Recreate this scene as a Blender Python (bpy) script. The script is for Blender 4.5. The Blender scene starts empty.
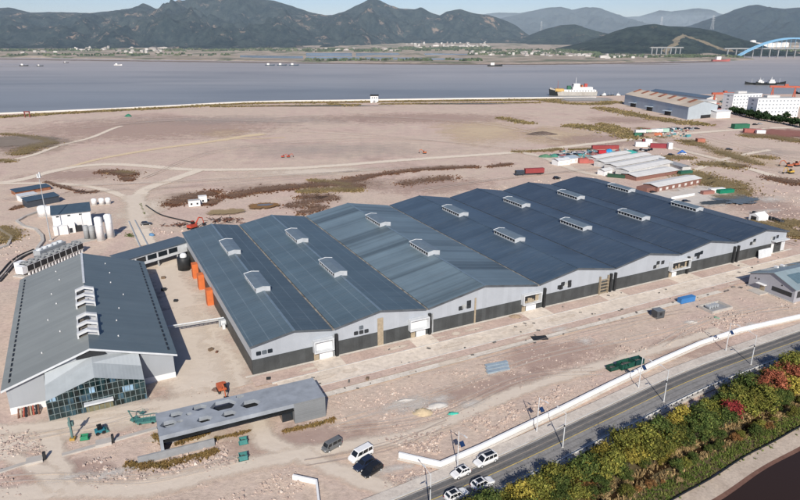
import bpy, bmesh, math, random
from mathutils import Vector, noise
random.seed(7)
R = math.radians
S = bpy.context.scene
COL = S.collection
H = 80.0; F = 625.0; PITCH = math.atan(216 / F)

# ---------------------------------------------------------------- survey: photo point -> ground point
def G(x, y, z=0.0):
    cx = (x - 400) / F; cy = (250 - y) / F
    dy = math.cos(PITCH) + cy * math.sin(PITCH); dz = -math.sin(PITCH) + cy * math.cos(PITCH)
    t = (z - H) / dz
    return (cx * t, dy * t, z)
def GF(x, y):                      # on the gently rising far shore
    cx = (x - 400) / F; cy = (250 - y) / F
    dy = math.cos(PITCH) + cy * math.sin(PITCH); dz = -math.sin(PITCH) + cy * math.cos(PITCH)
    t = 1800.0
    while t < 9000:
        if H + dz * t <= farz(dy * t): break
        t += 5
    return (cx * t, dy * t, farz(dy * t))
def farz(Y): return 0.3 + max(0, (Y - 2300)) * 0.017
def ZAT(y, Y):                     # height of a skyline point standing at distance Y
    cy = (250 - y) / F
    dy = math.cos(PITCH) + cy * math.sin(PITCH); dz = -math.sin(PITCH) + cy * math.cos(PITCH)
    return H + dz / dy * Y
def XAT(x, y, Y):
    cy = (250 - y) / F
    dy = math.cos(PITCH) + cy * math.sin(PITCH)
    return (x - 400) / F * Y / dy
def W(o, ang, u, v, z=0):
    a = R(ang); return (o[0] + u * math.cos(a) - v * math.sin(a), o[1] + u * math.sin(a) + v * math.cos(a), z)
def LOC(o, ang, p):
    a = R(ang); dx = p[0] - o[0]; dy = p[1] - o[1]
    return (dx * math.cos(a) + dy * math.sin(a), -dx * math.sin(a) + dy * math.cos(a))

# ---------------------------------------------------------------- materials
MATS = {}
def nodes(name):
    m = bpy.data.materials.new(name); m.use_nodes = True
    nt = m.node_tree; b = nt.nodes['Principled BSDF']
    return m, nt, b
def N(nt, t, **kw):
    n = nt.nodes.new(t)
    for k, v in kw.items(): setattr(n, k, v)
    return n
def L(nt, a, b): nt.links.new(a, b)
def ramp(nt, fac, stops, interp='LINEAR'):
    r = N(nt, 'ShaderNodeValToRGB'); r.color_ramp.interpolation = interp
    e = r.color_ramp.elements
    while len(e) < len(stops): e.new(0.5)
    for i, (p, c) in enumerate(stops):
        e[i].position = p; e[i].color = (*c, 1) if len(c) == 3 else c
    L(nt, fac, r.inputs[0]); return r.outputs[0]
def noise_tex(nt, vec, scale, detail=4, rough=0.6, dist=0.0):
    n = N(nt, 'ShaderNodeTexNoise'); n.inputs['Scale'].default_value = scale
    n.inputs['Detail'].default_value = detail; n.inputs['Roughness'].default_value = rough
    n.inputs['Distortion'].default_value = dist
    if vec is not None: L(nt, vec, n.inputs['Vector'])
    return n.outputs['Fac']
def mixc(nt, fac, a, b, mode='MIX'):
    m = N(nt, 'ShaderNodeMix'); m.data_type = 'RGBA'; m.blend_type = mode
    for sock, v in ((m.inputs[0], fac), (m.inputs[6], a), (m.inputs[7], b)):
        if hasattr(v, 'is_linked') or hasattr(v, 'node'): L(nt, v, sock)
        elif isinstance(v, (int, float)): sock.default_value = v
        else: sock.default_value = (*v, 1)
    return m.outputs[2]
def math_(nt, op, a, b=None, c=None):
    m = N(nt, 'ShaderNodeMath'); m.operation = op
    for i, v in enumerate((a, b, c)):
        if v is None: continue
        if isinstance(v, (int, float)): m.inputs[i].default_value = v
        else: L(nt, v, m.inputs[i])
    return m.outputs[0]
def bump(nt, b, h, strength=0.3, dist=0.1):
    n = N(nt, 'ShaderNodeBump'); n.inputs['Strength'].default_value = strength
    n.inputs['Distance'].default_value = dist
    L(nt, h, n.inputs['Height']); L(nt, n.outputs[0], b.inputs['Normal'])
def scl(c, k): return tuple(min(1, x * k) for x in c)
def M(name, col, rough=0.6, var=0.15, scale=1.5, metal=0.0, spec=0.4, dirt=0.0):
    """painted or plain surface with a little wear"""
    if name in MATS: return MATS[name]
    m, nt, b = nodes(name)
    tc = N(nt, 'ShaderNodeTexCoord').outputs['Object']
    f = noise_tex(nt, tc, scale, 5)
    c = ramp(nt, f, [(0.3, scl(col, 1 - var)), (0.7, scl(col, 1 + var))])
    if dirt:
        f2 = noise_tex(nt, tc, scale * 0.3, 6, 0.7)
        k = ramp(nt, f2, [(0.5, (0, 0, 0)), (0.72, (dirt,) * 3)])
        c = mixc(nt, k, c, (0.33, 0.26, 0.2))
    L(nt, c, b.inputs['Base Color'])
    b.inputs['Roughness'].default_value = rough; b.inputs['Metallic'].default_value = metal
    b.inputs['Specular IOR Level'].default_value = spec
    MATS[name] = m; return m
def M_roof(name, col, lines=None, bands=0.0, rib=0.9, rough=0.45, blotch=0.12, shade=1.0):
    """standing seam sheet: ribs across local y, faint seams along local y, sheet to sheet shade steps"""
    m, nt, b = nodes(name)
    tc = N(nt, 'ShaderNodeTexCoord').outputs['Object']
    sx = N(nt, 'ShaderNodeSeparateXYZ'); L(nt, tc, sx.inputs[0])
    X, Y = sx.outputs[0], sx.outputs[1]
    f = noise_tex(nt, tc, 0.07, 5, 0.65)
    c = ramp(nt, f, [(0.3, scl(col, 1 - blotch)), (0.7, scl(col, 1 + blotch))])
    # shade of each sheet
    cell = math_(nt, 'FLOOR', math_(nt, 'MULTIPLY', Y, 1 / 1.1))
    cv = N(nt, 'ShaderNodeCombineXYZ'); L(nt, cell, cv.inputs[1])
    wn = N(nt, 'ShaderNodeTexWhiteNoise'); L(nt, cv.outputs[0], wn.inputs['Vector'])
    k = math_(nt, 'MULTIPLY_ADD', wn.outputs['Value'], 0.10, 0.95)
    if bands:
        # broad bands of newer / dustier sheets
        bv = N(nt, 'ShaderNodeCombineXYZ'); L(nt, math_(nt, 'MULTIPLY', Y, 1.0), bv.inputs[1])
        L(nt, math_(nt, 'MULTIPLY', math_(nt, 'GREATER_THAN', X, 0.0), 31.0), bv.inputs[0])
        bn = noise_tex(nt, bv.outputs[0], 0.09, 3, 0.75)
        kb = ramp(nt, bn, [(0.36, (1 - bands,) * 3), (0.46, (1 + bands * 0.1,) * 3), (0.5, (1 + bands * .5,) * 3), (0.66, (1 + bands,) * 3)])
        c = mixc(nt, 1.0, c, kb, 'MULTIPLY')
    c = mixc(nt, 1.0, c, k, 'MULTIPLY')
    # dust runs down the slope; right slopes darkened in colour for the light angle
    mp = N(nt, 'ShaderNodeMapping'); mp.inputs['Scale'].default_value = (0.05, 1.3, 1); L(nt, tc, mp.inputs[0])
    c = mixc(nt, ramp(nt, noise_tex(nt, mp.outputs[0], 0.8, 6, 0.75), [(0.5, (0, 0, 0)), (0.8, (0.30,) * 3)]), c, (0.21, 0.22, 0.215))
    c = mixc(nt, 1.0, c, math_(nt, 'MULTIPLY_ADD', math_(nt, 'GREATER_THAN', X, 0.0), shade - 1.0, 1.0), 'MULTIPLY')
    if lines:
        fr = math_(nt, 'FRACT', math_(nt, 'MULTIPLY', X, 1 / lines))
        d = math_(nt, 'ABSOLUTE', math_(nt, 'SUBTRACT', fr, 0.5))
        ln = math_(nt, 'LESS_THAN', d, 0.11 / lines)
        brk = ramp(nt, noise_tex(nt, tc, 0.15, 3), [(0.3, (0.1,) * 3), (0.7, (0.55,) * 3)])
        c = mixc(nt, math_(nt, 'MULTIPLY', ln, brk), c, scl((0.22, 0.27, 0.3), 1.0))
    L(nt, c, b.inputs['Base Color'])
    b.inputs['Roughness'].default_value = rough
    b.inputs['Specular IOR Level'].default_value = 0.35
    w = math_(nt, 'PINGPONG', Y, rib / 2)
    bump(nt, b, w, 0.25, 0.15)
    MATS[name] = m; return m
def M_clad(name, col, pitch=0.4, axis='X', rough=0.6, var=0.1, strength=0.5, panel=0, pv=0.05):
    m, nt, b = nodes(name)
    tc = N(nt, 'ShaderNodeTexCoord').outputs['Object']
    sx = N(nt, 'ShaderNodeSeparateXYZ'); L(nt, tc, sx.inputs[0])
    a = sx.outputs['XYZ'.index(axis)]
    f = noise_tex(nt, tc, 0.25, 5)
    c = ramp(nt, f, [(0.3, scl(col, 1 - var)), (0.7, scl(col, 1 + var))])
    cell = math_(nt, 'FLOOR', math_(nt, 'MULTIPLY', a, 1 / (panel or pitch * 3)))
    cv = N(nt, 'ShaderNodeCombineXYZ'); L(nt, cell, cv.inputs[0])
    wn = N(nt, 'ShaderNodeTexWhiteNoise'); L(nt, cv.outputs[0], wn.inputs['Vector'])
    c = mixc(nt, 1.0, c, math_(nt, 'MULTIPLY_ADD', wn.outputs['Value'], pv, 1 - pv / 2), 'MULTIPLY')
    L(nt, c, b.inputs['Base Color']); b.inputs['Roughness'].default_value = rough
    b.inputs['Specular IOR Level'].default_value = 0.3
    bump(nt, b, math_(nt, 'PINGPONG', a, pitch / 2), strength, 0.1)
    MATS[name] = m; return m
def M_ground(name, cols, scale=0.02, fine=1.2, bstr=0.5, rough=0.95):
    m, nt, b = nodes(name)
    tc = N(nt, 'ShaderNodeNewGeometry').outputs['Position']
    f = noise_tex(nt, tc, scale, 8, 0.62, 0.6)
    c = ramp(nt, f, [(0.28 + 0.44 * i / (len(cols) - 1), q) for i, q in enumerate(cols)])
    f2 = noise_tex(nt, tc, fine, 6, 0.7)
    c = mixc(nt, 1.0, c, ramp(nt, f2, [(0.25, (0.74,) * 3), (0.5, (1, 1, 1)), (0.78, (1.22,) * 3)]), 'MULTIPLY')
    f3 = noise_tex(nt, tc, fine * 0.13, 7, 0.75, 0.2)
    c = mixc(nt, 1.0, c, ramp(nt, f3, [(0.3, (0.86, 0.85, 0.84)), (0.5, (1, 1, 1)), (0.7, (1.1, 1.09, 1.05))]), 'MULTIPLY')
    L(nt, c, b.inputs['Base Color']); b.inputs['Roughness'].default_value = rough
    b.inputs['Specular IOR Level'].default_value = 0.1
    bump(nt, b, math_(nt, 'ADD', f2, math_(nt, 'MULTIPLY', f3, 1.5)), bstr, 0.25)
    MATS[name] = m; return m
def M_fade(name, col, col2, alpha=0.85, scale=0.25, edge=0.5, bstr=0.3, wob=1.5):
    """sheet whose worn, noisy edge lets the ground show; u (or radius) runs 0 centre .. 1 edge in UV.x"""
    m, nt, b = nodes(name)
    uv = N(nt, 'ShaderNodeUVMap').outputs[0]
    sx = N(nt, 'ShaderNodeSeparateXYZ'); L(nt, uv, sx.inputs[0])
    tc = N(nt, 'ShaderNodeNewGeometry').outputs['Position']
    n1 = noise_tex(nt, tc, scale, 6, 0.65)
    n2 = noise_tex(nt, tc, scale * 4, 5, 0.7)
    c = ramp(nt, n2, [(0.3, col), (0.7, col2)])
    L(nt, c, b.inputs['Base Color']); b.inputs['Roughness'].default_value = 0.95
    b.inputs['Specular IOR Level'].default_value = 0.1
    d = math_(nt, 'ADD', sx.outputs[0], math_(nt, 'MULTIPLY', math_(nt, 'SUBTRACT', n1, 0.5), wob))
    d = math_(nt, 'ADD', d, math_(nt, 'MULTIPLY', math_(nt, 'SUBTRACT', n2, 0.5), 0.7))
    a = ramp(nt, d, [(max(0, 0.9 - edge), (alpha,) * 3), (0.92, (0, 0, 0))])
    L(nt, a, b.inputs['Alpha'])
    bump(nt, b, n2, bstr, 0.3)
    MATS[name] = m; return m
def M_leaf(name, c1, c2, c3=None, scale=0.6):
    m, nt, b = nodes(name)
    oi = N(nt, 'ShaderNodeObjectInfo')
    tc = N(nt, 'ShaderNodeNewGeometry')
    f = noise_tex(nt, tc.outputs['Position'], scale, 5, 0.7)
    st = [(0.3, c1), (0.7, c2)] if c3 is None else [(0.28, c1), (0.5, c2), (0.72, c3)]
    c = ramp(nt, f, st)
    k = math_(nt, 'MULTIPLY_ADD', oi.outputs['Random'], 0.7, 0.75)
    c = mixc(nt, 1.0, c, k, 'MULTIPLY')
    ri = math_(nt, 'MULTIPLY_ADD', tc.outputs['Random Per Island'], 1.15, 0.38)
    c = mixc(nt, 1.0, c, ri, 'MULTIPLY')
    L(nt, c, b.inputs['Base Color']); b.inputs['Roughness'].default_value = 0.8
    b.inputs['Specular IOR Level'].default_value = 0.15
    MATS[name] = m; return m

# ---------------------------------------------------------------- mesh builder
class MB:
    def __init__(s): s.v = []; s.f = []; s.m = []; s.uv = {}
    def quad(s, *p, mi=0):
        n = len(s.v); s.v += [tuple(q) for q in p]; s.f.append(tuple(range(n, n + len(p)))); s.m.append(mi); return s
    def box(s, x0, x1, y0, y1, z0, z1, mi=0):
        return s.hexa([(x0, y0, z0), (x1, y0, z0), (x1, y1, z0), (x0, y1, z0)], [(x0, y0, z1), (x1, y0, z1), (x1, y1, z1), (x0, y1, z1)], mi)
    def hexa(s, a, b, mi=0):
        n = len(s.v); k = len(a); s.v += list(a) + list(b)
        s.f.append(tuple(n + i for i in reversed(range(k)))); s.f.append(tuple(n + k + i for i in range(k)))
        for i in range(k): j = (i + 1) % k; s.f.append((n + i, n + j, n + k + j, n + k + i))
        s.m += [mi] * (k + 2); return s
    def prism(s, poly, z0, z1, mi=0):
        return s.hexa([(x, y, z0) for x, y in poly], [(x, y, z1) for x, y in poly], mi)
    def extr_y(s, poly, y0, y1, mi=0):      # poly in (x,z), counterclockwise seen from -y
        return s.hexa([(x, y1, z) for x, z in poly], [(x, y0, z) for x, z in poly], mi)
    def extr_x(s, poly, x0, x1, mi=0):      # poly in (y,z)
        return s.hexa([(x0, y, z) for y, z in poly], [(x1, y, z) for y, z in poly], mi)
    def obox(s, c, sx, sy, sz, rot=0, mi=0):
        a = R(rot); ca, sa = math.cos(a), math.sin(a)
        q = [(c[0] + x * ca - y * sa, c[1] + x * sa + y * ca) for x, y in ((-sx / 2, -sy / 2), (sx / 2, -sy / 2), (sx / 2, sy / 2), (-sx / 2, sy / 2))]
        return s.prism(q, c[2], c[2] + sz, mi)
    def tube(s, p0, p1, r0, r1=None, n=8, mi=0, cap=True):
        r1 = r0 if r1 is None else r1
        a, b = Vector(p0), Vector(p1); d = (b - a).normalized()
        u = d.orthogonal().normalized(); w = d.cross(u); k = len(s.v)
        for c, r in ((a, r0), (b, r1)):
            for i in range(n):
                t = 2 * math.pi * i / n; s.v.append(tuple(c + (u * math.cos(t) + w * math.sin(t)) * r))
        for i in range(n):
            j = (i + 1) % n; s.f.append((k + i, k + j, k + n + j, k + n + i)); s.m.append(mi)
        if cap:
            s.f.append(tuple(k + i for i in reversed(range(n)))); s.f.append(tuple(k + n + i for i in range(n))); s.m += [mi, mi]
        return s
    def pipe(s, pts, r, n=6, mi=0):
        for a, b in zip(pts, pts[1:]): s.tube(a, b, r, r, n, mi)
        return s
    def lathe(s, prof, n=16, c=(0, 0), mi=0):     # prof (r,z)
        k = len(s.v)
        for r, z in prof:
            for i in range(n): t = 2 * math.pi * i / n; s.v.append((c[0] + r * math.cos(t), c[1] + r * math.sin(t), z))
        for a in range(len(prof) - 1):
            for i in range(n):
                j = (i + 1) % n; s.f.append((k + a * n + i, k + a * n + j, k + (a + 1) * n + j, k + (a + 1) * n + i)); s.m.append(mi)
        return s
    def blob(s, c, rx, ry, rz, n=8, rings=4, jit=0.15, mi=0, rnd=random):
        k = len(s.v)
        for a in range(rings + 1):
            ph = -math.pi / 2 + math.pi * a / rings
            for i in range(n):
                t = 2 * math.pi * i / n; q = 1 + rnd.uniform(-jit, jit)
                s.v.append((c[0] + rx * math.cos(ph) * math.cos(t) * q, c[1] + ry * math.cos(ph) * math.sin(t) * q, c[2] + rz * math.sin(ph) * q))
        for a in range(rings):
            for i in range(n):
                j = (i + 1) % n; s.f.append((k + a * n + i, k + a * n + j, k + (a + 1) * n + j, k + (a + 1) * n + i)); s.m.append(mi)
        return s
    def build(s, name, mats, parent=None, smooth=False, loc=None, rot=0):
        me = bpy.data.meshes.new(name); me.from_pydata(s.v, [], s.f)
        if not isinstance(mats, (list, tuple)): mats = [mats]
        for m in mats: me.materials.append(m)
        if len(mats) > 1: me.polygons.foreach_set('material_index', s.m)
        if smooth: me.polygons.foreach_set('use_smooth', [True] * len(me.polygons))
        me.update()
        o = bpy.data.objects.new(name, me); COL.objects.link(o)
        if parent is not None: o.parent = parent
        if loc is not None: o.location = loc
        if rot: o.rotation_euler.z = R(rot)
        return o
def tag(o, label=None, cat=None, group=None, kind=None):
    if label: o['label'] = label
    if cat: o['category'] = cat
    if group: o['group'] = group
    if kind: o['kind'] = kind
    return o
def thing(name, label, cat, loc=(0, 0, 0), rot=0, group=None):
    o = bpy.data.objects.new(name, None); COL.objects.link(o); o.empty_display_size = 0.3
    o.location = loc; o.rotation_euler.z = R(rot)
    return tag(o, label, cat, group)
def dup(root, loc, rot=None, label=None, group=None, scale=None):
    r = root.copy(); COL.objects.link(r); r.location = loc
    if rot is not None: r.rotation_euler.z = R(rot)
    if label: r['label'] = label
    if group: r['group'] = group
    if scale: r.scale = scale if isinstance(scale, tuple) else (scale,) * 3
    for ch in list(root.children):
        c = ch.copy(); COL.objects.link(c); c.parent = r
        for g in list(ch.children):
            d = g.copy(); COL.objects.link(d); d.parent = c
    return r
def struct(o): o['kind'] = 'structure'; return o
def stuff(o, label, cat): return tag(o, label, cat, kind='stuff')

# ---------------------------------------------------------------- sheets on the ground
ZL = [0.0]
def nextz(): ZL[0] += 0.005; return 0.02 + ZL[0]
def poly_sheet(name, pts, mat, z=None):
    z = nextz() if z is None else z
    m = MB(); m.quad(*[(p[0], p[1], z) for p in pts]); return struct(m.build(name, mat))
def smooth_line(pts, n=6):
    out = []
    for i in range(len(pts) - 1):
        p0 = Vector(pts[max(i - 1, 0)][:2]); p1 = Vector(pts[i][:2]); p2 = Vector(pts[i + 1][:2]); p3 = Vector(pts[min(i + 2, len(pts) - 1)][:2])
        for k in range(n):
            t = k / n
            q = 0.5 * ((2 * p1) + (p2 - p0) * t + (2 * p0 - 5 * p1 + 4 * p2 - p3) * t * t + (3 * p1 - p0 - 3 * p2 + p3) * t ** 3)
            out.append(q)
    out.append(Vector(pts[-1][:2])); return out
def offset_line(pts, d):
    out = []
    for i, p in enumerate(pts):
        a = pts[max(i - 1, 0)]; b = pts[min(i + 1, len(pts) - 1)]
        t = (b - a).normalized(); out.append(Vector((p.x - t.y * d, p.y + t.x * d)))
    return out
def ribbon(name, pts, width, mat, z=None, smooth=6, w2=None):
    """strip with UV.x = 0 on its centre line and 1 at both edges"""
    z = nextz() if z is None else z
    ln = smooth_line(pts, smooth); n = len(ln); m = MB(); uv = []
    rows = []
    for k, c in enumerate((-1, -0.5, 0, 0.5, 1)):
        row = []
        for i, p in enumerate(ln):
            a = ln[max(i - 1, 0)]; b = ln[min(i + 1, n - 1)]; t = (b - a).normalized()
            w = width if w2 is None else width + (w2 - width) * i / (n - 1)
            row.append((p.x - t.y * c * w / 2, p.y + t.x * c * w / 2, z))
        rows.append(row)
    for k in range(4):
        for i in range(n - 1):
            m.quad(rows[k][i], rows[k + 1][i], rows[k + 1][i + 1], rows[k][i + 1])
            ca, cb = abs(-1 + k * .5), abs(-.5 + k * .5); uv += [(ca, 0), (cb, 0), (cb, 0), (ca, 0)]
    o = m.build(name, mat); ul = o.data.uv_layers.new(name='UVMap')
    for i, c in enumerate(uv): ul.data[i].uv = c
    return struct(o)
def patch(name, c, rx, ry, rot, mat, z=None, n=24):
    z = nextz() if z is None else z
    m = MB(); uv = []; a = R(rot)
    def P(r, t): x = rx * r * math.cos(t); y = ry * r * math.sin(t); return (c[0] + x * math.cos(a) - y * math.sin(a), c[1] + x * math.sin(a) + y * math.cos(a), z)
    for ri in range(3):
        r0, r1 = ri / 3, (ri + 1) / 3
        for i in range(n):
            t0, t1 = 2 * math.pi * i / n, 2 * math.pi * (i + 1) / n
            if ri == 0: m.quad(P(0, 0), P(r1, t0), P(r1, t1)); uv += [(0, 0), (r1, 0), (r1, 0)]
            else: m.quad(P(r0, t0), P(r1, t0), P(r1, t1), P(r0, t1)); uv += [(r0, 0), (r1, 0), (r1, 0), (r0, 0)]
    o = m.build(name, mat); ul = o.data.uv_layers.new(name='UVMap')
    for i, q in enumerate(uv): ul.data[i].uv = q
    return struct(o)
def ppatch(name, x, y, wpx, hpx, mat, rot=0, z=None):
    c = G(x, y); e = G(x + wpx / 2, y); t = G(x, y - hpx / 2)
    return patch(name, c, abs(e[0] - c[0]), abs(t[1] - c[1]), rot, mat, z)
def in_poly(p, poly):
    x, y = p; c = False; n = len(poly); j = n - 1
    for i in range(n):
        if (poly[i][1] > y) != (poly[j][1] > y) and x < (poly[j][0] - poly[i][0]) * (y - poly[i][1]) / (poly[j][1] - poly[i][1]) + poly[i][0]: c = not c
        j = i
    return c
def scatter_poly(poly, n, rnd):
    xs = [p[0] for p in poly]; ys = [p[1] for p in poly]; out = []
    tries = 0
    while len(out) < n and tries < n * 20:
        tries += 1
        p = (rnd.uniform(min(xs), max(xs)), rnd.uniform(min(ys), max(ys)))
        if in_poly(p, poly): out.append(p)
    return out
PP = lambda *pts: [G(*p)[:2] for p in pts]
HAZE = 0.00007
# ================================================================ camera, sun, sky
cam = bpy.data.cameras.new('camera'); co = bpy.data.objects.new('camera', cam); COL.objects.link(co)
cam.sensor_width = 36; cam.lens = 36 * F / 800; cam.clip_start = 0.5; cam.clip_end = 40000
co.location = (0, 0, H); co.rotation_euler = (math.pi / 2 - PITCH, 0, 0); S.camera = co
EL, AZ = R(34), R(-88)            # the sun stands behind the camera
sd = Vector((math.cos(AZ) * math.cos(EL), math.sin(AZ) * math.cos(EL), math.sin(EL)))
sun = bpy.data.lights.new('sun', 'SUN'); so = bpy.data.objects.new('sun', sun); COL.objects.link(so)
sun.energy = 5.0; sun.angle = R(0.53); sun.color = (1.0, 0.94, 0.85)
so.rotation_euler = sd.to_track_quat('Z', 'Y').to_euler()
w = bpy.data.worlds.new('World'); S.world = w; w.use_nodes = True
sky = w.node_tree.nodes.new('ShaderNodeTexSky'); sky.sky_type = 'NISHITA'; sky.sun_disc = False
sky.sun_elevation = EL; sky.sun_rotation = math.pi / 2 - AZ
sky.altitude = 50; sky.air_density = 0.8; sky.dust_density = 0.7; sky.ozone_density = 5.5
tint = mixc(w.node_tree, 1.0, sky.outputs[0], (1.0, 0.945, 0.985), 'MULTIPLY'); w.node_tree.links.new(tint, w.node_tree.nodes['Background'].inputs[0])
w.node_tree.nodes['Background'].inputs[1].default_value = 0.105
S.view_settings.view_transform = 'Standard'; S.view_settings.look = 'None'; S.view_settings.exposure = 0
S.cycles.use_denoising = True; S.cycles.max_bounces = 6; S.cycles.transparent_max_bounces = 24
S.cycles.volume_bounces = 0; S.cycles.volume_step_rate = 4

# ================================================================ ground, river, far shore
G_pink = (0.555, 0.425, 0.36); G_tan = (0.565, 0.455, 0.37); G_dk = (0.43, 0.32, 0.265); G_lt = (0.62, 0.51, 0.41)
gm = M_ground('site_ground', [G_dk, G_pink, G_tan, G_pink, G_lt], 0.014, 0.9, 0.6)
bank = [(-2600, -80), (-1500, 330)] + [G(*q)[:2] for q in ((-160, 128), (0, 113), (70, 110), (150, 106.5), (250, 101.5), (350, 100), (450, 98.5), (550, 97.5), (620, 95.5), (720, 94), (800, 94))] + [(1100, 960), (2600, 990)]
gp_ = [(-2600, -700), (2600, -700)] + list(reversed(bank))
m = MB()
# triangulated as strips from a base line so the outline stays clean
bl = smooth_line(bank, 3)
for a, b in zip(bl, bl[1:]): m.quad((a.x, -700, 0), (b.x, -700, 0), (b.x, b.y, 0), (a.x, a.y, 0))
for a, b in zip(bl, bl[1:]): m.quad((a.x, a.y, 0), (b.x, b.y, 0), (b.x - 2, b.y + 9, -4.5), (a.x - 2, a.y + 9, -4.5))
struct(m.build('ground', gm))
# river: silty water
wm, nt, b = nodes('river_water')
tc = N(nt, 'ShaderNodeNewGeometry').outputs['Position']
mp = N(nt, 'ShaderNodeMapping'); mp.inputs['Scale'].default_value = (0.25, 1, 1); L(nt, tc, mp.inputs[0])
f = noise_tex(nt, mp.outputs[0], 0.006, 6, 0.6, 0.8)
sx = N(nt, 'ShaderNodeSeparateXYZ'); L(nt, tc, sx.inputs[0])
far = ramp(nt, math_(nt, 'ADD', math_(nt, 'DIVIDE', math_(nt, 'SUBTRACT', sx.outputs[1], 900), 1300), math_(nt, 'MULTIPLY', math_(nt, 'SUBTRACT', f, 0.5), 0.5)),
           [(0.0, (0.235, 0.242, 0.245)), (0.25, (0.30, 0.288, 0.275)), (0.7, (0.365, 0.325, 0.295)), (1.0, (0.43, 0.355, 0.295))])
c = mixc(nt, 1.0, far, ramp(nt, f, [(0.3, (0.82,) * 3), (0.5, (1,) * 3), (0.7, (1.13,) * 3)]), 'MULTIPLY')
L(nt, c, b.inputs['Base Color']); b.inputs['Roughness'].default_value = 0.38; b.inputs['Specular IOR Level'].default_value = 0.22
mp2 = N(nt, 'ShaderNodeMapping'); mp2.inputs['Scale'].default_value = (0.35, 1, 1); L(nt, tc, mp2.inputs[0])
bump(nt, b, math_(nt, 'ADD', noise_tex(nt, mp2.outputs[0], 0.12, 6, 0.75), noise_tex(nt, mp2.outputs[0], 0.02, 3)), 0.28, 1.6)
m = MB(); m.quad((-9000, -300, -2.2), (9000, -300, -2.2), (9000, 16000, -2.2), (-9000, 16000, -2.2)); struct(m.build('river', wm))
# far shore land, rising gently to the hills
fm = M_ground('far_land', [(0.10, 0.11, 0.07), (0.30, 0.25, 0.19), (0.40, 0.33, 0.27), (0.12, 0.135, 0.08), (0.36, 0.32, 0.27)], 0.006, 0.05, 0.2)
fs = [(-6000, 3300)] + [G(*q)[:2] for q in ((-200, 55), (0, 56.5), (100, 58), (200, 59.5), (300, 61), (400, 62.3), (470, 62.8), (550, 62.6), (620, 61.5), (680, 60.2), (735, 59.6))] + [(1240, 2330), (1330, 3100), (1900, 3500)] + [(9000, 3700)]
m = MB(); fl = smooth_line(fs, 3)
for a, b in zip(fl, fl[1:]):
    rows = [Vector((a.x, a.y)), None]
    ys = (0, 250, 700, 1500, 3500, 9000)
    for y0, y1 in zip(ys, ys[1:]):
        m.quad((a.x, a.y + y0, farz(a.y + y0)), (b.x, b.y + y0, farz(b.y + y0)), (b.x, b.y + y1, farz(b.y + y1)), (a.x, a.y + y1, farz(a.y + y1)))
    m.quad((a.x, a.y, farz(a.y)), (a.x, a.y - 22, -3.2), (b.x, b.y - 22, -3.2), (b.x, b.y, farz(b.y)))
struct(m.build('far_shore', fm))
# brown mud flats along the far water's edge, fish ponds behind the dyke
mud = M_fade('mud', (0.21, 0.165, 0.135), (0.25, 0.20, 0.165), 0.95, 0.01, 0.4)
ribbon('mud_flat', [G(*q) for q in ((-60, 57.5), (60, 59.3), (180, 60.7), (300, 62.2), (420, 63.3), (540, 63.5), (640, 62.3), (720, 60.6))], 95, mud, z=-2.0)
pondm = M('fish_pond_water', (0.32, 0.37, 0.42), 0.15, 0.2, 0.003, spec=0.6)
dyk = M('dyke_earth', (0.33, 0.29, 0.24), 0.9, 0.2, 0.01)
def far_poly(name, pts, mat, dz):
    q = [GF(*p) for p in pts]; m = MB(); m.quad(*[(a[0], a[1], a[2] + dz) for a in q]); return struct(m.build(name, mat))
for pts in (((240, 55.4), (303, 56.2), (303, 58.6), (240, 57.8)), ((306, 53), (352, 53), (352, 56.4), (306, 56.2)), ((306, 56.9), (360, 57.1), (360, 59.2), (306, 58.8)), ((365, 57), (420, 56.8), (424, 60), (365, 59.4)),
            ((356, 53.2), (398, 53), (402, 56.2), (356, 56.4)), ((424, 53.5), (470, 54), (474, 56.5), (426, 56.2)), ((428, 57.4), (474, 57.2), (476, 60), (428, 60))):
    far_poly('fish_pond', pts, pondm, 0.5)
ribbon('shore_dyke', [GF(*q)[:2] for q in ((0, 55.8), (100, 57.2), (200, 58.8), (300, 60.3), (400, 61.5), (470, 62.1), (550, 61.9), (620, 60.9))], 16, dyk, z=1.6)
# ---- hills
def M_hill(name, dark, mid, rock, thr=0.6, scar=None, scale=0.004):
    m, nt, b = nodes(name)
    tc = N(nt, 'ShaderNodeNewGeometry').outputs['Position']
    f = noise_tex(nt, tc, scale * 4, 9, 0.82)
    c = ramp(nt, f, [(0.42, dark), (0.58, mid)])
    g = noise_tex(nt, tc, scale * 1.9, 9, 0.78, 0.3)
    c = mixc(nt, ramp(nt, g, [(thr, (0, 0, 0)), (thr + 0.06, (0.85,) * 3)]), c, rock)
    if scar:      # cut slopes of a quarry, falling both ways from a peak
        sx = N(nt, 'ShaderNodeSeparateXYZ'); L(nt, tc, sx.inputs[0]); x0, z0, sl, wd = scar
        dx = math_(nt, 'ABSOLUTE', math_(nt, 'SUBTRACT', sx.outputs[0], x0)); e = math_(nt, 'SUBTRACT', math_(nt, 'MULTIPLY_ADD', dx, -sl, z0), sx.outputs[2])
        e = math_(nt, 'ADD', math_(nt, 'ABSOLUTE', e), math_(nt, 'MULTIPLY', math_(nt, 'SUBTRACT', f, .5), 26))
        k = math_(nt, 'MULTIPLY', math_(nt, 'LESS_THAN', e, wd), math_(nt, 'LESS_THAN', dx, 165)); c = mixc(nt, math_(nt, 'MULTIPLY', k, .85), c, (.30, .25, .17))
    L(nt, c, b.inputs['Base Color']); b.inputs['Roughness'].default_value = 1; b.inputs['Specular IOR Level'].default_value = 0
    bump(nt, b, f, 0.8, 25)
    return m
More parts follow.
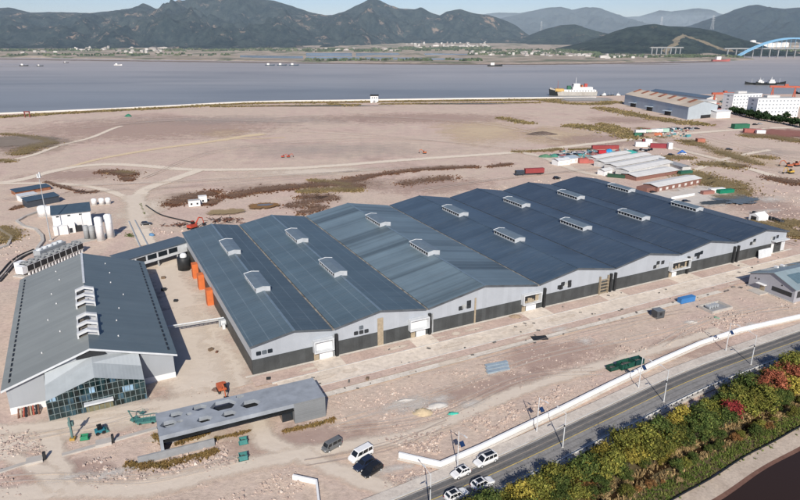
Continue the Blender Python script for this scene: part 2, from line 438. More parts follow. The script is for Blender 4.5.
def hill(name, sky_px, Yr, Yb, mat, seed, depth=1500, rough=1.0, nt_=84, step=1.5):
    m = MB(); xs = []; x = sky_px[0][0]
    while x <= sky_px[-1][0]: xs.append(x); x += step
    rows = []
    def sk(x):
        for (x0, y0), (x1, y1) in zip(sky_px, sky_px[1:]):
            if x <= x1: t = (x - x0) / (x1 - x0); return y0 + (y1 - y0) * t
        return sky_px[-1][1]
    def yb(x):
        if not isinstance(Yb, list): return Yb
        for (x0, y0), (x1, y1) in zip(Yb, Yb[1:]):
            if x <= x1: t = max(0, (x - x0) / (x1 - x0)); return y0 + (y1 - y0) * t
        return Yb[-1][1]
    for j in range(nt_ + 1):
        row = []
        for i, px in enumerate(xs):
            X = XAT(px, sk(px), Yr); t = j / nt_; front = 0.7
            b0 = yb(px)
            if t <= front: q = t / front; Y = b0 + (Yr - b0) * q
            else: q = 1 - (t - front) / (1 - front); Y = Yr + depth * (1 - q)
            hz = ZAT(sk(px), Yr) - farz(b0) + 6
            v = Vector((X * 0.0011, Y * 0.0011, seed))
            rg = 1 - abs(noise.fractal(v * 1.7, 0.9, 2.1, 5)) * 1.4         # spurs and gullies
            n2 = noise.fractal(v * 7, 0.8, 2.0, 4)
            n3 = noise.fractal(v * 26, 0.7, 2.0, 4)
            prof = q ** 1.15 if t <= front else q
            amp = 4 * q * (1 - q) if t <= front else q * (1 - q)
            z = hz * prof + hz * amp * rough * (0.44 * (rg - 0.75) + 0.15 * n2 + 0.06 * n3) + hz * (.014 * n2 + .005 * n3) * q
            row.append((X, Y, farz(min(Y, Yr)) * (1 - q) + farz(b0) * q - 6 + z if t <= front else farz(b0) - 6 + z))
        rows.append(row)
    k = len(xs)
    for row in rows: m.v += row
    for j in range(nt_):
        for i in range(k - 1):
            a = j * k + i; m.f.append((a, a + 1, a + k + 1, a + k)); m.m.append(0)
    return struct(m.build(name, mat, smooth=True))
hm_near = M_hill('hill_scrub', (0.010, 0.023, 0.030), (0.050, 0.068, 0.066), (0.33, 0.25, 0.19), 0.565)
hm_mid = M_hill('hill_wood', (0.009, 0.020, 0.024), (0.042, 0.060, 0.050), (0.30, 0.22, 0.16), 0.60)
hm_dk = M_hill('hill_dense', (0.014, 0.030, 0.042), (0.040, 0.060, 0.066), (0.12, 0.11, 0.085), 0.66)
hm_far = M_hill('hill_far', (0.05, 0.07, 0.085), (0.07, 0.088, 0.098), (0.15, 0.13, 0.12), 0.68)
hill('hills', [(-160, 14), (-60, 10), (0, 8), (12, 8), (30, 12), (60, 12), (90, 12.5), (120, 10), (135, 7), (143, 3), (150, 6), (157, 9), (172, 5), (185, 0), (200, -3), (230, -4), (255, -2), (275, 1), (290, 5), (310, 12), (325, 15), (332, 15),
      (345, 11), (355, 6), (365, 1), (372, -2), (380, 0), (390, 5), (400, 8), (415, 9), (421, 7), (430, 12), (440, 15), (447, 11), (460, 9), (475, 13), (490, 15), (500, 18), (508, 21), (516, 25), (526, 33), (540, 42)],
     4500, [(-160, 2950), (0, 2950), (100, 3100), (230, 3050), (300, 3050), (350, 3300), (400, 3900), (490, 3900), (540, 3800)], hm_near, 3.1)
hill('hills', [(505, 44), (520, 40), (532, 34), (545, 29), (560, 25), (575, 24.5), (590, 29), (605, 33), (615, 36), (640, 44)], 4100, 3600, hm_mid, 9.2, 600)
hill('hills', [(548, 53), (560, 48), (580, 43), (600, 37), (615, 31), (628, 27), (640, 25.5), (655, 23.5), (670, 26), (685, 26.5), (700, 28), (712, 30), (725, 34), (740, 41), (752, 49)], 3050, 2560, M_hill('hill_quarry', (0.009, 0.020, 0.024), (0.042, 0.060, 0.050), (0.30, 0.22, 0.16), 0.61, (XAT(690, 38, 2780), ZAT(35, 2780), .40, 6.5)), 5.7, 500)
hill('hills', [(670, 42), (690, 30), (705, 24), (720, 17), (735, 9.5), (750, 5), (757, 4), (770, 7), (785, 9), (800, 7), (840, 2), (900, 8), (980, 20)], 5000, 4000, hm_dk, 1.3)
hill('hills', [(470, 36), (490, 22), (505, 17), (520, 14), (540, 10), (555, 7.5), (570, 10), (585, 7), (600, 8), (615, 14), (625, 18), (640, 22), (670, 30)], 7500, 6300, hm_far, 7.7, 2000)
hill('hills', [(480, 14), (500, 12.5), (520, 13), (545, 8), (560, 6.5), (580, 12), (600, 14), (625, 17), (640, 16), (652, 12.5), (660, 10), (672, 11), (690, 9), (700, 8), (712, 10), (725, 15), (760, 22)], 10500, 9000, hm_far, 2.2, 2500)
# ---- haze over the far water and hills
def M_haze(name, d):
    m = bpy.data.materials.new(name); m.use_nodes = True; nt = m.node_tree
    nt.nodes.remove(nt.nodes['Principled BSDF'])
    vs = N(nt, 'ShaderNodeVolumeScatter'); vs.inputs['Color'].default_value = (0.62, 0.80, 1.0, 1)
    vs.inputs['Density'].default_value = d; vs.inputs['Anisotropy'].default_value = -0.3
    L(nt, vs.outputs[0], nt.nodes['Material Output'].inputs['Volume']); return m
m = MB(); m.box(-8500, 8500, 1250, 14000, -2.6, 330); hz = struct(m.build('haze', M_haze('river_haze', HAZE)))
# ================================================================ shared materials
up_wall = M_clad('light_cladding', (0.37, 0.395, 0.425), 0.5, 'X', 0.55, 0.05, 0.3, pv=.07)
up_wall_y = M_clad('light_cladding_side', (0.42, 0.44, 0.46), 0.5, 'Y', 0.55, 0.05, 0.25)
dk_wall = M_clad('dark_cladding', (0.060, 0.065, 0.066), 0.45, 'X', 0.5, 0.22, 0.9, pv=.28)
dk_wall_y = M_clad('dark_cladding_side', (0.05, 0.055, 0.057), 0.45, 'Y', 0.5, 0.25, 0.9, pv=.28)
white = M('white_paint', (0.72, 0.72, 0.71), 0.5, 0.06, 0.6, dirt=0.25)
clean_white = M('clean_white', (0.80, 0.80, 0.79), 0.45, 0.04, 0.8)
grey_metal = M('galvanised', (0.42, 0.44, 0.45), 0.45, 0.15, 0.8, 0.2)
lt_metal = M('light_metal', (0.58, 0.60, 0.61), 0.45, 0.1, 0.7)
dk_glass = M('dark_glass', (0.018, 0.024, 0.030), 0.12, 0.2, 0.4, spec=0.6)
black = M('black_steel', (0.022, 0.024, 0.026), 0.5, 0.2, 1.0)
rust = M('rust', (0.16, 0.075, 0.05), 0.9, 0.4, 1.2)
timber = M('raw_board', (0.33, 0.27, 0.19), 0.85, 0.2, 1.5)
gutter_m = M('dusty_gutter', (0.24, 0.215, 0.18), 0.9, 0.7, 0.5)
gutter_dk = M('dark_gutter', (0.075, 0.085, 0.095), 0.7, 0.35, 0.3)
conc = M('concrete', (0.46, 0.43, 0.39), 0.9, 0.12, 0.5, dirt=0.3)
conc_dk = M('grey_concrete', (0.27, 0.275, 0.28), 0.85, 0.12, 0.7)
orange = M('orange_paint', (0.58, 0.15, 0.045), 0.5, 0.08, 0.8)
ridge_m = M('ridge_flashing', (0.14, 0.19, 0.23), 0.4, 0.15, 0.6)
teal = M('teal_paint', (0.06, 0.18, 0.165), 0.5, 0.15, 1.0)
rubber = M('rubber', (0.012, 0.012, 0.013), 0.8, 0.2, 2)
MEM = {}

# ================================================================ main warehouse: seven gabled bays
WO = (-36.3, 136.2); WA = 26.9
BU = [0.0, 21.2, 48.9, 87.6, 118.7, 149.0, 178.4, 208.4]
PK = [10.8, 34.7, 68.0, 102.9, 134.0, 164.2, 195.0]
DEP = 103.0; EV = 8.05
wh = thing('warehouse', 'very long warehouse with seven low blue-grey gable roofs in a zigzag row', 'warehouse', (*WO, 0), WA)
pkz = [EV + 0.178 * min(p - a, b - p) for p, a, b in zip(PK, BU, BU[1:])]
outline = [(BU[0], EV)]
for i in range(7): outline += [(PK[i], pkz[i]), (BU[i + 1], EV)]
BAND = 4.3
# front: upper cladding follows the zigzag, dark cladding below
m = MB()
for i in range(7):
    a, p_, b_ = BU[i], PK[i], BU[i + 1]
    m.quad((a, 0, BAND), (p_, 0, BAND), (p_, 0, pkz[i]), (a, 0, EV))
    m.quad((p_, 0, BAND), (b_, 0, BAND), (b_, 0, EV), (p_, 0, pkz[i]))
m.build('front_wall', up_wall, wh)
MB().box(0, 208.4, -0.06, 0.2, -0.05, BAND).build('dark_cladding', dk_wall, wh)
MB().box(-0.04, 0.2, 0.21, DEP, BAND, EV).build('side_wall', up_wall_y, wh)
m = MB()
m.box(-0.1, 0.2, 0.21, DEP, -0.05, BAND - 0.002).build('side_cladding', dk_wall_y, wh)
MB().box(208.2, 208.45, 0.21, DEP, -0.05, EV).build('side_wall', up_wall_y, wh)
m = MB()
for i in range(7):
    a, p_, b_ = BU[i], PK[i], BU[i + 1]
    m.quad((p_, DEP, -0.05), (a, DEP, -0.05), (a, DEP, EV), (p_, DEP, pkz[i])); m.quad((b_, DEP, -0.05), (p_, DEP, -0.05), (p_, DEP, pkz[i]), (b_, DEP, EV))
m.build('back_wall', up_wall, wh)
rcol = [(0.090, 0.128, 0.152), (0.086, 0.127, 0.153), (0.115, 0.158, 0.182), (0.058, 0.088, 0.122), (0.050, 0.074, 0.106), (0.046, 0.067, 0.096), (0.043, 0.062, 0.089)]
for i in range(7):
    a, p_, b_ = BU[i], PK[i], BU[i + 1]
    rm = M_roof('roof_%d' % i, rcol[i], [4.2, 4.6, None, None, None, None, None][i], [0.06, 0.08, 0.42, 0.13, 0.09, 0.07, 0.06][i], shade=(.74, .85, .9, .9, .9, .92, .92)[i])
    aa = -0.5 if i == 0 else a - p_ + 0.28; aa = (a - p_) - 0.45 if i == 0 else a - p_ + 0.35; bb = b_ - p_ - 0.35 if i < 6 else b_ - p_ + 0.5
    za = pkz[i] - 0.178 * (p_ - a) * ((pkz[i] - EV) / (0.178 * (p_ - a)))
    sl = (pkz[i] - EV) / (p_ - a); sr = (pkz[i] - EV) / (b_ - p_)
    t = 0.22
    m = MB()
    zA = pkz[i] + sl * aa + 0.04; zB = pkz[i] - sr * bb + 0.04; zP = pkz[i] + 0.04
    y0, y1 = -0.55, DEP + 0.4
    m.hexa([(aa, y0, zA), (0, y0, zP), (0, y1, zP), (aa, y1, zA)], [(aa, y0, zA + t), (0, y0, zP + t), (0, y1, zP + t), (aa, y1, zA + t)])
    m.hexa([(0.002, y0, zP), (bb, y0, zB), (bb, y1, zB), (0.002, y1, zP)], [(0.002, y0, zP + t), (bb, y0, zB + t), (bb, y1, zB + t), (0.002, y1, zP + t)])
    ro = m.build('roof', rm, wh, loc=(p_, 0, 0))
    ro['label'] = ['slate blue roof bay with pale lengthwise seams at the near end', 'blue roof bay with pale lengthwise seams', 'wide roof bay with light and dark blue stripes', 'deep blue roof bay', 'dark blue roof bay', 'dark blue-grey roof bay', 'dark blue-grey roof bay at the far end'][i]
    MB().box(-0.35, 0.35, y0 - 0.02, y1, zP + t - 0.05, zP + t + 0.09).build('ridge_cap', ridge_m if i < 3 else MATS['roof_%d' % i], ro)
    # dark verge trim along the gable
    m = MB()
    m.hexa([(aa, y0 - 0.06, zA - 0.25), (0, y0 - 0.06, zP - 0.25), (0, y0 - 0.004, zP - 0.25), (aa, y0 - 0.004, zA - 0.25)], [(aa, y0 - 0.06, zA + t + 0.03), (0, y0 - 0.06, zP + t + 0.03), (0, y0 - 0.004, zP + t + 0.03), (aa, y0 - 0.004, zA + t + 0.03)])
    m.hexa([(0.01, y0 - 0.06, zP - 0.25), (bb, y0 - 0.06, zB - 0.25), (bb, y0 - 0.004, zB - 0.25), (0.01, y0 - 0.004, zP - 0.25)], [(0.01, y0 - 0.06, zP + t + 0.03), (bb, y0 - 0.06, zB + t + 0.03), (bb, y0 - 0.004, zB + t + 0.03), (0.01, y0 - 0.004, zP + t + 0.03)])
    m.build('verge_trim', gutter_dk, ro)
    if i < 6:
        rnd = random.Random(i); m = MB()
        m.box(b_ - 0.26, b_ + 0.26, -0.5, DEP + 0.3, EV - 0.15, EV + 0.16)
        g = m.build('valley_gutter', gutter_m if i < 3 else gutter_dk, wh)
# roof vents: two per bay
vroof = M('vent_sheet', (0.135, 0.175, 0.205), 0.45, 0.12, 0.5)
vent_grey = M('vent_grey', (0.44, 0.46, 0.475), 0.5, 0.15, 0.5)
vroof2 = M('vent_sheet_dark', (0.085, 0.115, 0.15), 0.45, 0.12, 0.5)
def roof_vent(bay, v0, v1, wd, hollow):
    zP = pkz[bay] + 0.26; s = 0.178; hw = wd / 2; hgt = 1.45
    m = MB()          # louvred body
    n = 8; st = (v1 - v0) / n
    for sx_ in (-1, 1):
        zb = zP - s * hw - 0.1
        m.box(min(sx_ * hw, sx_ * (hw - 0.12)), max(sx_ * hw, sx_ * (hw - 0.12)), v0, v1, zb, zb + 0.45)
        for k in range(n + 1): y = v0 + k * st; m.box(min(sx_ * hw, sx_ * (hw - 0.12)), max(sx_ * hw, sx_ * (hw - 0.12)), y - 0.14, y + 0.14, zb + 0.452, zP + hgt - s * hw - 0.002)
    for y in (v0, v1):
        m.hexa([(-hw, y - 0.08, zP - s * hw - 0.2), (0, y - 0.08, zP - 0.1), (hw, y - 0.08, zP - s * hw - 0.2), (hw, y - 0.08, zP + hgt - s * hw), (0, y - 0.08, zP + hgt), (-hw, y - 0.08, zP + hgt - s * hw)],
               [(-hw, y + 0.08, zP - s * hw - 0.2), (0, y + 0.08, zP - 0.1), (hw, y + 0.08, zP - s * hw - 0.2), (hw, y + 0.08, zP + hgt - s * hw), (0, y + 0.08, zP + hgt), (-hw, y + 0.08, zP + hgt - s * hw)])
    body = m.build('roof_vent', vent_grey, wh, loc=(PK[bay], 0, 0))
    m = MB()
    for sx_ in (-1, 1): m.box(min(sx_ * (hw - 0.2), sx_ * (hw - 0.3)), max(sx_ * (hw - 0.2), sx_ * (hw - 0.3)), v0 + 0.1, v1 - 0.1, zP - s * hw, zP + hgt - s * hw - 0.05)
    m.build('louvre', black, body)
    m = MB(); z0 = zP + hgt + 0.004; e = 0.25
    m.hexa([(-hw - e, v0 + 0.02, z0 - s * (hw + e)), (0, v0 + 0.02, z0), (0, v1 + .15, z0), (-hw - e, v1 + .15, z0 - s * (hw + e))], [(-hw - e, v0 + 0.02, z0 - s * (hw + e) + 0.1), (0, v0 + 0.02, z0 + 0.1), (0, v1 + .15, z0 + 0.1), (-hw - e, v1 + .15, z0 - s * (hw + e) + 0.1)])
    m.hexa([(0.002, v0 + 0.02, z0), (hw + e, v0 + 0.02, z0 - s * (hw + e)), (hw + e, v1 + .15, z0 - s * (hw + e)), (0.002, v1 + .15, z0)], [(0.002, v0 + 0.02, z0 + 0.1), (hw + e, v0 + 0.02, z0 - s * (hw + e) + 0.1), (hw + e, v1 + .15, z0 - s * (hw + e) + 0.1), (0.002, v1 + .15, z0 + 0.1)])
    m.build('vent_roof', vroof, body)
    MB().pipe([(-hw - e, v1 + .16, z0 - s * (hw + e) + 0.13), (0, v1 + .16, z0 + 0.13), (hw + e, v1 + .16, z0 - s * (hw + e) + 0.13)], 0.12, 5).build('edge_trim', lt_metal, body)
    MB().pipe([(-hw - e, v0, z0 - s * (hw + e) + 0.1), (-hw - e, v1 + .16, z0 - s * (hw + e) + 0.1)], 0.12, 5).build('edge_trim', lt_metal, body)
for b_ in range(7):
    wd = 4.2 if b_ < 2 else 4.5
    roof_vent(b_, 29.4 if b_ > 1 else 28.0, 41.8 if b_ > 1 else 41.0, wd, b_ == 1)
    roof_vent(b_, 66.2 if b_ > 1 else 64.0, 79.0 if b_ > 1 else 77.0, wd, b_ == 1)
# rounded windows cut in the gables
def rwin(u, z, sw=0.62, sh=0.55, mat=None):
    m = MB(); pts = []; c = 0.22
    if u > 55: sw *= 1.2; sh *= 1.2
    for cx, cz, a0 in ((sw - c, sh - c, 0), (-sw + c, sh - c, 90), (-sw + c, -sh + c, 180), (sw - c, -sh + c, 270)):
        for k in range(4): t = R(a0 + k * 30); pts.append((u + cx + c * math.cos(t), z + cz + c * math.sin(t)))
    m.extr_y(pts, -0.045, 0.02); return m.build('window', mat or dk_glass, wh)
grey_g = M('dull_glass', (0.11, 0.13, 0.15), 0.2, 0.3, 0.8)
pale_g = M('open_window', (0.36, 0.37, 0.36), 0.7, 0.3, 0.8)
for u, z, g in ((1.7, 5.75, 0), (3.15, 5.75, 1), (4.6, 5.75, 0), (27.7, 5.35, 0), (29.2, 5.35, 0), (30.7, 5.35, 0), (29.2, 6.7, 1), (61.3, 6.2, 2), (62.9, 6.0, 0), (62.9, 7.15, 0), (60.2, 5.9, 0),
                (96.2, 5.7, 0), (97.5, 6.5, 0), (98.8, 6.1, 2), (100.2, 6.6, 0), (100.3, 5.5, 0), (96.9, 5.4, 0), (137.6, 5.4, 0), (138.9, 6.6, 0), (139.0, 5.4, 2), (141.2, 6.4, 0), (155.6, 5.4, 2), (157.6, 6.5, 0), (159.0, 6.6, 0), (158.9, 5.5, 0), (160.4, 6.9, 0),
                (187.5, 6.2, 0), (189.3, 6.1, 2), (189.2, 7.1, 0), (199.5, 6.5, 2), (200.9, 6.3, 0), (202.9, 6.6, 0)):
    rwin(u, z, mat=(dk_glass, grey_g, pale_g)[g])
# loading doors at the valleys: lower white door, hooded opening above
def door(u0, u1, inner, low0, low1, side, open_=False):
    d = MB()
    d.box(u0, u1, -1.55, -0.08, 5.85, 6.15).box(u0, u0 + 0.25, -1.5, -0.08, 3.0, 5.848).box(u1 - 0.25, u1, -1.5, -0.08, 3.0, 5.848).box(u0, u1, -1.5, -0.08, 2.75, 2.998)
    o = d.build('door_hood', lt_metal, wh)
    MB().box(u0 + 0.25, u1 - 0.25, -0.14, -0.064, 3.0, 5.85).build('opening', white if not open_ else timber, o)
    if open_:
        MB().box(u0 + 1.4, u1 - 1.6, -0.30, -0.142, 3.3, 5.3).build('shutter', black, o)
        r = random.Random(u0)
        for k in range(4): MB().obox((u0 + 1.7 + k * (u1 - u0 - 3.6) / 4, -0.5, 3.1), 0.7, 0.3, r.uniform(.4, 1.6), r.uniform(-20, 20)).build('stacked_boards', timber, o)
    MB().box(low0, low1, -0.16, -0.064, 0.0, 2.55).build('loading_door', clean_white, wh)
    MB().box(side, side + 1.3, -0.2, -0.063, 0.0, 2.7).build('side_door', timber, wh)
door(15.6, 21.0, 0, 17.3, 20.9, 15.8)
door(43.2, 49.2, 0, 45.7, 48.6, 44.0)
door(81.6, 88.4, 0, 83.6, 87.3, 82.0, True)
door(144.4, 153.8, 0, 146.5, 148.6, 144.9, True)
# bare board panels and dark chutes beside the doors
MB().box(33.9, 35.6, -0.14, -0.063, 0, 8.3).build('board_panel', timber, wh)
MB().box(64.8, 65.3, -0.2, -0.063, 0, 8.2).build('board_panel', timber, wh)
for u in (22.0, 49.8, 90.2, 117.4, 119.3, 153.6, 177.9, 180.0): MB().box(u - 0.38, u + 0.38, -0.75, -0.064, 0.05, 6.6).build('downpipe', black, wh)
for u in (21.2, 50.8): MB().box(u - 0.15, u + 0.15, -0.4, -0.064, 0.05, 6.3).build('downpipe', grey_metal, wh)
m = MB()     # scaffold of boards at the fourth valley
for k in range(5): m.box(112.6, 116.2, -0.9, -0.3, 0.6 + k * 1.1, 0.75 + k * 1.1)
for u in (112.6, 116.1): m.box(u - 0.1, u + 0.1, -0.95, -0.25, 0, 6.4)
sc = m.build('scaffold', timber, None, loc=(*WO, 0), rot=WA); tag(sc, 'timber and tube scaffold bay standing against the long warehouse wall between two dark downpipes', 'scaffold')
# far end: porch with dark opening and white lean-to panel
MB().box(199.5, 207.9, -2.0, -0.07, 5.3, 5.6).build('door_hood', lt_metal, wh)
MB().box(203.2, 205.6, -0.2, -0.064, 3.0, 5.25).build('opening', black, wh)
MB().box(199.9, 201.4, -0.2, -0.064, 0.0, 5.2).build('board_panel', white, wh)
MB().box(206.0, 208.2, -0.2, -0.064, 0.5, 5.2).build('board_panel', lt_metal, wh)
lp = MB(); lp.hexa([(0, 0, 0), (7.5, 0, 0), (7.5, .2, 0), (0, .2, 0)], [(0.6, 1.0, 3.3), (7.5, 1.0, 3.3), (7.5, 1.2, 3.3), (0.6, 1.2, 3.3)])
lo = lp.build('wall_panel', lt_metal, None, loc=W(WO, WA, 190.5, -2.2, 0), rot=WA); tag(lo, 'pale grey cladding panel leaning against the dark wall at the far end of the warehouse', 'panel')
# orange portal boxes and tank on the end wall facing the hall
for px, py in ((192.7, 278), (199.5, 289), (207.5, 305)):
    u, v = LOC(WO, WA, G(px, py)); 
    m = MB(); m.box(-2.0, -0.12, v - 1.2, v + 1.5, 0.0, 5.2)
    o = m.build('orange_door_box', orange, wh)
    MB().box(-2.03, -2.005, v - 0.9, v + 1.2, 0.0, 4.2).build('door_curtain', M('orange_dark', (0.5, 0.10, 0.02), 0.6), o)
tk = thing('storage_tank', 'dark upright tank with a small white dome below the covered bridge', 'tank', W(WO, WA, -3.2, 84.5), WA)
MB().lathe([(0, 0), (2.3, 0), (2.3, 4.6), (2.1, 4.8), (0, 4.8)], 20).build('tank_body', black, tk, True)
MB().lathe([(1.2, 4.8), (1.2, 5.6), (.8, 6.1), (0, 6.2)], 16).build('dome', white, tk, True)

# ================================================================ production hall with the glass porch
HO = (-55.2, 135.3); HA = 27.0
hall = thing('production_hall', 'grey-green gabled hall with a glazed porch and two white roof openings on the ridge', 'hall', (*HO, 0), HA)
HW = 35.0; HD = 72.0; HE = 6.6; HP = 12.3; mid = -HW / 2
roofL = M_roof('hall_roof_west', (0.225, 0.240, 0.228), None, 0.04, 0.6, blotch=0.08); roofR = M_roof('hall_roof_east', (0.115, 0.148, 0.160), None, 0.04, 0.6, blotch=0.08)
gab = M_clad('hall_cladding', (0.33, 0.35, 0.37), 0.6, 'X', 0.5, 0.03, 0.12)
m = MB(); WB = 1.6
m.quad((-HW, 0, WB), (0, 0, WB), (0, 0, HE), (mid, 0, HP), (-HW, 0, HE)); m.build('front_wall', gab, hall)
MB().box(-HW - 0.06, 0.06, -0.06, 0.3, -0.05, WB).build('plinth', white, hall)
MB().box(-HW - 0.04, -HW + 0.2, 0.31, HD, -0.05, HE).build('side_wall', up_wall_y, hall)
MB().box(-0.2, 0.04, 0.31, HD, -0.05, HE).build('side_wall', dk_wall_y, hall)
m = MB(); m.quad((0, HD, 0), (-HW, HD, 0), (-HW, HD, HE), (mid, HD, HP), (0, HD, HE)); m.build('back_wall', up_wall, hall)
sH = (HP - HE) / (HW / 2); ov = 0.9
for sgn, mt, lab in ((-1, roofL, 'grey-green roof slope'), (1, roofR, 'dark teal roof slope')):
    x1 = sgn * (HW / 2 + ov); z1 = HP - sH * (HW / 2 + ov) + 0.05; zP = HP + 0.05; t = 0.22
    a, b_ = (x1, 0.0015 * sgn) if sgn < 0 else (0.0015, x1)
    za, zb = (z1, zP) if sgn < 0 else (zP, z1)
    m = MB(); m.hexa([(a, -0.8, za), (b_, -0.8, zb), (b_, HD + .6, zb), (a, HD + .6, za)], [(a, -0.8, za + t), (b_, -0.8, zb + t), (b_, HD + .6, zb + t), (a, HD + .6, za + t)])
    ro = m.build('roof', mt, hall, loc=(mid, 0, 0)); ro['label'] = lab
    # white verge and perforated eaves strip
    m = MB(); m.hexa([(a, -0.95, za - 0.2), (b_, -0.95, zb - 0.2), (b_, -0.804, zb - 0.2), (a, -0.804, za - 0.2)], [(a, -0.95, za + t + 0.05), (b_, -0.95, zb + t + 0.05), (b_, -0.804, zb + t + 0.05), (a, -0.804, za + t + 0.05)])
    m.build('verge_trim', lt_metal, ro)
    m = MB(); xe = sgn * (HW / 2 - 0.7); ze = HP - sH * (HW / 2 - 0.7) + 0.05 + t
    for k in range(26): y = 1.5 + k * 2.68; m.box(xe - 0.2, xe + 0.2, y, y + 1.6, ze - 0.06, ze + 0.12)
    m.build('eaves_vent', black, ro)
    m = MB(); r = random.Random(3 + sgn)
    for k in range(7): y = 8 + k * 9.5 + r.uniform(-1, 1); x = sgn * (6.5 + r.uniform(-.6, 4)); z = HP - sH * abs(x) + t + 0.05; m.lathe([(0, z - .1), (0.16, z - .1), (0.16, z + 0.28), (0.0, z + 0.34)], 8, (x, y))
    m.build('roof_stub', white, ro)
MB().box(mid - 0.3, mid + 0.3, 44, HD + 0.5, HP + 0.2, HP + 0.36).build('ridge_cap', lt_metal, hall)
tan_in = M('vent_inside', (0.13, 0.115, 0.095), 0.9, 0.3, 0.6)
for v0, v1 in ((7.2, 18.8), (26.2, 38.2)):
    zP = HP + 0.27; hw = 2.35
    m = MB()
    for y in (v0, (v0 + v1) / 2 - 0.9, v1 - 1.4):
        for sg in (-1, 1):
            xa, xb = sorted((0.001 * sg, sg * hw))
            za, zb = (zP + 1.3 - sH * abs(xa), zP + 1.3 - sH * abs(xb))
            m.hexa([(xa, y, za - 0.6), (xb, y, zb - 0.6), (xb, y + 1.15, zb - 0.6), (xa, y + 1.15, za - 0.6)], [(xa, y, za), (xb, y, zb), (xb, y + 1.15, zb), (xa, y + 1.15, za)])
    for sg in (-1, 1):
        xa, xb = sorted((sg * hw, sg * (hw - 0.35))); z = zP - sH * hw
        m.box(xa, xb, v0 + 0.003, v1 - 0.203, z - 0.2, z + 0.75)
    o = m.build('roof_opening', M('opening_grey', (0.56, 0.57, 0.57), 0.55, 0.12, 0.5), hall, loc=(mid, 0, 0))
    m = MB()
    for sg in (-1, 1):
        xa, xb = sorted((0.001 * sg, sg * (hw - 0.4)))
        m.hexa([(xa, v0 + .2, zP - sH * abs(xa) - .1), (xb, v0 + .2, zP - sH * abs(xb) - .1), (xb, v1 - .4, zP - sH * abs(xb) - .1), (xa, v1 - .4, zP - sH * abs(xa) - .1)], [(xa, v0 + .2, zP - sH * abs(xa) + .06), (xb, v0 + .2, zP - sH * abs(xb) + .06), (xb, v1 - .4, zP - sH * abs(xb) + .06), (xa, v1 - .4, zP - sH * abs(xa) + .06)], 0 if sg < 0 else 1)
    m.build('vent_floor', [tan_in, white], o)
    r = random.Random(int(v0))
    for k in range(3): MB().obox((r.uniform(-1.2, .9), v0 + 3.0 + k * 3.4, zP - 0.5), 1.3, 1.4, 0.75, r.uniform(0, 20)).build('fan_box', black, o)
# porch: folded pale roof over a glazed gable front
pw = M_clad('porch_sheet', (0.40, 0.43, 0.44), 0.9, 'X', 0.4, 0.06, 0.25)
pg = M_clad('porch_fascia', (0.33, 0.36, 0.37), 0.7, 'X', 0.4, 0.1, 0.35)
PL, PR, PM = -27.3, -7.4, -17.4; PF = -7.0
m = MB()
m.quad((PL, -2.9, 6.9), (PM, -2.9, 10.0), (PM, -0.07, 10.3), (PL + 0.2, -0.07, 9.0)); m.quad((PM, -2.9, 10.0), (PR, -2.9, 6.7), (PR - 0.2, -0.07, 9.0), (PM, -0.07, 10.3))
o = m.build('porch_roof', pw, hall)
m = MB()
m.quad((PL, PF, 5.1), (PM, PF, 8.3), (PM, -2.9, 10.0), (PL, -2.9, 6.9)); m.quad((PM, PF, 8.3), (PR, PF, 5.1), (PR, -2.9, 6.7), (PM, -2.9, 10.0))
m.build('porch_canopy', pg, hall)
m = MB()
for X_ in (PL, PR): m.quad((X_, PF, 0), (X_, -0.07, 0), (X_, -0.07, 9.0), (X_, -2.9, 6.8), (X_, PF, 5.1))
m.build('porch_side', dk_glass, hall)
MB().extr_y([(PM - 3.2, 10.25), (PM + 3.2, 10.25), (PM + 2.6, 11.1), (PM, 11.85), (PM - 2.6, 11.1)], -0.4, -0.07).build('gable_vent', black, hall)
# curtain wall panes: tones vary at random, pale blue ones painted as reflections
pm, nt, b = nodes('curtain_glass')
tc = N(nt, 'ShaderNodeTexCoord').outputs['Object']; sx = N(nt, 'ShaderNodeSeparateXYZ'); L(nt, tc, sx.inputs[0])
cv = N(nt, 'ShaderNodeCombineXYZ'); L(nt, math_(nt, 'FLOOR', math_(nt, 'DIVIDE', sx.outputs[0], 1.106)), cv.inputs[0]); L(nt, math_(nt, 'FLOOR', math_(nt, 'DIVIDE', sx.outputs[2], 1.55)), cv.inputs[2])
wn = N(nt, 'ShaderNodeTexWhiteNoise'); L(nt, cv.outputs[0], wn.inputs['Vector'])
c = ramp(nt, wn.outputs['Value'], [(0.0, (0.006, 0.012, 0.014)), (0.5, (0.010, 0.024, 0.026)), (0.85, (0.018, 0.045, 0.052)), (0.95, (0.04, 0.09, 0.13)), (0.985, (0.25, 0.38, 0.50))])
fz = noise_tex(nt, tc, 0.35, 4)
c = mixc(nt, 1.0, c, ramp(nt, fz, [(0.35, (0.5,) * 3), (0.7, (1.6,) * 3)]), 'MULTIPLY')
L(nt, c, b.inputs['Base Color']); b.inputs['Roughness'].default_value = 0.08; b.inputs['Specular IOR Level'].default_value = 0.6
m = MB(); m.quad((PL, PF + 0.1, 0), (PR, PF + 0.1, 0), (PR, PF + 0.1, 5.05), (PM, PF + 0.1, 8.25), (PL, PF + 0.1, 5.05)); gl = m.build('glazed_front', pm, hall)
m = MB(); nM = 18
for k in range(nM + 1):
    x = PL + (PR - PL) * k / nM; top = 5.05 + 3.2 * (1 - abs(x - PM) / (9.95)); m.box(x - 0.06, x + 0.06, PF - 0.05, PF + 0.09, 0, max(5.0, top))
for z in (1.55, 3.1, 4.65): m.box(PL, PR, PF - 0.03, PF + 0.085, z - 0.05, z + 0.05)
hwz = lambda z: 9.95 * (1 - (z - 5.05) / 3.2)
m.box(PM - hwz(6.2), PM + hwz(6.2), PF - 0.03, PF + 0.085, 6.15, 6.25); m.box(PM - hwz(7.4), PM + hwz(7.4), PF - 0.03, PF + 0.085, 7.36, 7.44)
